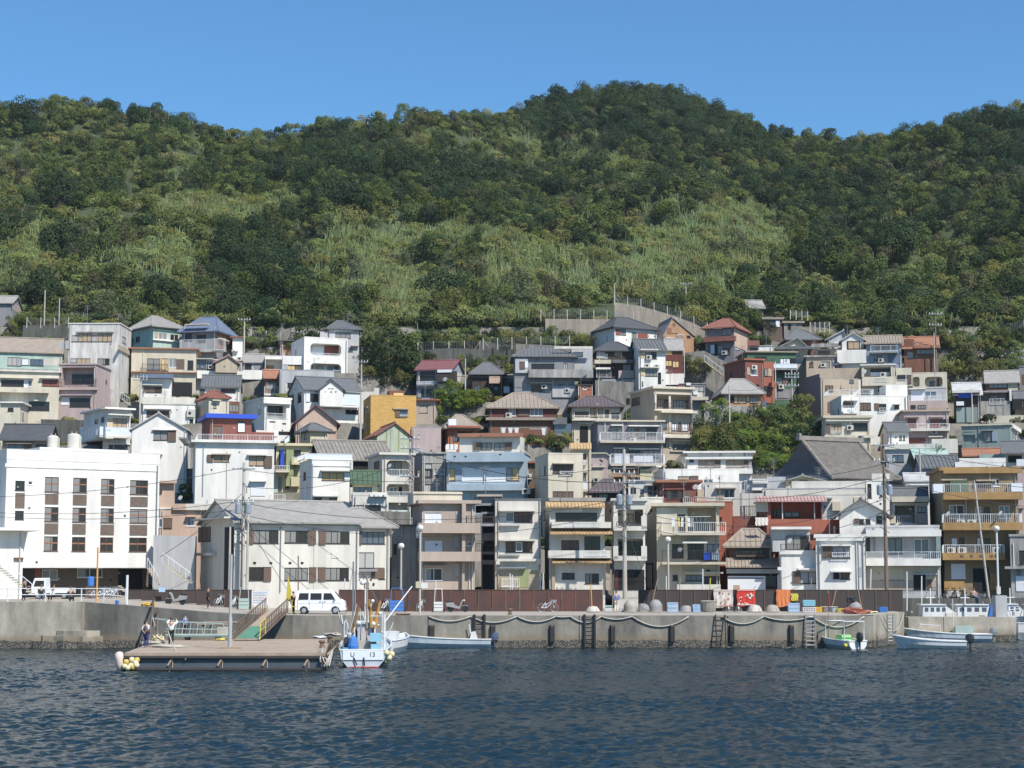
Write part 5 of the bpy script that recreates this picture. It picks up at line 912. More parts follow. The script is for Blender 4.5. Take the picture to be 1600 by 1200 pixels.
def quads(c, nrm, size, rng, asp=1.0):
    n = len(c)
    r = rng.normal(size=(n, 3))
    e1 = np.cross(nrm, r); e1 /= np.linalg.norm(e1, axis=1)[:, None]
    e2 = np.cross(nrm, e1)
    s1 = (size * rng.uniform(.6, 1.25, n))[:, None]; s2 = s1 * asp * rng.uniform(.6, 1, (n, 1))
    return np.stack([c - e1 * s1, c - e2 * s2, c + e1 * s1, c + e2 * s2], 1)
class Leaves:
    def __init__(s): s.q = []; s.t = []
    def add(s, q, tone, rng, var=.09):
        s.q.append(q)
        n = len(q)
        v = (1 + rng.normal(size=(n, 1)) * var) * rng.uniform(.78, 1.22)
        tone = np.array(tone) * (rng.uniform(.9, 1.12), 1, rng.uniform(.85, 1.1))
        s.t.append(np.clip(np.array(tone)[None, :] * v, .004, .6))
    def build(s, name):
        q = np.concatenate(s.q); t = np.concatenate(s.t)
        n = len(q)
        return np_mesh(name, q.reshape(-1, 3), np.arange(n * 4).reshape(-1, 4), M_LEAF, smooth=False, attr=t)
rng = np.random.default_rng(42)
TPL = {k: [crown_tpl(rng, n, k) for _ in range(6)] for k, n in (('dome', 2000), ('shrub', 1100), ('loose', 1700))}
def blobs(px, py, L):
    v = 0
    for x, y, rx, ry, a in L:
        v = v + a * np.exp(-((px - x) / rx) ** 2 - ((py - y) / ry) ** 2)
    return v
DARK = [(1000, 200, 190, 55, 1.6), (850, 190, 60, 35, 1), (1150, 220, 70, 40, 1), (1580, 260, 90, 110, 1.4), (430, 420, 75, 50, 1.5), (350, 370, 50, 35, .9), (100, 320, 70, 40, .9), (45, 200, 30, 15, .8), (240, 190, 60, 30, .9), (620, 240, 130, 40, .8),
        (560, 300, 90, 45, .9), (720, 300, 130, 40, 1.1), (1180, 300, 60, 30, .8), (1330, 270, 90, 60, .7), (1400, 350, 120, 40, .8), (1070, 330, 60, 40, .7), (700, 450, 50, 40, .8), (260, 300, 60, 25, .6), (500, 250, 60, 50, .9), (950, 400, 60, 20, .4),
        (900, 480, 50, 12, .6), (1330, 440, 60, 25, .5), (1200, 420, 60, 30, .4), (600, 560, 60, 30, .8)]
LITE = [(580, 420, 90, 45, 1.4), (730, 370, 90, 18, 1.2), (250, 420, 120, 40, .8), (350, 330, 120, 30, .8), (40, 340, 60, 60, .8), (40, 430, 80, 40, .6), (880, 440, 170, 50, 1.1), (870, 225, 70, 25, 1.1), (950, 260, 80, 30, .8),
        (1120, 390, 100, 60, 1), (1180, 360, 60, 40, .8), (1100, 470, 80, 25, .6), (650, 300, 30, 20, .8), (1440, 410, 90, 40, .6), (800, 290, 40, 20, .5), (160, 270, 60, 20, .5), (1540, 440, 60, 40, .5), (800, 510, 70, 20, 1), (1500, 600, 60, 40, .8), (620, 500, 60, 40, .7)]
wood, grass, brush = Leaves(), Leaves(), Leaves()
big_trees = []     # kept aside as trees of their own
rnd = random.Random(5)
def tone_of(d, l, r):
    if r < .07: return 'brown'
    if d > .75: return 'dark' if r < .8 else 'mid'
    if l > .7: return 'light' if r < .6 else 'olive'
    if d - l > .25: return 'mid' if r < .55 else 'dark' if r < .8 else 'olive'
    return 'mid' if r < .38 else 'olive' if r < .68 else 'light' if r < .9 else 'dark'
# candidate spots: jittered grid over the hill
step = 3.45
def clear_of_houses(X, Y, front, side=1.0):
    ok = np.ones(len(X), bool)
    for (px_, py_, c, s_, u0, u1, dep) in FOOT:
        dx, dy = X - px_, Y - py_
        u = c * dx + s_ * dy; v = -s_ * dx + c * dy
        fr_ = front + 9 if dep <= 4 else front
        ok &= ~((u > u0 - side) & (u < u1 + side) & (v > -fr_) & (v < dep + side))
    return ok
cand = []
for Yc in np.arange(246, 545, step):
    w_ = Yc * 0.335
    for Xc in np.arange(-w_, w_, step):
        cand.append((Xc + rnd.uniform(-1.8, 1.8), Yc + rnd.uniform(-1.8, 1.8)))
cand = np.array(cand)
zc = ground(cand[:, 0], cand[:, 1])
PXY = np.array([proj(x, y, z) for (x, y), z in zip(cand, zc)])
ridge = np.interp(PXY[:, 0], RID[:, 0], RID[:, 1])
tl = np.interp(PXY[:, 0], TL[:, 0], TL[:, 1])
ok = (PXY[:, 1] < tl - 3) & (cand[:, 1] < ridge + 14) & clear_of_houses(cand[:, 0], cand[:, 1], 7, 2)
cand, zc, PXY, ridge = cand[ok], zc[ok], PXY[ok], ridge[ok]
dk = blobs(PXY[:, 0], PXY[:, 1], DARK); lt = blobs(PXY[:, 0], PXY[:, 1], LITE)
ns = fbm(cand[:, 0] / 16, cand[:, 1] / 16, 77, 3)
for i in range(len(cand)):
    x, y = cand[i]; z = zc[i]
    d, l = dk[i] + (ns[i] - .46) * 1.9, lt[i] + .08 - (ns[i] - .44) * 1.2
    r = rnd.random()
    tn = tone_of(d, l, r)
    near_ridge = y > ridge[i] - 10
    if tn == 'dark': kind, rad = 'dome', 2.4 + 2.9 * rnd.random() ** 1.3
    elif tn == 'mid': kind, rad = rnd.choice(['dome', 'loose']), rnd.uniform(2.0, 3.6)
    elif tn == 'brown': kind, rad = 'loose', rnd.uniform(2, 3.2)
    else: kind, rad = 'shrub', rnd.uniform(1.8, 3.2)
    if near_ridge: kind, rad = rnd.choice(['loose', 'dome', 'dome', 'shrub']), rnd.uniform(1.9, 3.5)
    sink = .12 * rad
    zs = rnd.uniform(.85, 1.3) * (1.1 if kind == 'loose' else 1)
    if kind == 'shrub': zs *= .75
    if (tn == 'dark' and rad > 4.85) or (near_ridge and rad > 3.25) :
        big_trees.append((x, y, z, rad, zs, kind, tn, near_ridge)); continue
    c, nr = TPL[kind][rnd.randrange(6)]
    a = rnd.uniform(0, 6.28); ca, sa = math.cos(a), math.sin(a)
    M = np.array([[ca, -sa, 0], [sa, ca, 0], [0, 0, 1]])
    sel = slice(None)
    if rad < 2.6: sel = rng.random(len(c)) < .75
    cc = (c[sel] @ M.T) * (rad, rad, rad * zs) + (x, y, z - sink)
    q = quads(cc, nr[sel] @ M.T, .17 if tn in ('dark', 'mid') else .15, rng)
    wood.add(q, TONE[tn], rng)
    # blades of tall grass in the light stretches
    if l > .75 or rnd.random() < .10:
        n = int(30 + 50 * min(1.5, max(0, l)))
        gx = x + rng.uniform(-2.6, 2.6, n); gy = y + rng.uniform(-2.6, 2.6, n); gz = ground(gx, gy) + rad * .35
        hgt = rng.uniform(.7, 1.7, n); lean = rng.normal(size=(n, 2)) * .3; ww = rng.uniform(.035, .07, n)
        b0 = np.stack([gx - ww, gy, gz - .3], 1); b1 = np.stack([gx + ww, gy, gz - .3], 1)
        t1 = np.stack([gx + ww + lean[:, 0] * hgt, gy + lean[:, 1] * hgt, gz + hgt], 1)
        t0 = np.stack([gx - ww + lean[:, 0] * hgt, gy + lean[:, 1] * hgt - .02, gz + hgt * .97], 1)
        grass.add(np.stack([b0, b1, t1, t0], 1), TONE['grass' if rnd.random() < .93 else 'straw'], rng, .18)
o = wood.build('hillside_wood'); o['kind'] = 'stuff'; o['label'] = 'dense green wood and scrub covering the hillside behind the town'
o = grass.build('tall_grass'); o['kind'] = 'stuff'; o['label'] = 'pale tall grass growing between the trees of the hillside'

# trees one can tell apart: crown and trunk meshes shared by copies
def tree_proto(kind, tone, seed, n=2600, trunk=True):
    rg = np.random.default_rng(seed)
    c, nr = crown_tpl(rg, n, kind)
    c = c + (0, 0, .35)
    lv = Leaves(); lv.add(quads(c, nr, .045, rg), TONE[tone], rg)
    t = empty('tree', 'tree', 'tree', (0, 0, 0))
    o = lv.build('crown'); o.parent = t
    mb = MB(); mb.tube([(0, 0, -.3), (.03, .02, .3), (0, .03, .8)], .06, 6, r2=.03)
    for k in range(4):
        a = k * 1.6 + seed; mb.tube([(0, .02, .35 + .08 * k), (.3 * math.cos(a), .3 * math.sin(a), .75 + .06 * k)], .028, 5, r2=.01)
    mb.build('trunk', M_BARK, t)
    return t
protos = {}
def tree(kind, tone, x, y, z, rad, zs, label, group=None, cat='tree', name='tree'):
    kx = rnd.randrange(3)
    key = (kind, tone, kx, name)
    if key not in protos:
        protos[key] = tree_proto(kind, tone, hash((len(kind), tone[0] > 'm', kx)) % 1000 + kx * 7)
        protos[key].name = name
    o = place(protos[key], (x, y, z), rnd.uniform(0, 6.28), label, group, (rad, rad, rad * zs))
    o['category'] = cat
    return o
GL = {'dark': 'dark evergreen tree with a rounded crown rising above the hillside scrub', 'mid': 'mid green tree standing out from the hillside wood', 'brown': 'brownish half bare tree on the hillside',
      'olive': 'olive green tree on the hillside', 'light': 'light green tree on the hillside'}
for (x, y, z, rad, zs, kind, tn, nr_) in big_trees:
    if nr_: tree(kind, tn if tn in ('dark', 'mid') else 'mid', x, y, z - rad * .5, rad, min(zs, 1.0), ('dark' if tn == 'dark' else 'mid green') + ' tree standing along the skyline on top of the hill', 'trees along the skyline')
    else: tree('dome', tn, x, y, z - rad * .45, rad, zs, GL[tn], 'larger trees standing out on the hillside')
print('trees', len(big_trees), 'wood quads', sum(len(q) for q in wood.q), 'grass', sum(len(q) for q in grass.q))
# ---------------------------------------------------------------- quay
YW, ZQ = 129.7, 2.35
def conc(name, col, dark, band=True):
    """old sea wall concrete: stains running down, brown tide band and barnacles near the water"""
    m = bpy.data.materials.new(name); m.use_nodes = True; nt = m.node_tree; N = nt.nodes; L = nt.links; b = N['Principled BSDF']
    b.inputs['Roughness'].default_value = .9
    geo = N.new('ShaderNodeNewGeometry'); mp = N.new('ShaderNodeMapping'); mp.inputs['Scale'].default_value = (1, 1, .3); L.new(geo.outputs['Position'], mp.inputs[0])
    n = N.new('ShaderNodeTexNoise'); n.inputs['Scale'].default_value = .55; n.inputs['Detail'].default_value = 10; n.inputs['Roughness'].default_value = .7; L.new(mp.outputs[0], n.inputs[0])
    r = N.new('ShaderNodeValToRGB'); L.new(n.outputs[0], r.inputs[0]); r.color_ramp.elements[0].position = .33; r.color_ramp.elements[1].position = .68
    r.color_ramp.elements[0].color = (*dark, 1); r.color_ramp.elements[1].color = (*col, 1)
    sep = N.new('ShaderNodeSeparateXYZ'); L.new(geo.outputs['Position'], sep.inputs[0])
    n2 = N.new('ShaderNodeTexNoise'); n2.inputs['Scale'].default_value = 2.2; n2.inputs['Detail'].default_value = 4; L.new(geo.outputs['Position'], n2.inputs[0])
    ad = N.new('ShaderNodeMath'); ad.operation = 'MULTIPLY_ADD'; L.new(n2.outputs[0], ad.inputs[0]); ad.inputs[1].default_value = -.35; L.new(sep.outputs[2], ad.inputs[2])
    r2 = N.new('ShaderNodeValToRGB'); L.new(ad.outputs[0], r2.inputs[0]); e = r2.color_ramp.elements
    e[0].position = .33; e[0].color = (1, 1, 1, 1); e[1].position = .42; e[1].color = (0, 0, 0, 1)
    vo = N.new('ShaderNodeTexVoronoi'); vo.inputs['Scale'].default_value = 9; L.new(geo.outputs['Position'], vo.inputs[0])
    r3 = N.new('ShaderNodeValToRGB'); L.new(vo.outputs['Distance'], r3.inputs[0]); r3.color_ramp.elements[0].color = (.34, .30, .26, 1); r3.color_ramp.elements[1].color = (.05, .045, .035, 1); r3.color_ramp.elements[1].position = .55
    r4 = N.new('ShaderNodeValToRGB'); L.new(ad.outputs[0], r4.inputs[0]); e = r4.color_ramp.elements
    e[0].position = .5; e[0].color = (1, 1, 1, 1); e[1].position = .95; e[1].color = (0, 0, 0, 1)
    m1 = N.new('ShaderNodeMix'); m1.data_type = 'RGBA'; ml = N.new('ShaderNodeMath'); ml.operation = 'MULTIPLY'; ml.inputs[1].default_value = .6; L.new(r4.outputs[0], ml.inputs[0]); L.new(ml.outputs[0], m1.inputs[0]); L.new(r.outputs[0], m1.inputs[6]); m1.inputs[7].default_value = (.20, .15, .09, 1)
    m2 = N.new('ShaderNodeMix'); m2.data_type = 'RGBA'; L.new(r2.outputs[0], m2.inputs[0]); L.new(m1.outputs[2], m2.inputs[6]); L.new(r3.outputs[0], m2.inputs[7])
    L.new(m2.outputs[2], b.inputs['Base Color'])
    bp = N.new('ShaderNodeBump'); bp.inputs['Strength'].default_value = .5; bp.inputs['Distance'].default_value = .06; L.new(n2.outputs[0], bp.inputs['Height']); L.new(bp.outputs[0], b.inputs['Normal'])
    return m
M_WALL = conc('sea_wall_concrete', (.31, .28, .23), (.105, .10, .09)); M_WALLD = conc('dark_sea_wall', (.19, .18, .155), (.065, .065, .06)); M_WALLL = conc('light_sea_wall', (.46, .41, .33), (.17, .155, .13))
M_DECK = mat('quay_deck', (.36, .32, .27), .95, .5, .6, streak=1, gcol=(.20, .18, .15)); M_ROAD = mat('street_asphalt', (.17, .165, .16), .95, .5, .5, streak=1)
def xq(px, Y=YW): return at(px, 960, Y)[0]
def zq(X):
    return float(np.interp(X, [xq(126), xq(200), xq(350), xq(460)], [3.35, 3.1, 2.52, ZQ]))
XL, XR = xq(1365), at(1412, 950, 139)[0]
# wall segments: (from px, to px, distance, material)
def wallseg(x0, x1, Y, m, name, th=1.2, ztop=None, step=2.0):
    mb = MB(); n = max(1, int((x1 - x0) / step)); 
    for i in range(n):
        a, b = x0 + (x1 - x0) * i / n, x0 + (x1 - x0) * (i + 1) / n
        za, zb_ = (ztop, ztop) if ztop is not None else (zq(a), zq(b))
        vs = [(a, Y, -1.5), (b, Y, -1.5), (b, Y, zb_), (a, Y, za), (a, Y + th, -1.5), (b, Y + th, -1.5), (b, Y + th, zb_), (a, Y + th, za)]
        mb.add(vs, [(0, 1, 2, 3), (3, 2, 6, 7)] + ([(0, 3, 7, 4)] if i == 0 else []) + ([(1, 5, 6, 2)] if i == n - 1 else []))
    o = mb.build(name, m); return o
struct(wallseg(xq(-700, 128.5), xq(126, 128.5), 128.5, M_WALLL, 'sea_wall', 1.2, 3.4))
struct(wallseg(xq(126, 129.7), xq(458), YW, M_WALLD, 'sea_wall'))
struct(wallseg(xq(458), XL, YW, M_WALL, 'sea_wall', ztop=ZQ))
mb = MB(); d = np.array([XR - XL, 139 - YW]); 
mb.quad((XL, YW, -1.5), (XR, 139, -1.5), (XR, 139, ZQ + .05), (XL, YW, ZQ + .05)); mb.quad((XR, 139, -1.5), (XR + 1, 152, -1.5), (XR + 1, 152, ZQ + .05), (XR, 139, ZQ + .05)); mb.quad((XL, YW, ZQ + .05), (XR, 139, ZQ + .05), (XR - 1, 139, ZQ + .05), (XL - 1, YW + 1, ZQ + .05))
struct(mb.build('sea_wall', M_WALLL))
# joints in the wall and a broken lighter footing
mb = MB()
for px in (669, 1137, 905):
    x = xq(px); mb.box(x - .03, x + .03, YW - .012, YW - .002, .3, ZQ)
struct(mb.build('wall_joint', mat('joint_dark', (.03, .03, .028), 1)))
mb = MB()
for i, (px, r, h) in enumerate([(92, 1.6, .55), (110, 1.8, .95), (126, 1.6, 1.3), (140, 1.5, .9), (152, 1.2, .5), (104, 1.5, .4), (135, 1.3, .4)]):
    x = xq(px); rn = random.Random(i); pts = [(x + r * math.cos(a) * rn.uniform(.8, 1.1), 128.6 - abs(r * .5 * math.sin(a)) * rn.uniform(.6, 1)) for a in np.linspace(0, math.pi, 7)]
    mb.prism([(p[0], p[1]) for p in pts], 'z', -.8, h)
struct(mb.build('broken_footing', M_WALLL))
# quay top and street
xs = np.concatenate([np.arange(-75, XL - 1, 2.0), [XL - 1]]); ys = np.array([YW + .9, 133, 137, 142, 147, 152, 158.2]); Xd, Yd = np.meshgrid(xs, ys)
Zd = np.vectorize(zq)(Xd) + .004; Zd[-1] = np.minimum(Zd[-1], 3.4)
struct(grid_obj('quay_deck', Xd, Yd, Zd, M_DECK))
mb = MB(); mb.quad((XL - 1, YW + .9, ZQ + .006), (XR, 139, ZQ + .006), (XR, 158.2, ZQ + .006), (XL - 1, 158.2, ZQ + .006)); struct(mb.build('quay_deck', M_DECK))
mb = MB(); mb.box(XR + .5, 120, 152, 153, -1.5, 2.9); mb.box(XR + .5, 120, 153, 160, 1, 2.85); struct(mb.build('street', M_ROAD))
mb = MB(); mb.box(XR + .55, 120, 151.9, 152.25, -1.4, 3.25); tag(mb.build('stone_quay_wall', W['dstone']), 'dark stone quay wall behind the moored white boats', 'wall')
# breakwater stub with its lamp block
xa, xb = at(1420, 990, 140.5)[0], at(1588, 990, 140.5)[0]
mb = MB(); mb.box(xa, xb, 140.5, 142.3, -1.5, 1.93); struct(mb.build('breakwater', M_WALLL))
mb = MB(); x0, x1 = at(1556, 950, 141)[0], at(1574, 950, 141)[0]; mb.box(x0, x1, 141, 142, 1.93, 3.65); tag(mb.build('concrete_block', W['lgrey']), 'square concrete block standing on the breakwater below a lamp', 'block')

# ---------------------------------------------------------------- rusty panel fence, in three runs
M_RUSTS = [mat('fence_brown', (.050, .040, .036), .8, .6, 1.5, gcol=(.08, .05, .04)), mat('fence_rust', (.055, .038, .034), .8, .8, .5, gcol=(.15, .048, .032), streak=1), mat('fence_dark', (.045, .036, .034), .8, .5, 1.5, gcol=(.07, .05, .042))]
def panel_fence(x0, x1, m, label, Y=142.0, top=922):
    e = empty('panel_fence', label, 'fence', (at(x0, 940, Y)[0], Y, ZQ))
    n = max(1, round((x1 - x0) / 22.0)); X0 = e.location.x
    for i in range(n):
        a = at(x0 + (x1 - x0) * i / n, 940, Y)[0] - X0; b = at(x0 + (x1 - x0) * (i + 1) / n, 940, Y)[0] - X0
        zt = at(800, top, Y)[2] - ZQ; z0 = zq(a + X0) - ZQ + .03
        mb = MB(); k = 8
        for j in range(k):
            u, v = a + .05 + (b - a - .1) * j / k, a + .05 + (b - a - .1) * (j + 1) / k
            dd = .008 if j % 2 else 0
            mb.box(u, v, dd, dd + .02, z0, zt)
        mb.build('fence_panel', m, e)
        mb = MB(); mb.box(a - .04, a + .05, -.06, .08, z0 - .02, zt + .04); mb.build('fence_post', FR['b'], e)
    mb = MB(); mb.box(0, b, -.03, .06, zt, zt + .035); mb.build('top_rail', FR['b'], e)
    return e
panel_fence(200, 394, M_RUSTS[0], 'dark brown metal panel fence behind the scooters and the notice board')
panel_fence(530, 943, M_RUSTS[1], 'brown metal panel fence streaked with red rust between the white van and the gap')
panel_fence(998, 1412, M_RUSTS[2], 'dark brown metal panel fence with towels hung over it')

# ---------------------------------------------------------------- pontoon
MM = lambda n, c, r=.7, g=.0, **k: mat(n, c, r, g, 1.0, **k)
M_PDECK = MM('pontoon_deck', (.38, .31, .24), .9, .7, gcol=(.22, .15, .10)); M_PHULL = MM('pontoon_steel', (.075, .095, .12), .55, .6, gcol=(.05, .045, .04)); M_PRUB = MM('dark_rubber', (.03, .027, .026), .8, .3); M_ROPE = MM('rope', (.42, .39, .34), .9, .2)
M_RUSTY = MM('rusty_steel', (.17, .115, .08), .8, .8); M_WH = MM('white_gelcoat', (.70, .70, .69), .4, .35); M_WHB = MM('pale_blue_gelcoat', (.50, .57, .62), .4, .5); M_BLK = MM('black_plastic', (.02, .02, .022), .4); M_YEL = MM('yellow_paint', (.55, .46, .07), .5, .3); M_AQUA = MM('pale_green_paint', (.40, .50, .46), .5, .4)
M_ORG = MM('orange_cloth', (.58, .18, .06), .8, .35); M_BUOYC = MM('cream_buoy', (.66, .58, .36), .6, .4); M_BUOYP = MM('pinkish_fender', (.66, .52, .46), .6, .3); M_BLUEP = MM('blue_plastic', (.05, .17, .48), .5); M_GREENP = MM('green_mat', (.13, .30, .22), .9, .4); M_REDP = MM('red_plastic', (.45, .05, .03), .5); M_WOODP = MM('weathered_wood', (.36, .28, .20), .9, .4)
pt_ = empty('pontoon', 'long landing pontoon with worn tan deck and dark blue steel sides', 'pontoon', (0, 101, 0))
XA, XB = -22.4, -10.8; SK = -1.7; DY = 19.0
mb = MB(); mb.prism([(XA, 0), (XB, 0), (XB + SK, DY), (XA + SK, DY)], 'z', .82, 1.03); mb.build('deck', M_PDECK, pt_)
mb = MB(); mb.prism([(XA + .1, .08), (XB - .1, .08), (XB + SK - .1, DY - .2), (XA + SK + .1, DY - .2)], 'z', -.6, .82); mb.build('hull', M_PHULL, pt_)
for lab, (a, b) in (('x', (.66, .86)), ('y', (-.02, .16))):
    mb = MB(); mb.tube([(XA, -.02, (a + b) / 2), (XB, -.02, (a + b) / 2), (XB + SK, DY, (a + b) / 2)], .11, 7); mb.build('rubbing_strip', M_PRUB, pt_)
for px in (272, 350, 420, 485):
    x = at(px, 1030, 101)[0]; mb = MB(); mb.tube([(x - .1, .03, .75), (x - .35, -.08, .3)], .06, 5); mb.tube([(x - .1, .03, .12), (x - .3, -.08, -.1)], .06, 5); mb.tube([(x - .1, .05, .75), (x - .1, .05, -.1)], .04, 5); mb.build('bracket', M_WOODP, pt_)
def pontoon_item(px, py, z=1.03):
    X, Y, _ = ground_hit(px, py, z); return X, Y, z
def bollard(loc, label):
    mb = MB(); mb.lathe([(.19, 0), (.16, .05), (.13, .3), (.2, .38), (.2, .46), (.1, .5)], (0, 0, 0), 10); tag(mb.build('bollard', M_RUSTY, loc=loc), label, 'bollard')
bollard(pontoon_item(503, 1013), 'rusty bollard at the near corner of the pontoon'); bollard(pontoon_item(515, 1005), 'rusty bollard beside the moored fishing boat'); bollard((xq(797), 131.5, ZQ), 'small red bollard on the quay in front of the rusty fence')
X, Y, Z_ = pontoon_item(359, 1014)
pl = empty('mooring_pile', 'tall white pole rising from the pontoon on a timber foot', 'pole', (X, Y, Z_)); mb = MB(); mb.tube([(0, 0, 0), (0, 0, 1.9)], .12, 10); mb.tube([(0, 0, 1.9), (0, 0, 5.7)], .085, 10); mb.build('pole', W['lgrey'], pl); mb = MB(); mb.box(-.6, .65, -.25, .1, 0, .12); mb.build('foot_plank', M_WOODP, pl)
# gangway down to the pontoon
def gangway():
    e = empty('gangway', 'rusty gangway with railings and green treads leading down to the pontoon', 'gangway', (0, 117.2, 0))
    xl, xr = -18.6, -16.95; L_ = 13.0; z0, z1 = 1.08, 2.55
    P = lambda x, t, dz=0: (x + .2 * t, L_ * t, z0 + (z1 - z0) * t + dz)
    mb = MB(); mb.add([P(xl, 0), P(xr, 0), P(xr, 1), P(xl, 1), P(xl, 0, .1), P(xr, 0, .1), P(xr, 1, .1), P(xl, 1, .1)], [(0, 3, 2, 1), (4, 5, 6, 7), (0, 1, 5, 4), (1, 2, 6, 5), (2, 3, 7, 6), (3, 0, 4, 7)]); mb.build('walkway', M_PDECK, e)
    mb = MB(); mb.add([P(xl + .1, .0, .11), P(xr - .1, .0, .11), P(xr - .1, .42, .11), P(xl + .1, .42, .11)], [(0, 1, 2, 3)])
    for i in range(12): mb.tube([P(xl + .1, .02 + i * .035, .13), P(xr - .1, .02 + i * .035, .13)], .03, 4)
    mb.build('green_mat', M_GREENP, e)
    for x, s in ((xl, -1), (xr, 1)):
        mb = MB(); mb.tube([P(x, .02, 1.05), P(x, 1, 1.05)], .05, 5); mb.tube([P(x, .02, .1), P(x, 1, .1)], .07, 5); mb.tube([P(x, .02, .35), P(x, 1, .35)], .04, 5)
        for i in range(17): t = .02 + .98 * i / 16; mb.tube([P(x, t, .1), P(x, t, 1.05)], .035, 5)
        mb.build('railing', M_RUSTY, e)
    mb = MB(); mb.tube([P(xr + .05, -.02, .1), P(xr + .05, .0, 1.1), P(xr + .05, .16, 1.15)], .045, 6); mb.tube([P(xr + .05, .16, .1), P(xr + .05, .16, 1.15)], .04, 6); mb.tube([P(xr + .05, .02, .6), P(xr + .05, .16, .6)], .03, 6); mb.build('yellow_handrail', M_YEL, e)
gangway()
def spare_gangway():
    X, Y, z = pontoon_item(282, 1000)
    e = empty('aluminium_gangway', 'pale green wheeled gangway with hooped rails lying on the pontoon', 'gangway', (X, Y, z + .22), R(-4))
    L_ = 4.4
    mb = MB(); mb.box(-.9, L_ - .9, -.45, .45, 0, .1); mb.box(-.9, L_ - .9, -.5, -.42, .1, .18); mb.box(-.9, L_ - .9, .42, .5, .1, .18); mb.build('walkway', M_AQUA, e)
    for y in (-.45, .45):
        mb = MB(); mb.tube([(-1.9, y, 1.25), (0, y, 1.0), (L_ - 1.4, y, .9), (L_ - 1.0, y, .15)], .03, 6); mb.tube([(-.9, y, .55), (L_ - 1.3, y, .5)], .022, 5)
        for i in range(6): x = -.3 + i * (L_ - 1.4) / 6; mb.tube([(x, y, .1), (x + .12, y, .95)], .025, 5)
        mb.build('hand_rail', M_GREYM if y > 0 else M_AQUA, e)
    for x in (.5, 2.6):
        mb = MB(); mb.lathe([(.14, -.05), (.14, .05)], (x, -.3, -.08), 10, axis='y'); mb.lathe([(.14, -.05), (.14, .05)], (x, .3, -.08), 10, axis='y'); mb.build('wheel', M_BLK, e)
spare_gangway()
X, Y, z = pontoon_item(338, 996); e = empty('timber_stack', 'stack of boards and a crate behind the pale green gangway', 'timber', (X, Y, z)); mb = MB(); mb.box(-1.4, 1.2, -.3, .3, .9, 1.0); mb.box(-.9, 1.7, -.3, .2, 1.05, 1.12); mb.tube([(-1, 0, 0), (-.3, 0, .9)], .05, 4); mb.tube([(1, 0, 0), (1.9, 0, 1.2)], .05, 4); mb.box(-1.0, -.9, -.2, .2, 0, .9); mb.box(.8, .9, -.2, .2, 0, .9); mb.build('board', M_WOODP, e); mb = MB(); mb.box(.1, 1.0, -.3, .3, 0, .75); mb.build('crate', W['beige'], e)
# buoys and old fenders at the pontoon's corner
X = XA - .25
mb = MB(); mb.lathe([(.1, -.4), (.24, -.3), (.27, 0), (.28, .35), (.24, .65), (.1, .75)], (0, 0, 0), 12, tilt=rotm('y', -.2)); tag(mb.build('fender', M_BUOYP, loc=(X, 101.2, .35), smooth=True), 'long pinkish white fender hanging at the pontoon corner', 'fender')
for i, (dx, dy, dz) in enumerate([(.4, -.1, .3), (.7, -.15, .1), (.55, -.3, -.02), (.95, -.1, .25), (.85, -.25, 0), (1.05, -.3, .12), (.35, -.2, .05), (.7, .05, .42), (1.0, 0, .4)]):
    mb = MB(); mb.ball((0, 0, 0), .18, 10); tag(mb.build('float_ball', M_BUOYC if i % 4 else MM('faded_yellow', (.55, .42, .10), .6, .3), loc=(X + dx, 100.85 + dy, .22 + dz), smooth=True), 'round cream and yellow net floats bunched at the pontoon corner', 'float', 'net floats at the pontoon corner')
# ropes and nets lying on the pontoon
def heap(px, py, r, m, label, name='rope_heap', h=.25, z=1.03, n=9, cat='rope', loc=None):
    X, Y, Z_ = loc or pontoon_item(px, py, z); rn = random.Random(px * 7 + py); mb = MB()
    for i in range(n):
        a0 = rn.uniform(0, 6.28); rr = r * rn.uniform(.4, 1); pts = [(rr * math.cos(a0 + t) * rn.uniform(.85, 1.1), .7 * rr * math.sin(a0 + t) * rn.uniform(.85, 1.1), .04 + h * rn.uniform(0, 1) * (1 - i / n * .5)) for t in np.linspace(0, 5, 9)]
        mb.tube(pts, .045, 5)
    return tag(mb.build(name, m, loc=(X, Y, Z_)), label, cat)
heap(238, 1008, .9, M_ROPE, 'coil of pale rope at the end of the pontoon near a standing man'); heap(262, 1011, 1.3, M_ROPE, 'thin rope spread across the pontoon edge', h=.08, n=6); heap(247, 1003, .5, M_BUOYC, 'knotted cream rope bundle between two men on the pontoon', h=.5)
heap(518, 995, .8, M_ROPE, 'rope bundle at the far end of the pontoon'); heap(500, 998, .5, M_WH, 'white cloth and rope left on the pontoon', h=.15); heap(345, 1001, .3, M_YEL, 'small yellow rope coil by the gangway cart', h=.1)
def hang(pts, label, group=None, r=.035, m=None, name='mooring_rope'):
    mb = MB(); P0 = pts[0]; mb.tube([(p[0] - P0[0], p[1] - P0[1], p[2] - P0[2]) for p in pts], r, 5); return tag(mb.build(name, m or M_ROPE, loc=P0, smooth=True), label, 'rope', group)
def cat(a, b, sag, n=10):
    return [(a[0] + (b[0] - a[0]) * t, a[1] + (b[1] - a[1]) * t, a[2] + (b[2] - a[2]) * t - sag * 4 * t * (1 - t)) for t in np.linspace(0, 1, n)]
for (px0, px1, sag) in ((670, 735, .35), (735, 807, .45), (808, 868, .4), (868, 891, .05), (891, 939, .45), (939, 987, .22), (987, 1076, .75), (1127, 1193, .55), (1193, 1268, .3), (1268, 1350, .8)):
    hang(cat((xq(px0), YW - .08, ZQ - .05), (xq(px1), YW - .08, ZQ - .05), sag), 'grey mooring rope looping along the top of the sea wall', 'ropes looped along the sea wall', .05)
hang(cat((XL + 1.1, 131.6, ZQ), (XR - .2, 138, ZQ), 1.3), 'rope hanging in a deep loop on the sunlit corner of the quay')
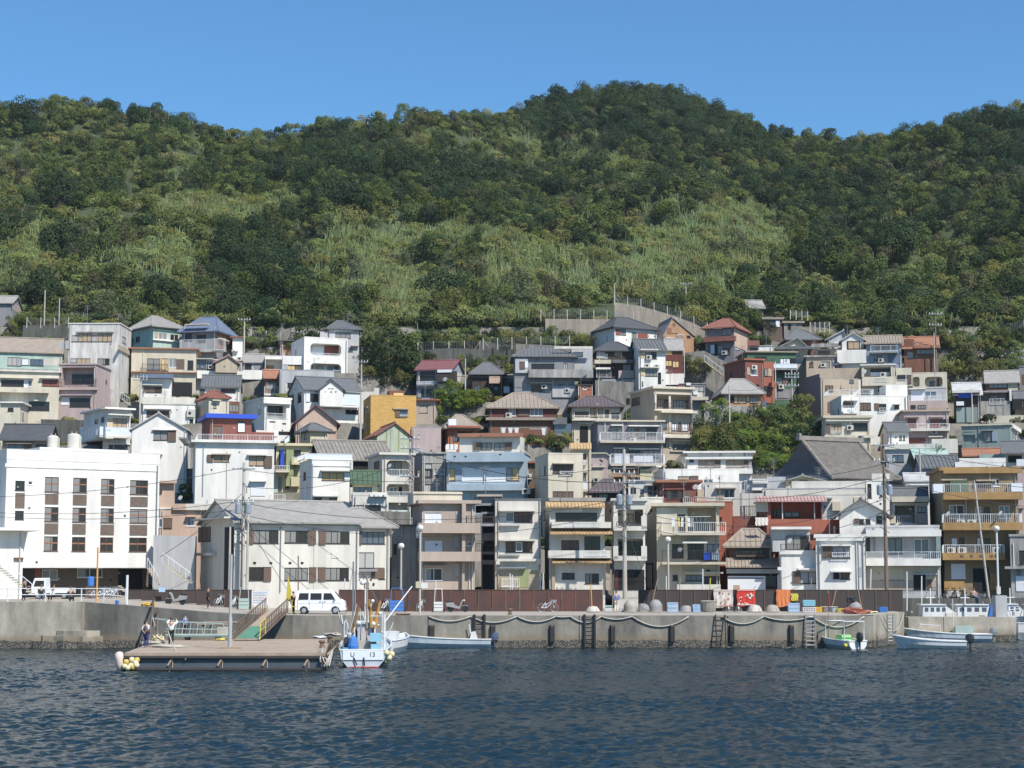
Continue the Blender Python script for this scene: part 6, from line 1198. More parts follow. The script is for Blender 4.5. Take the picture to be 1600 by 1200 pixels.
hang(cat((xq(238), YW - .1, 3.0), (*pontoon_item(264, 975)[:2], 3.2), .5), 'thick pale rope from the quay to a man in white'); hang(cat((xq(236), YW - .1, 3.0), (*pontoon_item(258, 1000)[:2], 1.6), 1.0), 'slack white rope hanging down to the pontoon')
hang([at(240, 935, 130), at(233, 1003, 118)], 'rusty brown prop pole leaning against the dark sea wall', r=.09, m=M_RUSTY, name='prop_pole'); hang([at(247, 950, 129.4), at(245, 1000, 122)], 'reddish steel bar leaning beside the prop pole', r=.07, m=M_RUSTY, name='steel_bar')
hang(cat(at(262, 985, 106), at(290, 1030, 100.9), .4), 'rope dangling over the pontoon front edge', r=.04)
for q in range(3): hang([at(505 - q * 4, 1012 + q * 2, 101.6), at(500 + q * 5, 1030, 100.8), at(506 + q * 4, 1042, 100.8), at(520, 1015, 102)], 'frayed ropes wrapped round the pontoon corner by the boat', 'frayed ropes at the pontoon corner', .045)
hang([at(500, 1034, 100.9), at(530, 1005, 110)], 'long bamboo pole lashed along the pontoon end', r=.07, m=M_WOODP, name='bamboo_pole')
# fenders and ladders on the wall
for px in (675, 770, 862.5, 957, 1050, 1143, 1236):
    e = empty('wall_fender', 'black rubber fender bolted upright to the sea wall', 'fender', (xq(px), YW - .15, 1.05), 0, 'rubber fenders along the sea wall')
    mb = MB(); mb.prism([(-.2, .15), (-.14, -.1), (.14, -.1), (.2, .15)], 'z', -.6, .62); mb.build('fender_block', M_PRUB, e)
    mb = MB(); mb.box(-.12, .12, -.12, -.1, .5, .6); mb.build('chain_plate', M_RUSTY, e)
def ladder(px, label, w=.5, z0=-.2, z1=ZQ + .1, m=None, rungs=8, th=.05, lean=0):
    e = empty('ladder', label, 'ladder', (xq(px), YW - .12, 0))
    for x in (-w / 2, w / 2): mb = MB(); mb.tube([(x, -lean, z0), (x, -.0, z1)], th, 6); mb.build('rail', m or M_PRUB, e)
    for i in range(rungs): mb = MB(); z = z0 + .2 + (z1 - z0 - .4) * i / (rungs - 1); k_ = 1 - (z - z0) / (z1 - z0); mb.tube([(-w / 2, -lean * k_, z), (w / 2, -lean * k_, z)], .03, 5); mb.build('rung', m or M_RUSTY, e)
ladder(749, 'black ladder behind the long white skiff', .75, .6, m=M_PRUB, th=.12, rungs=5); ladder(921, 'broad black ladder set in the sea wall beside a rope', .75, .0, m=M_PRUB, th=.11, rungs=8)
ladder(1125, 'rusty ladder leaning on the sea wall under the towels', .7, -.1, lean=.5); ladder(1265, 'thin grey ladder near the moored green boat', .7, 0, lean=.2, m=M_GREYM); ladder(1390, 'narrow ladder on the sunlit quay corner', .4, .3, m=M_GREYM)
# ---------------------------------------------------------------- boats
def hull(e, L_, W_, hb, hs, m, dk, z0=-.2, sheer=.35, n=12, transom=.8, rail=True, name='hull'):
    """bow towards +x, stern at 0; hb, hs heights at bow and stern"""
    vs = []; rows_ = []
    for i in range(n + 1):
        t = i / n; x = L_ * t
        half = W_ / 2 * (transom + (1 - transom) * math.sin(min(1, t * 1.8) * math.pi / 2)) * (1 if t < .5 else max(.02, 1 - ((t - .5) / .5) ** 2.2))
        h = hs + (hb - hs) * t ** 2.2; rows_.append((x, half, h))
    for x, half, h in rows_:
        vs += [(x + .25 * (x / L_), -half, h), (x, -half * .93, h * .45), (x - .25 * (x / L_) ** 2 * L_ * .15, -half * .45, z0), (x - .25 * (x / L_) ** 2 * L_ * .15, half * .45, z0), (x, half * .93, h * .45), (x + .25 * (x / L_), half, h)]
    fs = []
    for i in range(n):
        for k in range(5): a = i * 6 + k; fs.append((a, a + 6, a + 7, a + 1))
    fs += [(0, 1, 2, 3, 4, 5)]
    mb = MB(); mb.add(vs, fs); mb.build(name, m, e, smooth=False)
    mb = MB()
    for i in range(n):
        (x0, h0, z_0), (x1, h1, z_1) = rows_[i], rows_[i + 1]; d = .16
        mb.quad((x0 + .25 * x0 / L_, -h0 * .97, z_0 - d), (x1 + .25 * x1 / L_, -h1 * .97, z_1 - d), (x1 + .25 * x1 / L_, h1 * .97, z_1 - d), (x0 + .25 * x0 / L_, h0 * .97, z_0 - d))
    mb.build('deck', dk, e)
    mb = MB()
    for s in (-1, 1): mb.tube([(x + .25 * x / L_, s * h, z + .02) for x, h, z in rows_], .05, 5)
    mb.tube([(0, -rows_[0][1], hs + .02), (0, rows_[0][1], hs + .02)], .05, 5); mb.build('gunwale', M_WH, e)
    return rows_
def outboard(e, x=-.25, z=.45, m=None, y=0, tilt=False):
    mb = MB(); T_ = rotm('y', -.9 if tilt else 0)
    mb.lathe([(.12, -.1), (.24, 0), (.27, .25), (.24, .5), (.1, .6)], (x, y, z), 10, sx=1.2, sy=.8, tilt=T_); o = mb.build('outboard_motor', m or M_BLK, e)
    mb = MB()
    a = T_ @ np.array((-.02, 0, -.1)); b = T_ @ np.array((-.02, 0, -.95)); mb.tube([(x + a[0], y + a[1], z + a[2]), (x + b[0], y + b[1], z + b[2])], .08, 6, r2=.05); mb.build('motor_leg', m or M_BLK, o)
def txt(body, size, parent, loc, rot, m, name='lettering', align='CENTER', ext=.004):
    c = bpy.data.curves.new(name, 'FONT'); c.body = body; c.size = size; c.align_x = align; c.align_y = 'CENTER'; c.extrude = ext
    c.materials.append(m); t = bpy.data.objects.new(name, c); me = bpy.data.meshes.new_from_object(t); bpy.data.objects.remove(t)
    o = bpy.data.objects.new(name, me); COL.objects.link(o); o.parent = parent; o.location = loc; o.rotation_euler = rot; return o
M_TEXT = MM('dark_lettering', (.03, .035, .05), .7)
def person(label, loc, rz, shirt, pants, hair, arms='side', sit=False, h=1.68, lean=0.0, hat=None, step=.0, vest=None):
    """body grown from a skeleton; clothes are skins of their own round the same bones"""
    e = empty('person', label, 'person', loc, rz); k = h / 1.72
    hip, sh, neck, head = .90, 1.40, 1.47, 1.62
    if sit: dz = -.45
    else: dz = 0
    fw = lean
    J = {'pel': (0, 0, hip + dz), 'wst': (0, -.03 * fw, 1.06 + dz), 'chs': (0, -.25 * fw, 1.28 + dz), 'nek': (0, -.33 * fw, neck + dz), 'hd0': (0, -.36 * fw - .01, 1.55 + dz), 'hd1': (0, -.4 * fw - .02, 1.64 + dz), 'hd2': (0, -.42 * fw, 1.71 + dz)}
    E = [('pel', 'wst'), ('wst', 'chs'), ('chs', 'nek'), ('nek', 'hd0'), ('hd0', 'hd1'), ('hd1', 'hd2')]
    Rr = {'pel': (.15, .11), 'wst': (.14, .10), 'chs': (.165, .115), 'nek': .055, 'hd0': .07, 'hd1': .085, 'hd2': .06}
    for s, S in ((-1, 'l'), (1, 'r')):
        cy = -.25 * fw
        J['sh' + S] = (s * .19, cy, sh - .02 + dz)
        if arms == 'up': el, wr = (s * .34, cy - .18, 1.42 + dz), (s * .22, cy - .36, 1.58 + dz)
        elif arms == 'back': el, wr = (s * .26, cy + .12, 1.13 + dz), (s * .05, cy + .17, .98 + dz)
        elif arms == 'fwd': el, wr = (s * .24, cy - .12, 1.14 + dz), (s * .12, cy - .34, 1.12 + dz)
        elif arms == 'lap': el, wr = (s * .24, cy - .05, 1.12 + dz), (s * .1, cy - .28, .98 + dz)
        else: el, wr = (s * .25, cy + .02, 1.12 + dz), (s * .26, cy - .05, .87 + dz)
        J['el' + S], J['wr' + S] = el, wr
        d = np.array(wr) - np.array(el); d /= np.linalg.norm(d); q = np.cross(d, (0, 1, 0.2)); q /= np.linalg.norm(q)
        pm = np.array(wr) + d * .08; J['pm' + S] = tuple(pm)
        E += [('chs', 'sh' + S), ('sh' + S, 'el' + S), ('el' + S, 'wr' + S), ('wr' + S, 'pm' + S)]
        Rr.update({'sh' + S: .065, 'el' + S: .042, 'wr' + S: .03, 'pm' + S: (.04, .02)})
        for f in range(4):
            a = pm + q * (f - 1.5) * .021; b = a + d * (.07 + .012 * (1 if f in (1, 2) else 0)) + np.array((0, -.015, 0))
            J[f'f{f}' + S] = tuple(a + d * .03); J[f'g{f}' + S] = tuple(b); E += [('pm' + S, f'f{f}' + S), (f'f{f}' + S, f'g{f}' + S)]; Rr[f'f{f}' + S] = .010; Rr[f'g{f}' + S] = .008
        J['th' + S] = tuple(np.array(wr) + d * .07 - q * .05); E.append(('wr' + S, 'th' + S)); Rr['th' + S] = .011
        J['hp' + S] = (s * .095, 0, hip - .03 + dz)
        if sit: J['kn' + S] = (s * .13, -.42, .48); J['an' + S] = (s * .13, -.40, .08)
        else: J['kn' + S] = (s * .1, -.03 + s * step * .5, .48); J['an' + S] = (s * .105, .02 + s * step, .08)
        ax, ay, az = J['an' + S]; J['to' + S] = (ax + s * .02, ay - .17, .03)
        E += [('pel', 'hp' + S), ('hp' + S, 'kn' + S), ('kn' + S, 'an' + S), ('an' + S, 'to' + S)]
        Rr.update({'hp' + S: .09, 'kn' + S: .06, 'an' + S: .04, 'to' + S: .035})
    def grow(name, keys, edges, grow_, m, root='pel', parent=e):
        idx = {a: i for i, a in enumerate(keys)}
        me = bpy.data.meshes.new(name); me.from_pydata([tuple(c * k for c in J[a]) for a in keys], [(idx[a], idx[b]) for a, b in edges], []); me.update()
        o = bpy.data.objects.new(name, me); COL.objects.link(o); o.parent = parent; me.materials.append(m)
        md = o.modifiers.new('skin', 'SKIN'); md.use_smooth_shade = True
        sv = me.skin_vertices[0].data
        for a, i in idx.items():
            r = Rr[a]; r = r if isinstance(r, tuple) else (r, r); sv[i].radius = ((r[0] + grow_) * k, (r[1] + grow_) * k)
            sv[i].use_root = (a == root)
        sb = o.modifiers.new('subdivision', 'SUBSURF'); sb.levels = 1; sb.render_levels = 1
        return o
    keys = list(J); skin = MM('skin', (.42, .25, .17), .6); grow('body', keys, E, 0, skin)
    tk = ['pel', 'wst', 'chs', 'shl', 'ell', 'shr', 'elr'] + (['wrl', 'wrr'] if vest is None else [])
    te = [('pel', 'wst'), ('wst', 'chs'), ('chs', 'shl'), ('shl', 'ell'), ('chs', 'shr'), ('shr', 'elr')] + ([('ell', 'wrl'), ('elr', 'wrr')] if vest is None else [])
    grow('shirt', tk, te, .014, MM('cloth_' + '_'.join(str(int(c * 100)) for c in shirt), shirt, .9), 'pel')
    if vest: grow('vest', ['pel', 'wst', 'chs', 'shl', 'shr'], [('pel', 'wst'), ('wst', 'chs'), ('chs', 'shl'), ('chs', 'shr')], .026, MM('cloth_' + '_'.join(str(int(c * 100)) for c in vest), vest, .9), 'pel')
    grow('trousers', ['pel', 'hpl', 'knl', 'anl', 'hpr', 'knr', 'anr'], [('pel', 'hpl'), ('hpl', 'knl'), ('knl', 'anl'), ('pel', 'hpr'), ('hpr', 'knr'), ('knr', 'anr')], .016, MM('cloth_' + '_'.join(str(int(c * 100)) for c in pants), pants, .9), 'pel')
    hx, hy, hz = J['hd1']
    mb = MB(); mb.ball((0, (hy + .02) * k, (hz + .045) * k), .1 * k, 10, sz=.85, sy=1.1); mb.build('hat' if hat else 'hair', MM('hat_cloth', hat, .9) if hat else MM('hair_' + ('dark' if hair[0] < .1 else 'grey'), hair, .8), e, smooth=True)
    if hat: mb = MB(); mb.lathe([(.15, 0), (.15, .012)], (0, (hy - .04) * k, (hz + .04) * k), 12); mb.build('hat_brim', MM('hat_cloth', hat, .9), e)
    # face: nose, eyes, mouth, ears
    mb = MB(); mb.ball((0, (hy - .088) * k, (hz - .005) * k), .014, 6, sz=1.4); mb.build('nose', skin, e, smooth=True)
    for s in (-1, 1):
        mb = MB(); mb.ball((s * .032 * k, (hy - .078) * k, (hz + .02) * k), .011, 6); mb.build('eye', M_TEXT, e, smooth=True)
        mb = MB(); mb.ball((s * .088 * k, hy * k, hz * k), .022, 6, sx=.5, sz=1.3); mb.build('ear', skin, e, smooth=True)
    mb = MB(); mb.box(-.025 * k, .025 * k, (hy - .086) * k, (hy - .078) * k, (hz - .048) * k, (hz - .04) * k); mb.build('mouth', M_REDP, e)
    return e
WHT, NVY, BLK, GRY, BRN = (.75, .76, .78), (.03, .045, .13), (.015, .015, .02), (.22, .22, .24), (.16, .10, .07)
person('person standing at the pontoon end in grey vest and blue jeans, hands behind the back', pontoon_item(228, 1012), R(150), (.6, .62, .68), NVY, (.05, .04, .04), 'back', vest=(.14, .12, .15))
person('person in white top and black trousers on the pontoon raising both arms to a rope', pontoon_item(267, 1009), R(175), WHT, BLK, (.02, .02, .02), 'up', h=1.74)
person('person in blue shirt and dark trousers behind the pale green gangway', (*pontoon_item(289, 997)[:2], 1.03), R(-110), (.16, .28, .58), (.05, .03, .04), (.03, .02, .02), 'fwd', h=1.66)
person('person in black clothes standing by the dark fence above the pontoon', (at(325, 945, 136)[0], 136, zq(at(325, 945, 136)[0])), R(100), BLK, (.03, .03, .05), (.03, .025, .02), 'side')
person('person in black jacket standing beside the rear of the white van', (at(458, 945, 134)[0], 134, zq(at(458, 945, 134)[0])), R(60), BLK, BLK, (.02, .02, .02), 'side')
person('person in blue shirt and pale trousers in the fence gap, hands behind back', (at(963, 950, 139)[0], 139, ZQ), R(190), (.12, .15, .32), (.62, .60, .52), (.10, .07, .05), 'back')
person('person in brown top and dark cap walking beside the white stairs', (at(37, 935, 133)[0], 133, 3.37), R(110), BRN, BLK, (.05, .04, .03), 'fwd', hat=(.06, .05, .05), step=.1)
person('person sitting on the kerb in front of the white mini truck', (at(64, 936, 133)[0], 133, 3.37), R(20), BLK, (.10, .14, .25), (.15, .14, .13), 'lap', sit=True)
person('second seated person beside the white mini truck in a pale shirt', (at(84, 936, 133)[0], 133, 3.37), R(-30), WHT, BLK, (.03, .03, .03), 'lap', sit=True)
person('person sitting with back turned by the harbour rail in dark clothes', (at(110, 936, 133)[0], 133, 3.2), R(180), (.05, .045, .06), BLK, (.25, .1, .05), 'lap', sit=True)
person('person crouching under the dark entrance of the ochre flats among motorbikes', (at(1522, 930, 154)[0], 154, 2.86), R(30), (.35, .25, .22), (.1, .12, .2), (.03, .03, .03), 'lap', sit=True)

def fishing_boat():
    X, Y, _ = ground_hit(567, 1043, 0)
    e = empty('fishing_boat', 'white fishing boat with cabin, masts and folded brown sails moored stern out at the pontoon', 'boat', (X, Y, 0), R(93))
    rs = hull(e, 11.0, 3.2, 1.7, 1.02, M_WHB, M_WHB, z0=-.35, transom=.86)
    m = MM('boat_white', (.72, .76, .80), .35, .15)
    mb = MB(); mb.box(-.06, .0, -1.2, 1.2, .45, 1.0); mb.build('transom', m, e)
    txt('13', .38, e, (-.075, -.55, .76), (math.pi / 2, 0, -math.pi / 2), M_TEXT); txt('U', .38, e, (-.075, .62, .76), (math.pi / 2, 0, -math.pi / 2), M_TEXT)
    mb = MB(); mb.box(-.12, .01, -.95, .8, -.2, .06); mb.build('red_bottom', M_REDP, e)
    mb = MB(); mb.prism([(2.6, .85), (5.4, .85), (5.2, 2.5), (2.8, 2.5)], 'y', -.62, .62); mb.box(2.55, 5.6, -.75, .75, 2.5, 2.6); c = mb.build('cabin', m, e)
    mb = MB(); mb.box(2.52, 2.6, -.45, .42, 1.1, 2.3); mb.build('cabin_door', MM('grey_canvas', (.45, .44, .45), .7, .2), c)
    mb = MB(); mb.box(2.7, 2.76, .46, .56, 1.7, 2.2); mb.box(2.7, 2.76, -.58, -.48, 1.7, 2.2); mb.build('cabin_window', G['d'], c)
    for x, y, h, r, mm in ((3.2, .75, 6.3, .05, M_GREYM), (2.0, -.15, 5.4, .05, M_WOODP), (.2, 1.2, 2.6, .03, M_GREYM), (1.0, -1.1, 3.3, .03, M_WH), (6.5, .1, 5.0, .05, M_WH)):
        mb = MB(); mb.tube([(x, y, .8), (x, y, h)], r, 6); mb.build('mast', mm, e)
    for q, (y0, y1, z0, z1) in enumerate(((.75, .35, 2.0, 3.6), (-.45, -.25, 2.3, 4.0), (-.6, -.95, 2.3, 3.9))):
        mb = MB(); mb.tube([(2.3, y0, z0), (2.2, y1, z1)], .15, 7, r2=.06); mb.build('folded_sail', MM('brown_canvas', (.26, .15, .05), .9, .3) if q == 0 else MM('orange_canvas', (.50, .27, .05), .9, .3), e)
    mb = MB(); mb.tube([(1.4, 1.2, .8), (1.4, 1.2, 2.6), (5, 1.2, 2.7), (5, 1.2, .8)], .035, 5); mb.tube([(1.4, 1.2, 1.7), (5, 1.2, 1.7)], .025, 5); mb.tube([(1.4, -1.2, .8), (1.4, -1.2, 3.0), (1.4, -.4, 3.0)], .04, 5); mb.tube([(1.4, -1.2, 3.0), (5, -1.2, 3.0), (5, -1.2, .9)], .035, 5); mb.build('pipe_frame', M_WH, e)
    mb = MB(); mb.lathe([(.1, -.2), (.34, -.18), (.34, .18), (.1, .2)], (1.2, 1.0, 1.4), 12, axis='y'); mb.build('winch', M_BLK, e)
    mb = MB(); mb.lathe([(.3, 0), (.34, .3), (.24, .75), (.1, .9)], (.7, .62, .95), 9); mb.build('blue_cloth', M_BLUEP, e)
    mb = MB(); mb.box(.5, 1.1, -1.0, -.45, .95, 1.35); mb.box(.6, 1.2, -1.05, -.4, 1.5, 2.0); mb.build('blue_box', MM('pale_blue_plastic', (.25, .48, .62), .5), e)
    mb = MB(); mb.box(.3, .9, .9, 1.25, .9, 1.15); mb.build('tray', MM('sky_plastic', (.10, .33, .55), .5), e)
    mb = MB(); mb.ball((3.4, .2, 5.0), .16); mb.ball((6.5, .1, 5.0), .14); mb.ball((1.8, -.5, 3.9), .12); mb.build('lamp_globe', M_WH, e)
    mb = MB()
    for q in range(22): rn = random.Random(q); mb.box(1 + rn.uniform(0, 1.4), 1.2 + rn.uniform(0, 1.6), *sorted((rn.uniform(-1.1, 1.1), rn.uniform(-1.1, 1.1))), .9, 1 + rn.uniform(0, .5))
    mb.build('deck_gear', MM('mixed_gear', (.45, .40, .34), .8, .8), e)
    mb = MB(); mb.tube([(6.5, .1, 4.6), (4, .2, 5.6), (2, -.1, 5.2)], .015, 4); mb.tube([(3.2, .75, 6), (0, 1.2, 2.4)], .012, 4); mb.tube([(2, -.15, 5.2), (1.4, -1.2, 3)], .012, 4); mb.build('rigging', M_BLK, e)
    mb = MB(); rn = random.Random(3)
    for q in range(16):
        x, y = rn.uniform(.6, 5.5), rn.uniform(-1.3, 1.3); mb.tube([(x, y, 1.0), (x + rn.uniform(-.8, .8), y + rn.uniform(-.7, .7), rn.uniform(2.2, 4.2))], rn.choice((.02, .03, .045)), 4)
    for q in range(8): mb.ball((rn.uniform(.5, 3), rn.uniform(-1.2, 1.2), rn.uniform(1.1, 3.2)), rn.uniform(.07, .14), 7)
    mb.build('poles_and_floats', M_WH, e)
    mb = MB(); mb.tube([(-.08, .55, .6), (-.12, .35, .15)], .04, 5); mb.tube([(-.08, -.05, .6), (-.12, -.1, .1)], .04, 5); mb.build('trim_bracket', M_BLK, e)
    for q, (y, z) in enumerate(((-1.4, .85), (-1.55, .55), (-1.42, .35), (-1.7, .75))):
        mb = MB(); mb.ball((.1 + q * .15, y, z), .2, 9); mb.build('hull_fender', M_BUOYC, e, smooth=True)
fishing_boat()
X, Y, _ = ground_hit(603, 1022, 0)
e = empty('small_boat', 'small white boat squeezed between the fishing boat and the sea wall', 'boat', (X, Y, 0), R(80)); hull(e, 5.5, 1.5, 1.2, .9, M_WH, M_WHB)
mb = MB(); mb.tube([(1, .4, .8), (1, .4, 2.4)], .03, 5); mb.tube([(1, .4, 2.1), (2.6, -1.2, 4.6)], .045, 5); mb.box(1.2, 2.2, -.4, .4, .8, 1.5); mb.build('boat_gear', M_WH, e)
def skiff(px, py, L_, rz, label, hb=.95, hs=.6, W_=1.7, m=None, console=True, cat_='boat', motor=True, name='skiff', mm=None, tilt=False, awning=False):
    X, Y, _ = ground_hit(px, py, 0)
    e = empty(name, label, cat_, (X, Y, 0), R(rz)); hull(e, L_, W_, hb, hs, m or M_WHB, M_WH, z0=-.15)
    if motor: outboard(e, m=mm, z=hs - .05, tilt=tilt)
    if console:
        mb = MB(); mb.prism([(.9, hs - .2), (1.6, hs - .2), (1.45, hs + .55), (1.15, hs + .6)], 'y', -.3, .3); mb.tube([(1.5, .2, hs + .4), (1.62, .2, hs + 1.1)], .05, 6); mb.build('console', M_WH, e)
    return e
e = skiff(767, 1012, 7.9, 180, 'long slim white skiff with a dark outboard motor lying along the sea wall', hb=1.15, hs=.62, W_=1.6, mm=MM('blue_grey_motor', (.07, .09, .15), .35))
txt('NH3-81', .2, e, (6.6, .82, .68), (math.pi / 2, 0, math.pi), M_TEXT); 
def small_green_boat():
    X, Y, _ = ground_hit(1341, 1015, 0)
    e = empty('motor_boat', 'little white and green boat with a white pipe canopy frame and black outboard', 'boat', (X, Y, 0), R(112)); hull(e, 4.6, 1.9, .95, .6, M_WH, MM('light_green_deck', (.30, .55, .25), .6))
    outboard(e, m=M_BLK, z=.65, x=-.2)
    for x in (.5, 3): 
        mb = MB(); mb.tube([(x, -.85, .5), (x, -.85, 2.0), (x, .85, 2.0), (x, .85, .5)], .045, 6); mb.build('canopy_frame', M_WH, e)
    mb = MB(); mb.tube([(.5, -.85, 2), (3, -.85, 2)], .04, 5); mb.tube([(.5, .85, 2), (3, .85, 2)], .04, 5); mb.build('canopy_bar', M_WH, e)
    mb = MB(); mb.box(1.5, 2.3, -.4, .4, .5, 1.0); mb.build('seat_box', MM('light_green_deck', (.30, .55, .25), .6), e)
    mb = MB(); mb.ball((.2, .95, .3), .16, 8); mb.build('hull_fender', M_YEL, e, smooth=True)
    mb = MB(); mb.tube([(3.4, .3, .8), (3.4, .3, 4.2)], .03, 5); mb.build('flag_pole', M_WOODP, e); mb = MB(); mb.box(3.3, 3.42, .28, .32, 2.8, 4.0); mb.build('flag', M_REDP, e)
small_green_boat()
e = skiff(1510, 1014, 5.0, 168, 'open white skiff with black outboard in front of the other boats', hb=.95, hs=.55, W_=1.7, m=M_WH, console=False)
mb = MB(); mb.box(1.2, 1.6, -.6, .6, .35, .5); mb.box(2.6, 3.0, -.6, .6, .4, .55); mb.build('thwart', M_WOODP, e)
e = skiff(1548, 1003, 6.6, 174, 'longer white skiff with pale green box moored behind the open skiff', hb=1.05, hs=.6, W_=1.7, console=False, mm=M_GREYM)
mb = MB(); mb.box(1.4, 2.8, -.5, .5, .45, 1.25); mb.build('green_box', M_AQUA, e); mb = MB(); mb.tube([(4.0, .7, .7), (4.0, .7, 1.3), (5.6, .5, 1.4), (6, .2, .9)], .04, 5); mb.tube([(2.9, 0, .5), (2.9, 0, 3.4)], .03, 5); mb.build('bow_rail', M_WH, e)
e = skiff(1585, 999, 4.2, 176, 'white skiff with raised grey outboard at the end of the breakwater', hb=.9, hs=.55, W_=1.6, console=False, mm=M_GREYM, tilt=True); mb = MB(); mb.box(1, 1.7, -.4, .4, .4, .8); mb.build('blue_seat', M_BLUEP, e)
def cabin_boat(px, Y, L_, label, rz=0, tarp=False, wide=1.0):
    X = at(px, 940, Y)[0]; e = empty('cabin_boat', label, 'boat', (X, Y, 0), R(rz)); hull(e, L_, 2.3, 1.9, 1.35, M_WH, M_WH, z0=-.3)
    mb = MB(); mb.prism([(.9, 1.2), (1.2 + 2.6 * wide, 1.2), (1.0 + 2.6 * wide, 2.25), (.6 + 2.2 * wide, 2.8), (1.0, 2.8)], 'y', -.8, .8); mb.box(.8, .7 + 2.2 * wide, -.9, .9, 2.8, 2.88); c = mb.build('cabin', M_WH, e)
    mb = MB(); n = int(3 * wide) + 1
    for q in range(n): x = 1.15 + q * 1.9 * wide / n; mb.box(x, x + 1.1 * wide / n, -.83, -.79, 2.3, 2.62)
    mb.build('cabin_window', G['v'], c)
    mb = MB(); mb.tube([(1.8, 0, 2.8), (1.8, 0, 4.2)], .05, 6); mb.tube([(1.4, 0, 3.4), (2.2, 0, 3.4)], .03, 5); mb.tube([(L_ * .7, -.8, 1.6), (L_ * .7, -.8, 2.4), (L_ * .9, -.4, 2.5)], .03, 5); mb.build('mast', M_WH, e)
    if tarp:
        mb = MB(); mb.prism([(3.4, 1.4), (5.2, 1.4), (4.9, 2.7), (3.7, 2.9)], 'y', -1, 1); mb.build('blue_tarpaulin', M_BLUEP, e)
    mb = MB(); mb.box(L_ * .55, L_ * .72, -.9, -.2, 1.5, 2.2); mb.build('deck_box', W['ivory'], e)
    mb = MB(); rn = random.Random(int(px))
    for q in range(14): x, y, z = rn.uniform(.2, L_), rn.uniform(-.9, .9), rn.uniform(1.5, 2.2); mb.box(x, x + rn.uniform(.1, .5), y, y + .3, z, z + rn.uniform(.1, .45))
    for q in range(7): x = rn.uniform(0, L_); mb.tube([(x, 0, 1.5), (x + rn.uniform(-.8, .8), rn.uniform(-.6, .6), rn.uniform(2.4, 3.6))], .025, 4)
    mb.build('deck_gear', MM('mixed_gear', ()), e)
cabin_boat(1420, 145, 5.2, 'white boat with a small wheelhouse at the corner of the quay'); cabin_boat(1474, 145, 7.0, 'long white boat with windowed cabin and blue tarpaulin behind the breakwater', tarp=True, wide=1.3); cabin_boat(1545, 147, 5.5, 'white boat with rails moored behind the concrete lamp block', wide=.7); cabin_boat(1585, 144, 7.0, 'white hulled boat at the outer end of the breakwater', wide=.6)

# ---------------------------------------------------------------- vehicles
def wheel(e, x, y, r=.28, w_=.16, s=-1, z=0):
    mb = MB(); mb.lathe([(r * .55, -w_ / 2), (r, -w_ / 2 + .02), (r, w_ / 2 - .02), (r * .55, w_ / 2)], (x, y, r + z), 16, axis='y'); t = mb.build('wheel', M_BLK, e, smooth=False)
    mb = MB(); mb.lathe([(r * .62, 0), (r * .6, s * .02), (r * .2, s * .035)], (x, y + s * w_ / 2, r + z), 12, axis='y'); mb.build('rim', MM('steel_rim', (.5, .5, .52), .35, metal=.7), t)
def loft_body(e, prof, wf, m, name='body'):
    vs = []
    for x, z in prof: vs.append((x, -wf(z), z))
    for x, z in prof: vs.append((x, wf(z), z))
    n = len(prof); fs = [tuple(range(n)), tuple(range(2 * n - 1, n - 1, -1))] + [(i, i + n, (i + 1) % n + n, (i + 1) % n) for i in range(n)]
    mb = MB(); mb.add(vs, fs); o = mb.build(name, m, e)
    bv = o.modifiers.new('bevel', 'BEVEL'); bv.width = .04; bv.segments = 2; bv.limit_method = 'ANGLE'
    return o
M_CARW = mat('white_car_paint', (.74, .75, .76), .25, spec=.6)
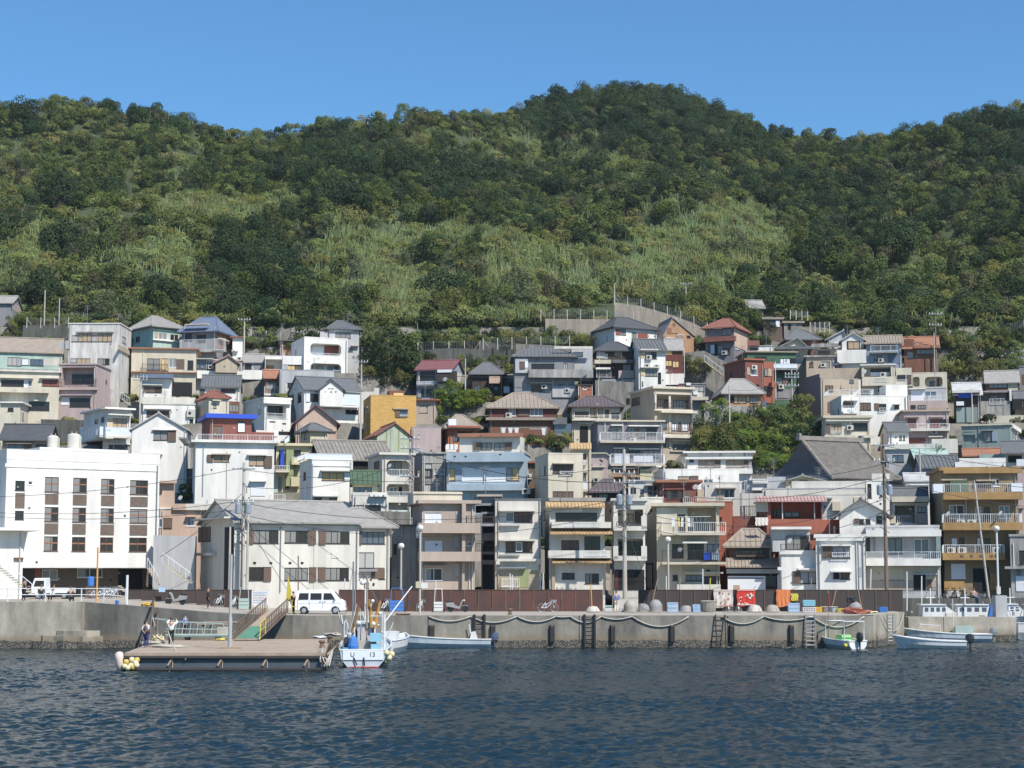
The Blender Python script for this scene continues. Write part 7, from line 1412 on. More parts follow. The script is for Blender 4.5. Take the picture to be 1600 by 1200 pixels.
def van():
    X = at(462, 950, 134)[0]
    e = empty('minivan', 'white minivan parked on the quay beside the gangway', 'van', (X, 134, ZQ + .01), R(1))
    wf = lambda z: .78 if z < 1.0 else .78 - (z - 1.0) * .16
    L_ = 3.85
    prof = [(0, .32), (.03, 1.0), (.12, 1.7), (.3, 1.84), (2.6, 1.86), (2.95, 1.74), (3.45, 1.16), (3.78, .98), (3.85, .62), (3.82, .28), (3.45, .25), (3.35, .5), (3.1, .62), (2.85, .5), (2.75, .25), (1.05, .25), (.95, .5), (.7, .62), (.45, .5), (.35, .28)]
    b = loft_body(e, prof, wf, M_CARW)
    def side(pts, m, name, off=.008, par=None):
        mb = MB(); mb.poly([(x, -wf(z) - off, z) for x, z in pts]); mb.poly([(x, wf(z) + off, z) for x, z in pts][::-1]); return mb.build(name, m, par or e)
    side([(.28, 1.12), (1.05, 1.12), (1.05, 1.6), (.36, 1.6)], G['d'], 'rear_side_window'); side([(1.2, 1.12), (2.05, 1.12), (2.05, 1.6), (1.2, 1.6)], G['d'], 'sliding_door_window'); side([(2.2, 1.12), (3.1, 1.12), (2.78, 1.6), (2.2, 1.6)], G['d'], 'front_door_window')
    mb = MB(); mb.poly([(3.47, -.66, 1.17), (3.47, .66, 1.17), (3.0, .58, 1.7), (3.0, -.58, 1.7)]); o = mb.build('windscreen', G['d'], e); o.location = (.012, 0, .012)
    for x in (1.12, 2.12): mb = MB(); mb.box(x - .008, x + .008, -.795, -.782, .4, 1.1); mb.build('door_gap', M_BLK, e)
    for x in (1.95, 2.3): mb = MB(); mb.box(x - .07, x + .07, -.81, -.78, .96, .99); mb.build('door_handle', M_BLK, e)
    mb = MB(); mb.box(.3, 3.5, -.79, -.782, .84, .855); mb.build('side_line', W['lgrey'], e)
    for y in (-.62, .62):
        mb = MB(); mb.ball((3.76, y, .82), .12, 8, sx=.5, sz=.8); mb.build('headlight', mat('headlamp', (.6, .62, .64), .1), e, smooth=True)
        mb = MB(); mb.box(-.02, .05, y - .06, y + .06, .75, 1.1); mb.build('tail_light', M_REDP, e)
    mb = MB(); mb.box(3.05, 3.15, -.98, -.8, 1.14, 1.3); mb.build('wing_mirror', M_CARW, e)
    mb = MB(); mb.box(3.7, 3.9, -.7, .7, .3, .5); mb.build('bumper', M_CARW, e)
    for x in (.7, 3.1):
        for y, s in ((-.7, -1), (.7, 1)): wheel(e, x, y, .29, s=s)
van()
def kei_truck():
    X = at(52, 930, 143)[0]
    e = empty('mini_truck', 'white mini truck parked under the hotel behind the harbour rail', 'truck', (X, 143, 3.34), 0)
    wf = lambda z: .72
    loft_body(e, [(0, .3), (0, .95), (.25, 1.7), (1.15, 1.72), (1.2, .95), (1.2, .3)], wf, M_CARW, 'cab')
    mb = MB(); mb.box(1.25, 3.3, -.72, .72, .5, .58); mb.box(1.25, 3.3, -.72, -.68, .58, .9); mb.box(1.25, 3.3, .68, .72, .58, .9); mb.box(3.26, 3.3, -.68, .68, .58, .9); mb.build('cargo_bed', M_CARW, e)
    mb = MB(); mb.poly([(.2, -.728, 1.02), (1.05, -.728, 1.02), (1.05, -.728, 1.5), (.35, -.728, 1.5)]); mb.build('side_window', G['d'], e)
    mb = MB(); mb.poly([(-.01, -.62, .98), (.235, -.6, 1.62), (.235, .6, 1.62), (-.01, .62, .98)]); mb.build('windscreen', G['d'], e)
    for x in (.55, 2.7):
        for y, s in ((-.62, -1), (.62, 1)): wheel(e, x, y, .26, s=s)
kei_truck()
def scooter_proto():
    e = empty('scooter', 'scooter', 'scooter', (0, 0, 0))
    for x in (0, 1.2):
        mb = MB(); mb.lathe([(.16, -.05), (.25, -.04), (.25, .04), (.16, .05)], (x, 0, .25), 14, axis='y'); t = mb.build('wheel', M_BLK, e); mb = MB(); mb.lathe([(.16, -.03), (.16, .03)], (x, 0, .25), 10, axis='y'); mb.build('rim', M_GREYM, t)
    m = MM('silver_scooter', (.30, .30, .30), .35)
    mb = MB(); mb.prism([(-.3, .45), (.25, .35), (.75, .25), (.95, .75), (1.05, .95), (.95, .98), (.72, .42), (.35, .55), (.2, .78), (-.4, .72)], 'y', -.14, .14); mb.build('body', m, e)
    mb = MB(); mb.prism([(-.3, .75), (.22, .79), (.2, .86), (-.32, .86)], 'y', -.13, .13); mb.build('seat', M_BLK, e)
    mb = MB(); mb.tube([(1.18, 0, .3), (.98, 0, 1.0)], .04, 6); mb.tube([(.95, -.32, 1.05), (.98, 0, 1.0), (.95, .32, 1.05)], .025, 6); mb.build('handlebar', M_BLK, e)
    for y in (-.3, .3): mb = MB(); mb.lathe([(.07, -.01), (.07, .01)], (1.0, y, 1.2), 8, axis='x'); mb.build('mirror', M_BLK, e)
    mb = MB(); mb.ball((1.08, 0, .92), .08, 8); mb.build('headlight', M_WH, e)
    mb = MB(); mb.box(.95, 1.4, -.07, .07, .5, .54); mb.build('mudguard', m, e)
    return e
sc_ = scooter_proto()
def on_quay(px, Y, z=None):
    X = at(px, 950, Y)[0]; return (X, Y, zq(X) + .01)
place(sc_, on_quay(285, 139.5), R(170), 'silver scooter parked in front of the dark fence above the pontoon', 'scooters parked along the waterfront')
place(sc_, on_quay(704, 140), R(-5), 'silver scooter standing by the rusty fence next to a crate cart', 'scooters parked along the waterfront')
for i, px in enumerate((1478, 1492, 1506, 1536)): place(sc_, (at(px, 930, 153.6)[0], 153.6 + (i % 2) * .5, 2.86), R(60 + i * 25), 'motor scooter in the jumble of bikes outside the ochre flats', 'scooters outside the ochre flats')
def bike_proto():
    e = empty('bicycle', 'bicycle', 'bicycle', (0, 0, 0)); fr = MM('bike_frame', (.62, .63, .66), .4)
    for x in (0, 1.05):
        mb = MB(); ring = [(x + .32 * math.cos(t), 0, .32 + .32 * math.sin(t)) for t in np.linspace(0, 2 * math.pi, 17)]; mb.tube(ring, .026, 5, cap=False)
        for q in range(6): t = q * math.pi / 6; mb.tube([(x + .31 * math.cos(t), 0, .32 + .31 * math.sin(t)), (x - .31 * math.cos(t), 0, .32 - .31 * math.sin(t))], .005, 3)
        mb.build('wheel', M_GREYM, e)
    mb = MB()
    for a, b in (((0, 0, .32), (.4, 0, .3)), ((.4, 0, .3), (.3, 0, .78)), ((0, 0, .32), (.32, 0, .7)), ((.4, 0, .3), (.88, 0, .75)), ((.34, 0, .55), (.86, 0, .85)), ((1.05, 0, .32), (.85, 0, .95))): mb.tube([a, b], .028, 5)
    mb.build('frame', fr, e)
    mb = MB(); mb.tube([(.75, -.25, 1.02), (.86, 0, .98), (.75, .25, 1.02)], .018, 5); mb.build('handlebar', M_GREYM, e)
    mb = MB(); mb.ball((.28, 0, .84), .1, 8, sz=.5, sx=1.3); mb.build('saddle', M_BLK, e)
    mb = MB(); mb.prism([(.92, .7), (1.18, .7), (1.24, .95), (.9, .95)], 'y', -.15, .15); mb.build('basket', M_GREYM, e)
    return e
bk = bike_proto(); GB = 'bicycles parked along the waterfront'
for px, rz, lab in ((596, 60, 'white bicycle behind the fishing boat masts'), (612, 120, 'bicycle wheel showing beside the blue handcart'), (653, 70, 'white bicycle next to the lamp post with a notice'), (846, 5, 'silver bicycle leaning alone on the long rusty fence'), (337, 70, 'bicycle behind the white pontoon pole near the person in black'), (362, 80, 'bicycle against the dark fence beside the crate rack')):
    place(bk, on_quay(px, 140.8), R(rz), lab, GB)
for i, px in enumerate((1448, 1455, 1462, 1469)): place(bk, (at(px, 930, 153.4)[0], 153.4, 2.86), R(75 + i * 12), 'bicycle in the row between the pale balcony house and the ochre flats', 'bicycles outside the ochre flats')
for i, px in enumerate((136, 146, 158, 168)): place(bk, (at(px, 925, 143)[0], 144, 3.3), R(20 + i * 15), 'bicycle parked under the white hotel', 'bicycles under the hotel')
# ---------------------------------------------------------------- poles, lamps, cables
M_CPOLE = MM('concrete_pole', (.46, .43, .38), .9, .4); M_WPOLE = MM('wooden_pole', (.20, .15, .11), .9, .5); M_TRAFO = MM('transformer_grey', (.25, .29, .33), .5, .2); M_WIRE = MM('cable_black', (.03, .03, .035), .6)
POLES = {}
def upole(key, px, yt, yb, D, label, r=.15, m=None, arms=(), cans=0, lean=0.0, coil=False, dense=False):
    P = at(px, yb, D); h = at(px, yt, D)[2] - P[2]
    gz = min(P[2], g1(P[0], D) if D > 158 else P[2])
    e = empty('utility_pole', label, 'utility pole', P)
    mb = MB(); mb.tube([(0, 0, gz - P[2] - .3), (lean, 0, h)], r, 9, r2=r * .62); mb.build('pole', m or M_CPOLE, e)
    for ya in arms:
        z = at(px, ya, D)[2] - P[2]
        mb = MB(); mb.box(-.95, .95, -.2, -.1, z - .05, z + .05); a = mb.build('cross_arm', M_GREYM, e)
        for x in (-.85, -.4, .4, .85): mb = MB(); mb.lathe([(.05, 0), (.07, .06), (.045, .1), (.06, .18), (.02, .22)], (x, -.15, z + .05), 7); mb.build('insulator', M_WH, a)
    for i in range(cans):
        z = h * .62; mb = MB(); x = (-.42, .42)[i % 2]; mb.lathe([(.1, -.05), (.26, 0), (.26, .75), (.2, .85), (.05, .9)], (x, -.1, z), 10); mb.box(x * .2, x, -.14, -.06, z + .2, z + .3); mb.build('transformer', M_TRAFO, e)
    if coil:
        for q, (dx, dz, rr) in enumerate(((.42, 0, .36), (-.42, -.2, .28))):
            mb = MB(); mb.tube([(dx + rr * math.cos(t), -.3, h * .5 + dz + rr * math.sin(t)) for t in np.linspace(0, 6.283, 17)], .035, 5, cap=False); mb.build('cable_coil', M_WIRE, e)
    if dense:
        for q in range(5): z = h * (.45 + .1 * q); mb = MB(); mb.tube([(0, -.15, z), (-.5 + .2 * q, -.35, z - .4), (.3, -.25, z - .9)], .03, 4); mb.build('loose_cable', M_WIRE, e)
    POLES[key] = (P[0] + lean * .9, D, P[2] + h)
    return e
upole('a', 378, 723, 932, 146, 'concrete utility pole with cable coils in front of the cream apartment building gable', .19, arms=(733, 786), cans=2, coil=True, dense=True)
upole('b', 385.5, 806, 932, 145, 'thinner grey pole standing right beside the coiled cable pole', .14, arms=())
upole('c', 640, 684, 800, 168, 'white utility pole with three cross arms beside the arched balcony house', .15, arms=(686, 701, 745), dense=True)
upole('d', 976.5, 702, 930, 147, 'tall pale utility pole with grey transformer in front of the narrow white house', .2, arms=(740, 754), cans=2, coil=True, dense=True)
upole('e', 1385.5, 678, 930, 148, 'dark brown utility pole with a cable ring beside the long balcony house', .17, M_WPOLE, arms=(696, 721), cans=2, coil=True, dense=True)
upole('f', 1545, 750, 928, 151, 'slim leaning grey pole crossing the front of the ochre flats', .11, M_CPOLE, lean=-1.0)
upole('g', 563, 612, 702, 214, 'bare grey pole between the white villa and the ochre brick house', .17)
upole('h', 564.5, 562, 612, 244, 'pole with an aerial in front of the bushes behind the loggia villa', .14, arms=(566,))
upole('i', 381, 497, 562, 255, 'white T shaped pole at the upper edge of the town beside a white annex', .15, arms=(500,))
upole('j', 1464, 488, 610, 247, 'tall rusty brown pole at the edge of the wood above the cream houses', .15, M_WPOLE, arms=(491, 508)); upole('j2', 1461.5, 520, 612, 246.5, 'white pole standing close beside the tall rusty brown pole', .1)
upole('k', 69, 453, 508, 266, 'tall white pole with a small lamp above the vine house', .13); upole('l', 92, 466, 508, 266, 'shorter white pole between the wall and the stained concrete house', .12)
upole('m', 1072, 442, 482, 284, 'slim white pole alone in the green slope', .13, arms=(444,)); upole('n', 960.5, 443, 478, 272, 'white pole at the upper corner of the tan retaining wall', .12); upole('o', 938, 359, 378, 335, 'short white marker pole high up in the green hillside', .14)
upole('p', 1140, 603, 652, 226, 'bare white pole in front of the orange brown cottage', .13); upole('q', 218, 588, 662, 222, 'grey utility pole beside the blue awning house', .15, arms=(590, 594)); upole('r', 935, 592, 622, 238, 'grey pole at the stone wall by the red brick shed', .12)
upole('s', 727, 560, 615, 241, 'grey pole in front of the maroon roofed house', .13); upole('t', 1238, 578, 650, 229, 'pole with several cross arms in front of the green house', .13, arms=(585, 590, 603)); upole('u', 1438, 700, 748, 183, 'grey pole next to the mint roofed shed', .12)
upole('v', 1519, 608, 640, 229, 'thin white pole beside the patched tin roofs', .1); upole('w', 1169, 466, 492, 275, 'thin pole beside the lone hillside hut', .1, M_WPOLE); upole('x', 353, 706, 0 + 790, 186, 'thin rusty mast on the roof edge of the cream apartment building', .05, M_WPOLE)
upole('y', 358, 823, 925, 144.5, 'short steel post behind the white pontoon pole', .12, M_CPOLE)
def lamp(px, yt, yb, D, label, box=False):
    P = at(px, yb, D); h = at(px, yt, D)[2] - P[2]
    e = empty('street_lamp', label, 'lamp', P); mb = MB(); mb.tube([(0, 0, -.5), (0, 0, h - .25)], .085, 8); mb.build('post', M_CPOLE if not box else M_WH, e)
    mb = MB(); mb.lathe([(.1, -.06), (.12, .04)], (0, 0, h - .22), 8); mb.build('collar', M_GREYM, e)
    mb = MB(); mb.ball((0, 0, h), .27, 12); mb.build('lamp_globe', mat('lamp_glass', (.62, .60, .55), .15, spec=.8), e, smooth=True)
    if box: mb = MB(); mb.box(-.15, .15, -.2, .12, .15, .75); mb.build('meter_box', W['ivory'], e)
    return e
lamp(626.5, 853, 925, 146, 'globe lamp on a grey post in front of the storage lean-to'); l_ = lamp(656, 825, 958, 133, 'globe lamp on a tall brown post standing in front of the fence')
mb = MB(); mb.box(-.32, .12, -.12, .1, 1.9, 2.4); mb.build('junction_box', W['beige'], l_); mb = MB(); mb.box(.12, .6, -.06, -.04, 1.9, 2.3); mb.build('notice', M_WH, l_)
lamp(1044.5, 843, 930, 146, 'globe lamp on a white post in front of the beige flats'); lamp(1560, 826, 931, 141.4, 'globe lamp on a white post with a meter box on the breakwater block', True)
def cable(a, b, sag, label='black overhead cable strung between the utility poles of the waterfront', group='overhead cables along the waterfront', r=.022):
    mb = MB(); pts = cat(a, b, sag, 14); P0 = pts[0]; mb.tube([(p[0] - P0[0], p[1] - P0[1], p[2] - P0[2]) for p in pts], r, 4, cap=False); tag(mb.build('overhead_cable', M_WIRE, loc=P0), label, 'cable', group)
pa, pc, pd, pe = POLES['a'], POLES['c'], POLES['d'], POLES['e']; off = lambda p, dx, dz: (p[0] + dx, p[1], p[2] + dz)
for dz in (-.4, -3.2, -3.9): cable(off(pa, 0, dz), (-48, 140, pa[2] - 3 + dz * .3), .8)
for dz, s in ((-.6, 1.2), (-3.4, 1.6), (-4.4, 2.0)): cable(off(pa, 0, dz), off(pd, -.1, dz - .8), s)
for dz, s in ((-2.0, 1.2), (-3.1, 1.5), (-5.0, 1.9), (-6.1, 2.1)): cable(off(pd, .1, dz), off(pe, -.1, dz - .6), s)
for dz, s in ((-1.0, .8), (-2.4, 1.0), (-3.8, 1.2)): cable(off(pe, 0, dz), (56, 147, pe[2] - 2.5 + dz), s)
cable(off(pc, 0, -1), off(pd, 0, -2.8), 1.0, r=.03); cable(off(pc, 0, -2), off(pa, 0, -2), 1.2); cable(off(pa, 0, -4), at(455, 930, 136), .4); cable(off(pd, 0, -6), at(1020, 935, 143), .2); cable(off(pa, 0, -2.5), at(250, 870, 148), .3)
LB, GB2 = 'thin cable hanging across the upper edge of the town', 'cables over the upper town'
m_, w_, j_ = POLES['m'], POLES['w'], POLES['j']
for dz in (0, -.5): cable(off(m_, 0, dz), at(1255, 487, 272), .8, LB, GB2, .03); cable(at(1255, 487, 272), off(j_, 0, -.4 + dz), 1.0, LB, GB2, .03)
cable(at(640, 585, 240), at(900, 587, 240), .3, LB, GB2, .03); cable(at(1300, 530, 262), off(j_, 0, -1.6), .6, LB, GB2, .025); cable(off(POLES['t'], 0, -1), off(POLES['p'], 0, -.5), .7, LB, GB2, .02); cable(at(95, 690, 205), off(POLES['q'], 0, -1), .8, LB, GB2, .02)
# ---------------------------------------------------------------- wire fences along the retaining walls
def wire_fence(pts, D, hpx, label, n=None, dark=False):
    P0 = at(pts[0][0], pts[0][1], D); e = empty('wire_fence', label, 'fence', P0)
    tot = pts[-1][0] - pts[0][0]; n = n or max(3, int(tot / 20)); pos = []
    for i in range(n + 1):
        x = pts[0][0] + tot * i / n; y = np.interp(x, [p[0] for p in pts], [p[1] for p in pts]); q = at(x, y, D); pos.append((q[0] - P0[0], 0, q[2] - P0[2]))
    h = hpx * D / F; mm = M_CPOLE if not dark else M_GREYM
    for p in pos: mb = MB(); mb.box(p[0] - .06, p[0] + .06, -.06, .06, p[2] - .5, p[2] + h); mb.build('fence_post', mm, e)
    for q in (0, 1):
        i = -q; s = 1 if q == 0 else -1; p = pos[i]; mb = MB(); mb.tube([(p[0], 0, p[2] + h * .8), (p[0] + s * h * .6, 0, p[2])], .045, 4); mb.build('brace', mm, e)
    mb = MB()
    for k in range(6):
        z = h * (.12 + .16 * k); mb.tube([(p[0], -.05, p[2] + z) for p in pos], .014, 3)
    for a, b in zip(pos, pos[1:]):
        for q in range(1, 6): t = q / 6; x = a[0] + (b[0] - a[0]) * t; z = a[2] + (b[2] - a[2]) * t; mb.tube([(x, -.05, z), (x, -.05, z + h * .92)], .009, 3)
    mb.build('wire_mesh', M_GREYM, e)
def retwall(pts, ybot, D, m, label, th=.8, name='retaining_wall'):
    P0 = at(pts[0][0], pts[0][1], D); top = [at(x, y, D) for x, y in pts]; zb = min(g1(top[0][0], D), g1(top[-1][0], D), at(800, ybot, D)[2]) - .5
    pr = [(q[0] - P0[0], q[2] - P0[2]) for q in top] + [(top[-1][0] - P0[0], zb - P0[2]), (0, zb - P0[2])]
    mb = MB(); mb.prism(pr, 'y', 0, th); tag(mb.build(name, W[m], loc=P0), label, 'wall')
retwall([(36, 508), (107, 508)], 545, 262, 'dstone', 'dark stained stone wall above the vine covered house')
retwall([(393, 527), (432, 530)], 565, 261, 'stone', 'rough grey stone wall beside the small orange brown shed')
retwall([(960, 472), (1000, 478), (1050, 492), (1085, 505), (1108, 518)], 560, 266, 'tstone', 'large tan concrete retaining wall with a sloping top at the edge of the wood')
retwall([(852, 498), (962, 499), (990, 505)], 530, 264, 'tstone', 'tan retaining wall behind the long white house with dark roof')
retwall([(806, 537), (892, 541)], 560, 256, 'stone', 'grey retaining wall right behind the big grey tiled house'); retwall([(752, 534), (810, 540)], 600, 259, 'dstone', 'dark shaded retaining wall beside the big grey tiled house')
retwall([(647, 548), (700, 544), (756, 545)], 600, 258, 'dstone', 'dark shaded brown retaining wall behind the maroon roofed house'); retwall([(560, 552), (600, 546), (645, 548)], 580, 260, 'dstone', 'shadowed retaining wall overhung by bushes near the loggia villa')  # first wall: shade put into its dark stone colour
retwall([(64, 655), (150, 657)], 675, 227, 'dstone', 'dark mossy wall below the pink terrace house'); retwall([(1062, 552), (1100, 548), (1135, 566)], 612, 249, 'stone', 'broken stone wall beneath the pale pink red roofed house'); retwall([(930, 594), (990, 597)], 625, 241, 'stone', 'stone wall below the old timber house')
retwall([(1100, 632), (1196, 636)], 660, 228, 'concrete', 'grey wall under the orange brown cottage'); retwall([(1472, 548), (1510, 538), (1562, 520)], 565, 262, 'dstone', 'curving dark concrete wall beneath the bushes at the town edge'); retwall([(1494, 588), (1600, 582)], 600, 252, 'dstone', 'low dark wall above the shabby tin roofed house')
retwall([(560, 612), (584, 612), (585, 606), (592, 606)], 625, 238, 'ivory', 'short white garden wall beside the bushes above the ochre house'); retwall([(240, 836), (305, 838)], 905, 152, 'lgrey', 'tall pale cement wall beside the stairs of the hotel'); retwall([(200, 795), (252, 788)], 850, 175, 'stone', 'stone wall in the gap behind the hotel')
retwall([(472, 795), (640, 800)], 830, 166, 'stone', 'old block wall behind the roof of the cream apartment building'); retwall([(1310, 752), (1420, 750)], 790, 180, 'lgrey', 'pale wall in front of the temple roof')
wire_fence([(845, 496), (990, 500)], 264, 14, 'wire mesh fence with white posts on the tan retaining wall'); wire_fence([(755, 542), (890, 538)], 258, 14, 'wire mesh fence with white posts above the big grey tiled house'); wire_fence([(653, 546), (750, 545)], 258.5, 13, 'wire fence half hidden by leaves above the maroon roofed house')
wire_fence([(960, 472), (1000, 478), (1050, 492), (1105, 515)], 266, 12, 'fence following the sloping top of the large tan wall'); wire_fence([(393, 527), (462, 530)], 261, 12, 'white railing on the rough stone wall by the small shed'); wire_fence([(42, 508), (107, 508)], 262, 12, 'grey fence posts on the dark stained wall above the vine house')
wire_fence([(1266, 514), (1296, 514)], 263, 11, 'short white railing at the edge of the wood above dark tiled roofs', 4); wire_fence([(1475, 546), (1510, 536), (1600, 512)], 262, 13, 'long wire fence climbing along the curved dark wall', dark=True); wire_fence([(112, 500), (240, 506)], 270, 13, 'old netting fence with leaning posts behind the stained concrete house', 7, True)
wire_fence([(1515, 578), (1600, 574)], 253, 12, 'wire fence above the shabby tin roofed house', dark=True); wire_fence([(1235, 494), (1262, 496)], 268, 10, 'short white fence above the low stone shed', 3)
# ---------------------------------------------------------------- gear on the quay
def gear(px, y, Y, label, cat_, builder, name, mats, rz=0, group=None, smooth=False):
    X, YY, z = on_quay(px, Y); mb = MB(); builder(mb); return tag(mb.build(name, mats, loc=(X, YY, z), rz=R(rz), smooth=smooth), label, cat_, group)
def tub(px, w, h, label, m, Y=139.5, up=False, tilt=None, name='tub'):
    r = w / 2 * Y / F; H_ = h * Y / F
    pr = ([(r, 0), (r * 1.0, H_ * .5), (r * .9, H_ * .68), (r * .62, H_ * .88), (r * .2, H_)] if h > 12 else [(r, 0), (r * 1.03, .05), (r * .85, H_ * .55), (r * .6, H_ * .9), (r * .2, H_)]) if not up else [(r * .7, 0), (r * .85, H_ * .4), (r, H_), (r * .92, H_ * .96), (r * .6, H_ * .3)]
    X, YY, z = on_quay(px, Y); mb = MB(); mb.lathe(pr, (0, 0, .02), 16, tilt=tilt)
    e = empty(name, label, 'tub', (X, YY, z)); mb.build('shell', m, e)
    mb = MB(); mb.tube([(r * 1.03 * math.cos(t), r * 1.03 * math.sin(t), .06 if not up else H_) for t in np.linspace(0, 6.283, 17)], .03, 4, cap=False); mb.build('rim', M_ROPE, e)
    mb = MB()
    for q in range(6): a = q * 1.05; mb.tube([(k * r * math.cos(a), k * r * math.sin(a), z_) for k, z_ in (((1.05, .05), (.93, H_ * .45), (.64, H_ * .86), (.3, H_ * 1.01)) if not up else ((.72, 0), (1.02, H_)))], .018, 4)
    mb.build('strap', M_WOODP, e)
M_TUBC = MM('tub_canvas', (.42, .38, .33), .8, .8); M_TUBG = MM('tub_grey', (.27, .26, .26), .7, .8); M_TUBW = MM('tub_white', (.52, .49, .44), .7, .7)
tub(926.5, 21, 9, 'low upturned cream tub beneath an orange pole by the end of the rusty fence', M_TUBW); tub(984.5, 20, 18, 'tall round covered tub next to the fence gap', M_TUBC); tub(1004, 19, 13, 'round grey tub tipped on its side between two tall covered tubs', M_TUBG, tilt=rotm('y', .5)); tub(1024.5, 21, 19, 'tall domed grey covered tub leaning ropes behind it', M_TUBG)
tub(1072, 21, 10, 'flat dark grey upturned basket with coils', M_TUBG); tub(1108, 25, 17, 'large wire bound tub heaped with cream nets', M_TUBC, up=True); tub(1137, 14, 9, 'small black bundle basket below the white towel', M_BLK); tub(1152.5, 14, 9, 'second small black bundle basket below the red towel', M_BLK)
tub(1179, 23, 11, 'low white upturned tub between the red and orange towels', M_TUBW); tub(1207, 22, 11, 'upturned tub with a white and black marking near the orange towel', M_TUBC); tub(1289, 12, 8, 'small dark tub with a stick beside a yellow crate', M_TUBG, up=True); tub(1302, 13, 8, 'pale blue grey wash tub by the yellow crate', M_WHB, up=True); tub(1335, 22, 16, 'big domed grey tub with a motor behind it near the end of the dark fence', M_TUBG)
def crate(px, w, h, label, m, m2=None, Y=139.2, rz=0, lift=0, group=None):
    s = Y / F; w_, h_ = w * s, h * s; X, YY, z = on_quay(px, Y); e = empty('crate', label, 'crate', (X, YY, z + lift), R(rz))
    mb = MB(); mb.box(-w_ / 2, w_ / 2, -.25, .25, 0, .04)
    for q in range(6):
        x = -w_ / 2 + w_ * q / 5; mb.box(x - .03, x + .03, -.26, -.23, .04, h_); mb.box(x - .03, x + .03, .23, .26, .04, h_)
    for z_ in (.04, h_ * .5, h_ - .05): mb.box(-w_ / 2 - .02, w_ / 2 + .02, -.28, -.24, z_, z_ + .05); mb.box(-w_ / 2 - .02, w_ / 2 + .02, .24, .28, z_, z_ + .05); mb.box(-w_ / 2 - .03, -w_ / 2, -.24, .24, z_, z_ + .05); mb.box(w_ / 2, w_ / 2 + .03, -.24, .24, z_, z_ + .05)
    mb.build('frame', m, e)
    if m2: mb = MB(); mb.box(-w_ / 2 + .04, w_ / 2 - .04, -.2, .2, .05, h_ * .9); mb.build('contents', m2, e)
M_LB = MM('light_blue_plastic', (.35, .50, .68), .5); M_YC = MM('amber_plastic', (.72, .42, .04), .5); M_CYAN = MM('cyan_plastic', (.28, .58, .66), .5)
crate(1051, 15, 15, 'pale blue crate with a net pole standing in it', M_LB, M_WH); crate(1088, 10, 12, 'small pale blue crate with a hoop behind it', M_LB, M_WHB); crate(1240, 16, 14, 'blue and white crate full of gear beside a yellow cloth', M_LB, M_WH); crate(1264, 19, 8, 'white crate with pink contents under a cyan cool box', M_WH, MM('pink_stuff', (.55, .25, .27), .8), Y=138.9)
crate(1277, 12, 8, 'small amber crate next to the cyan cool box', M_YC, M_BUOYC); crate(1379, 12, 8, 'bright blue crate tipped on its edge near the fence end', M_BLUEP, M_LB, rz=14); crate(1264, 17, 9, 'cyan cool box stacked on the white crate', M_CYAN, M_CYAN, Y=139.2, lift=.5); crate(1313, 9, 6, 'little yellow crate in front of the dark fence', M_YEL)
crate(975, 12, 7, 'white foam box at the gap in the fence', M_WH, M_WH, Y=140.5); crate(950, 10, 6, 'white foam box by the orange pole', M_WH, M_WH, Y=140.8)
heap(1352, 952, .9, MM('red_net', (.38, .13, .09), .95, .4), 'heap of reddish fishing net on the quay near the corner', 'fishing_net', .5, cat='net', n=16, loc=(xq(1352), 134.5, ZQ)); heap(1366, 952, .6, MM('red_net', ()), 'smaller reddish net pile beside the big net heap', 'fishing_net', .3, cat='net', loc=(xq(1368), 134.5, ZQ)); heap(1400, 952, .5, M_BUOYC, 'pale net scraps at the quay corner', 'fishing_net', .15, cat='net', loc=(xq(1390), 136, ZQ))
heap(638, 957, .6, M_RUSTY, 'rusty chain lying at the quay edge by the lamp post', 'chain', .08, loc=(xq(628), 131, ZQ)); heap(1335, 945, .35, M_BLK, 'black motor parts on top of the domed grey tub', 'motor_parts', .5, loc=(xq(1330) * 139.5 / YW, 139.3, ZQ + .75), cat='motor')
def towel(px0, px1, y0, y1, label, m, m2=None, name='towel', patt=0, Y=141.85):
    a = at(px0, y0, Y); b = at(px1, y1, Y); w_ = b[0] - a[0]; h_ = a[2] - b[2]; e = empty(name, label, name, (a[0], Y - .05, a[2] + .02))
    n = 18; mb = MB(); f = lambda t, s: (w_ * t + .03 * math.sin(9 * s + px0), -.05 - .06 * abs(math.sin(t * 11 + px0)) * (.3 + s), -h_ * s * (1 + .04 * math.sin(t * 6)))
    for i in range(n):
        for j in range(6): mb.quad(f(i / n, j / 6), f((i + 1) / n, j / 6), f((i + 1) / n, (j + 1) / 6), f(i / n, (j + 1) / 6))
    mb.quad((0, -.06, .01), (w_, -.06, .01), (w_, .12, .02), (0, .12, .02)); mb.build('cloth', m, e)
    if m2:
        mb = MB(); rn = random.Random(int(px0))
        for q in range(patt):
            x, z = rn.uniform(.12, w_ - .12), rn.uniform(.15, h_ - .12); r_ = rn.uniform(.04, .1)
            mb.lathe([(r_, -.003), (r_, .003)], (x, -.135, -z), 8, axis='y')
        mb.box(.02, w_ - .02, -.14, -.13, -.06, -.03); mb.box(.02, w_ - .02, -.14, -.13, -h_ + .06, -h_ + .12); mb.build('pattern', m2, e)
M_TOWR, M_TOWW = MM('red_towel', (.50, .04, .03), .95), MM('cream_towel', (.62, .56, .50), .95, .25)
towel(1115, 1145, 922, 949, 'cream towel with a faded red floral pattern hung over the dark fence', M_TOWW, MM('faded_red', (.45, .20, .17), .95), patt=16); towel(1151, 1180, 922, 947, 'red towel with white ornament hung over the dark fence', M_TOWR, M_TOWW, patt=14); towel(1212.5, 1235, 922, 948, 'plain orange cloth hung over the dark fence', M_ORG)
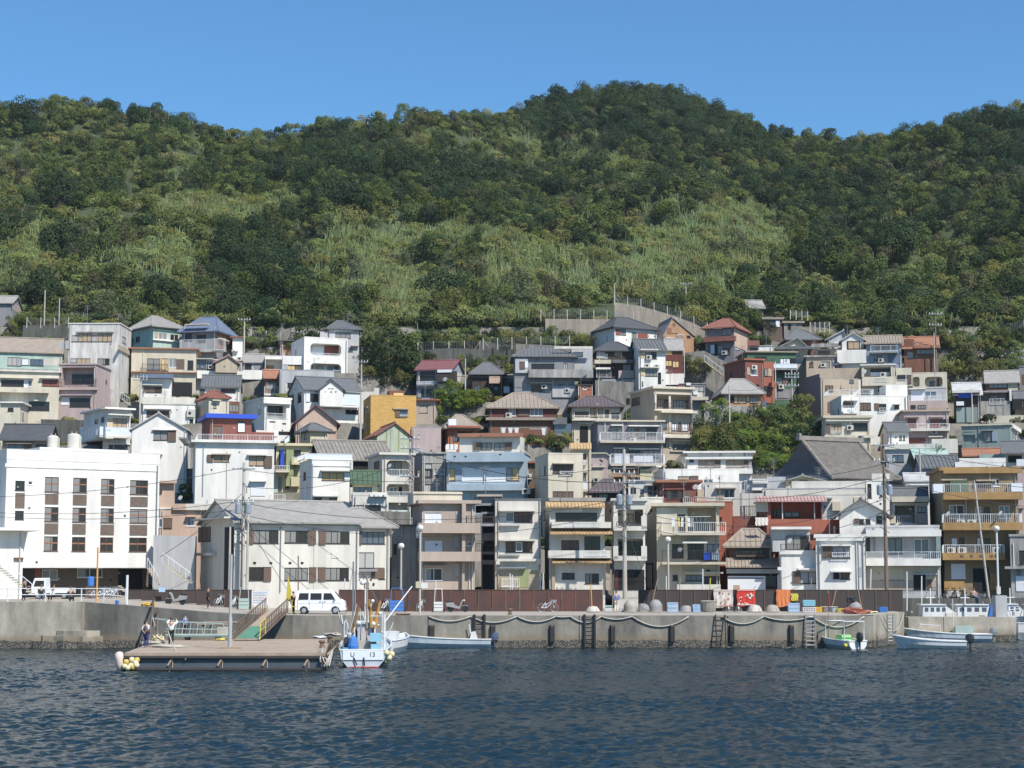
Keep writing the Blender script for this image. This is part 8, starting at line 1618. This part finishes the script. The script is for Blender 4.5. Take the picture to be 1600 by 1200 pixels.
towel(1236, 1247, 928, 939, 'crumpled yellow rain trousers draped over a stick by the orange cloth', M_YEL, name='rain_trousers'); towel(1180, 1200, 809, 822, 'white sheet drying on the black railing of the terracotta house', M_TOWW, name='sheet', Y=155.5)
def cart(px, w, y0, ytop, label, m, Y=139.3):
    X, YY, z = on_quay(px, Y); s = Y / F; w_ = w * s; e = empty('handcart', label, 'handcart', (X, YY, z)); H_ = (954 - ytop) * s; hp = (954 - y0) * s
    for x in (-w_ / 2, w_ / 2): mb = MB(); mb.tube([(x, 0, .05), (x * .75, .12, H_)], .03, 6); mb.build('handle', m, e)
    mb = MB(); mb.tube([(-w_ * .38, .12, H_), (w_ * .38, .12, H_)], .03, 6)
    mb.box(-w_ / 2, w_ / 2, -.06, -.03, .1, .1 + hp * .3); mb.box(-w_ / 2, w_ / 2, -.06, -.03, .14 + hp * .3, .1 + hp * .6); mb.box(-w_ / 2, w_ / 2, -.06, -.03, .14 + hp * .6, hp); mb.build('platform', m, e)
    for x in (-w_ / 2 - .1, w_ / 2 + .1): mb = MB(); mb.lathe([(.2, -.04), (.24, -.02), (.24, .02), (.2, .04)], (x, .05, .24), 12, axis='x'); mb.build('wheel', M_BLK, e)
cart(620, 22, 936, 917, 'bright blue handcart standing upright against the rusty fence', M_BLUEP); cart(685, 14, 938, 918, 'white slatted handcart leaning upright beside the silver scooter', M_WH); cart(381, 16, 936, 920, 'pale slatted handcart upright at the end of the dark fence', M_AQUA)
GS, LS = 'thin poles leaning along the fence', 'thin weathered pole sticking up beside the waterfront fence'
for px, yt, Y, m, dx in ((537, 904, 143, M_WH, .1), (574, 900, 140, M_WOODP, 0), (555, 893, 139, M_GREYM, 0), (681, 908, 143, M_WH, 0), (797, 896, 143.5, M_WH, 0), (800.5, 898, 143.5, M_WH, .0), (847, 895, 143.5, M_WH, .1), (852, 906, 143.5, M_WOODP, -.1), (957, 898, 142.6, M_WOODP, .05), (1016, 904, 141, M_WOODP, .6), (1041, 900, 143.5, M_WH, 0), (1098, 889, 143.5, M_WH, 0), (1059, 903, 143, M_WOODP, .2), (1108, 903, 143, M_YEL, .1), (1298, 922, 141, M_WOODP, .45), (1359, 889, 143.5, M_WH, .1), (1347, 922, 141, M_WOODP, -.3), (1417, 893, 143, M_WH, 0), (1440, 900, 147, M_WH, 0), (1266, 903, 143, M_WOODP, .1), (466, 868, 140, M_RUSTY, 0)):
    a = at(px, 950, Y); b = at(px, yt, Y); mb = MB(); mb.tube([(0, 0, 0), (b[0] - a[0] + dx, 0, b[2] - ZQ)], .035 if m is M_WOODP else .05, 6); tag(mb.build('stake', m, loc=(a[0], Y, ZQ)), LS, 'pole', GS)
mb = MB(); a = at(925, 945, 139.4); mb.tube([(0, 0, 0), (-.1, 0, 1.9)], .04, 6); tag(mb.build('stake', MM('orange_pole', (.6, .3, .08), .6), loc=(a[0], 139.4, ZQ + .35)), 'orange pole standing in the low cream tub', 'pole')
mb = MB(); mb.tube([(0, 0, 0), (0, 0, 4.2)], .07, 7); tag(mb.build('stake', MM('orange_pole', ()), loc=(at(151, 940, 132)[0], 132, 3.25)), 'tall orange brown pole with net hoop on the quay before the hotel', 'pole')
mb = MB(); mb.tube([(0, 0, 0), (0, 0, 2.2)], .1, 7); tag(mb.build('stake', M_WH, loc=(at(198, 943, 131)[0], 131, 3.15)), 'thick white post at the start of the dark fence', 'post')
# harbour rail on the quay before the hotel
e = empty('harbour_rail', 'white railing with widely spaced posts along the quay before the hotel', 'railing', (at(-60, 940, 129.6)[0], 129.6, 3.4))
x0 = e.location.x; xs_ = [at(p, 940, 129.6)[0] - x0 for p in (-60, -20, 12, 71, 127, 162, 196)]
for x in xs_: mb = MB(); mb.tube([(x, 0, 0), (x, 0, 1.0)], .05, 6); mb.build('post', M_WH, e)
for z in (.95, .5): mb = MB(); mb.tube([(x, 0, z - (.12 if x > xs_[-2] else 0)) for x in xs_], .035, 5); mb.build('rail', M_WH, e)
X_ = at(142, 905, 145); mb = MB(); mb.lathe([(.25, 0), (.28, .05), (.28, .75), (.25, .8)], (0, 0, 0), 12); tag(mb.build('barrel', M_BLUEP, loc=(X_[0], 145, 4.35)), 'blue plastic barrel raised on a stand under the hotel', 'barrel')
mb = MB(); mb.box(-.35, .35, -.3, .3, 0, 1.0); tag(mb.build('barrel_stand', W['wood'], loc=(X_[0], 145, 3.33)), 'wooden stand carrying the blue barrel', 'stand')
mb = MB(); mb.lathe([(.11, 0), (.16, .3), (.13, .28)], (0, 0, 0), 12); tag(mb.build('bucket', M_BLUEP, loc=(at(183, 942, 130.5)[0], 130.5, 3.17)), 'small blue bucket at the quay edge near the white post', 'bucket')
heap(235, 945, .6, M_YC, 'orange yellow rope lump on the quay above the prop pole', 'rope_heap', .3, loc=(at(232, 945, 130.2)[0], 130.2, 3.0))
# stairs
def stairs(px0, px1, ytop, ybot, D, label, n=10, rail=True):
    a = at(px0, ytop, D); b = at(px1, ybot, D); e = empty('outside_stairs', label, 'stairs', b); mb = MB(); dx = (a[0] - b[0]) / n; dz = (a[2] - b[2]) / n
    for i in range(n): mb.box(dx * i, dx * (i + 1), -.5, .5, dz * (i + .3), dz * (i + 1)); 
    mb.build('step', W['beige'], e)
    if rail: mb = MB(); mb.tube([(0, -.55, .9), (dx * n, -.55, dz * n + .9)], .03, 5); [mb.tube([(dx * i, -.55, dz * i), (dx * i, -.55, dz * i + .9)], .02, 4) for i in range(0, n + 1, 2)]; mb.build('stair_rail', M_RAILW, e)
stairs(232, 248, 888, 915, 151, 'short beige stairs beside the hotel stilts'); stairs(256, 300, 880, 912, 150, 'outside stairs with white rail in front of the cement wall'); stairs(-10, 52, 880, 930, 138, 'white outside stairs of the boat office with thin rail', 14); stairs(186, 196, 915, 925, 150, 'small stair block under the hotel', 4, False)
stairs(1100, 1130, 565, 588, 247, 'rough stone stairs between the stone wall and the dark red house'); stairs(190, 204, 623, 634, 228, 'white railed stairs behind the white shuttered house')
# signs
e = empty('notice_board', 'white notice board with lines of writing at the top of the gangway', 'sign', (at(394, 943, 133)[0], 133, 2.5)); bw = (at(419, 943, 133)[0] - at(394, 943, 133)[0])
mb = MB(); mb.box(0, bw, 0, .04, .55, 1.65); mb.build('board', M_WH, e)
for x in (.06, bw - .06): mb = MB(); mb.tube([(x, .08, -.1), (x, .08, 1.7)], .03, 5); mb.build('post', M_GREYM, e)
for q, (z, c) in enumerate(((1.48, M_BLUEP), (1.3, M_TEXT), (1.1, M_REDP), (.92, M_TEXT), (.74, M_BLUEP))):
    mb = MB(); rn = random.Random(q); x = .08
    while x < bw - .15:
        w_ = rn.uniform(.05, .09); mb.box(x, x + w_, -.006, -.001, z - .01, z + .01); mb.box(x + w_ * .4, x + w_ * .55, -.008, -.001, z - .05, z + .05); mb.box(x, x + w_ * .8, -.007, -.001, z + .04, z + .055); x += w_ + .035
    mb.build('lettering', c, e)
mb = MB(); mb.box(-.26, .26, 0, .03, 0, .36); tag(mb.build('small_sign', M_LB, loc=(at(253, 925, 141.5)[0], 141.5, at(253, 925, 141.5)[2])), 'small pale blue sign fixed above the dark fence near the stairs', 'sign')
e = empty('flag', 'furled yellow flag on a pole beside the white van', 'flag', on_quay(449, 134.5)); mb = MB(); mb.tube([(0, 0, 0), (.05, 0, 3.1)], .025, 5); mb.build('pole', M_GREYM, e); mb = MB(); mb.prism([(.03, 2.9), (.3, 1.7), (.22, .9), (-.12, 1.0), (-.05, 1.9)], 'y', -.03, .03); mb.build('cloth', M_YEL, e)
e = empty('barrier', 'yellow metal barrier at the head of the gangway', 'barrier', on_quay(460, 132)); mb = MB(); mb.tube([(-.2, 0, 0), (-.2, 0, 1.1), (.25, 0, 1.1), (.25, 0, 0)], .04, 6); mb.tube([(-.2, 0, .6), (.25, 0, .6)], .03, 5); mb.build('frame', M_YEL, e)
e = empty('clothes_line', 'drying poles with white shirts in front of the dark reddish mansion', 'clothes line', at(812, 680, 222.5))
mb = MB(); mb.tube([(-2.5, 0, 1.0), (3.6, 0, 1.05)], .03, 5); mb.tube([(-2.4, 0, -.4), (-2.4, 0, 1.1)], .03, 5); mb.tube([(3.5, 0, -.4), (3.5, 0, 1.1)], .03, 5); mb.build('drying_pole', M_AQUA, e)
for x in (-2.1, -1.2, -.4, 3.1): mb = MB(); mb.prism([(x - .3, .95), (x + .3, .95), (x + .2, .3), (x + .22, .0), (x - .18, .05), (x - .2, .4)], 'y', -.03, .03); mb.build('shirt', M_WH, e)
e = empty('clothes_line', 'drying pole with yellow and white washing on the beige flats balcony', 'clothes line', at(1068, 832, 152.6)); mb = MB(); mb.tube([(-1.8, 0, 1.35), (2.4, 0, 1.4)], .02, 5); mb.build('drying_pole', M_WH, e)
for x, m in ((-.9, M_WH), (-.35, M_YEL), (-.15, M_WH), (.5, M_WH), (.75, M_TUBG)): mb = MB(); mb.prism([(x - .16, 1.3), (x + .16, 1.3), (x + .12, .5), (x - .13, .55)], 'y', -.03, .03); mb.build('garment', m, e)
for px, yb, w_, h_ in ((82.5, 701, 17, 22), (115, 700, 20, 24)):
    P = at(px, yb + 6, 158); k = 158 / F; r = w_ / 2 * k; e = empty('water_tank', ('smaller' if px < 100 else 'larger') + ' white cylindrical water tank on the hotel roof', 'water tank', (P[0], 158, P[2]))
    mb = MB(); mb.lathe([(r, 0), (r, (h_ + 2) * k), (r * .7, (h_ + 4) * k), (r * .2, (h_ + 5) * k)], (0, 0, 0), 20); mb.build('tank', W['ivory'], e, smooth=False); mb = MB(); mb.tube([(r + .1, -.2, 0), (r + .1, -.2, h_ * k)], .05, 5); mb.tube([(-.2, 0, (h_ + 5) * k), (-.2, 0, (h_ + 8) * k)], .03, 5); mb.tube([(.2, 0, (h_ + 5) * k), (.2, 0, (h_ + 8) * k)], .03, 5); mb.build('pipe', M_PIPE, e)
# ---------------------------------------------------------------- thickets and plants between the houses
def y_at(px, py):
    """distance at which the ground shows at this picture position"""
    for Y in np.arange(160, 330, .5):
        X = (px - 800) / F * Y
        if proj(X, Y, g1(X, Y))[1] <= py: return X, Y, g1(X, Y)
    return X, Y, g1(X, Y)
def grove(spots, label, group, tones, kinds=('dome', 'loose'), sc_=1.0, lift=0, D=None):
    for px, py, r in spots:
        X, Y, z = at(px, py, D) if D else y_at(px, py); tree(rnd.choice(kinds), rnd.choice(tones), X, Y, z - r * .5 + lift, r * sc_, rnd.uniform(.85, 1.15), label, group)
sp = []
for px in range(1096, 1286, 15):
    top = np.interp(px, [1090, 1120, 1180, 1210, 1250, 1280], [664, 652, 658, 652, 640, 665]); bot = np.interp(px, [1090, 1180, 1240, 1285], [712, 728, 742, 700])
    for py in np.arange(top + 22, bot + 8, 15): sp.append((px + rnd.uniform(-6, 6), py + rnd.uniform(-4, 4), rnd.uniform(1.7, 2.7)))
grove(sp, 'leafy tree in the thicket between the tan flats and the temple roof', 'trees of the thicket beside the temple', ['mid', 'mid', 'dark', 'olive', 'fresh'])
grove([(690, 645, 2.0), (703, 640, 2.3), (718, 642, 2.4), (735, 638, 2.0), (752, 634, 1.9), (712, 652, 1.7), (765, 628, 1.6), (682, 655, 1.6), (728, 650, 1.8)], 'bright green bush growing between the maroon roofed house and the dark mansion', 'bushes beside the dark mansion', ['fresh', 'mid', 'fresh'])
grove([(575, 598, 1.8), (590, 604, 1.6), (606, 607, 1.8), (622, 610, 1.7), (640, 612, 1.6), (582, 575, 2.1), (600, 570, 2.2), (620, 566, 2.2), (640, 570, 2.0), (560, 580, 1.7), (655, 600, 1.3), (632, 592, 1.7)], 'green bush on the slope above the ochre brick house', 'bushes above the ochre brick house', ['mid', 'olive', 'dark'])
grove([(862, 700, 1.3), (875, 702, 1.4), (888, 700, 1.2), (850, 690, 1.2), (838, 692, 1.1)], 'clipped dark shrub below the reddish mansion', 'shrubs below the reddish mansion', ['dark', 'olive'])
grove([(910, 530, 1.2), (925, 528, 1.3), (940, 532, 1.1)], 'small tree on the wall before the long white house', 'small trees by the long white house', ['dark', 'mid'])
grove([(30, 512, 2.4), (52, 506, 1.8), (14, 530, 1.8), (38, 545, 1.5), (62, 543, 1.3), (14, 552, 1.2), (25, 538, 1.5), (48, 530, 1.4)], 'vine covered bush sprawling around the mint vine house', 'bushes around the vine house', ['mid', 'olive', 'dark'])
grove([(1440, 610, 1.6), (1475, 590, 1.8), (1490, 600, 1.7), (1510, 595, 1.9), (1530, 590, 1.9), (1550, 585, 2.1), (1570, 590, 2.0), (1590, 585, 2.2), (1455, 602, 1.5), (1420, 606, 1.4), (1480, 620, 1.4)], 'light green bush on the bank at the edge of the town', 'bushes on the town edge bank', ['light', 'mid', 'olive'])
grove([(1185, 520, 2.0), (1175, 535, 1.8), (1195, 545, 1.5), (1205, 528, 1.6), (1180, 512, 2.2), (1160, 505, 2.0)], 'dark bush behind the green house below the low sheds', 'bushes behind the green house', ['mid', 'dark'])
grove([(316, 790, .8), (325, 792, .8), (308, 790, .7)], 'potted shrub on the terrace of the salmon house', 'shrubs on the salmon terrace', ['fresh'])
grove([(1420, 738, 1.2), (1430, 735, 1.1), (1410, 738, 1.0)], 'yellowish shrub beside the white slab house', 'shrubs beside the white slab house', ['olive', 'mid'])
grove([(x, 541 + (x % 3) * 4, 1.7 + (x % 5) * .15) for x in range(664, 812, 13)], 'bush hanging over the wire fence above the maroon roofed house and grey tiled house', 'bushes over the middle wire fence', ['mid', 'olive', 'light', 'dark'])
grove([(x, 532 + (x % 3) * 4, 1.3 + (x % 4) * .25) for x in range(818, 925, 9)], 'shrub growing at the foot of the tan retaining wall', 'shrubs below the tan retaining wall', ['mid', 'olive', 'light'], D=262.5)
grove([(x, 565 + (x % 4) * 6, .9 + (x % 3) * .25) for x in range(655, 800, 13)], 'weedy shrub on the dark shaded wall behind the maroon roofed house', 'shrubs on the dark shaded wall', ['olive', 'mid', 'dark'], D=257)
grove([(x, 548 + (x % 4) * 4, .9 + (x % 3) * .3) for x in range(386, 500, 11)], 'shrub on the rough stone wall between the annex and the small shed', 'shrubs by the rough stone wall', ['light', 'mid', 'olive'], D=260)
grove([(x, 570 + (x % 4) * 6, 1.0 + (x % 3) * .3) for x in range(1062, 1104, 10)], 'weed clump on the broken stone wall', 'weeds on the broken stone wall', ['mid', 'olive'], D=248)
grove([(x, 548 + (x % 4) * 4, 1.5 + (x % 4) * .2) for x in range(1476, 1600, 13)], 'shrub on the bank below the curved dark wall', 'shrubs below the curved dark wall', ['light', 'olive', 'mid'])
# a palm like plant
X, Y, z = at(1462, 712, 199); e = empty('palm', 'spiky palm like plant beside the mint roofed shed', 'palm', (X, Y, z)); mb = MB(); mb.tube([(0, 0, -2), (0, 0, .2)], .12, 6); mb.build('trunk', M_BARK, e)
mb = MB()
for q in range(26): a = q * 2.4; t = .5 + .5 * (q % 5) / 5; mb.quad((0, 0, .1), (.08, .02, .12), (1.5 * math.cos(a) * t, 1.5 * math.sin(a) * t, .5 + .7 * (1 - t) * 2), (1.45 * math.cos(a) * t - .08, 1.5 * math.sin(a) * t, .55 + .7 * (1 - t) * 2))
mb.build('leaves', MM('palm_leaf', (.06, .10, .04), .8), e)
# weeds and low shrubs on the terraces
ug = Leaves(); cx = []
for Yc in np.arange(161, 274, 2.0):
    for Xc in np.arange(-Yc * .32, Yc * .32, 2.0): cx.append((Xc + rnd.uniform(-.9, .9), Yc + rnd.uniform(-.9, .9)))
cx = np.array(cx); ok = clear_of_houses(cx[:, 0], cx[:, 1], 2.2, .4); cx = cx[ok]; nz = fbm(cx[:, 0] / 9, cx[:, 1] / 9, 3, 2)
for (x, y), v in zip(cx, nz):
    hi = max(0, (y - 228) / 40)
    up_ = y > 251
    if not up_ and (v < .40 - .2 * hi or rnd.random() < .25): continue
    c, nr = TPL['shrub'][rnd.randrange(6)]; sel = rng.random(len(c)) < (.6 if up_ else .4); r = rnd.uniform(1.1, 2.2) if up_ else rnd.uniform(.7, 1.5)
    if up_ and not clear_of_houses(np.array([x]), np.array([y]), 6.5, .8)[0]: continue
    ug.add(quads(c[sel] * (r, r, r * .8) + (x, y, g1(x, y) - .1), nr[sel], .17, rng), TONE[rnd.choice(['dark', 'mid', 'olive', 'mid', 'brown', 'mid'])], rng)
o = ug.build('undergrowth'); o['kind'] = 'stuff'; o['label'] = 'weeds and low shrubs growing on the terraces between the houses'
# ---------------------------------------------------------------- thin sea air over the whole bay
hz = MB(); hz.box(-950, 950, -950, 850, -3, 190)
hm = bpy.data.materials.new('haze'); hm.use_nodes = True; nt = hm.node_tree
nt.nodes.remove(nt.nodes['Principled BSDF']); pv = nt.nodes.new('ShaderNodeVolumePrincipled')
pv.inputs['Color'].default_value = (.80, .88, 1, 1); pv.inputs['Density'].default_value = .00009; pv.inputs['Anisotropy'].default_value = .2
nt.links.new(pv.outputs[0], nt.nodes['Material Output'].inputs['Volume'])
o = hz.build('haze', hm); o['kind'] = 'stuff'; o['label'] = 'thin bluish sea haze over the bay and the hill'
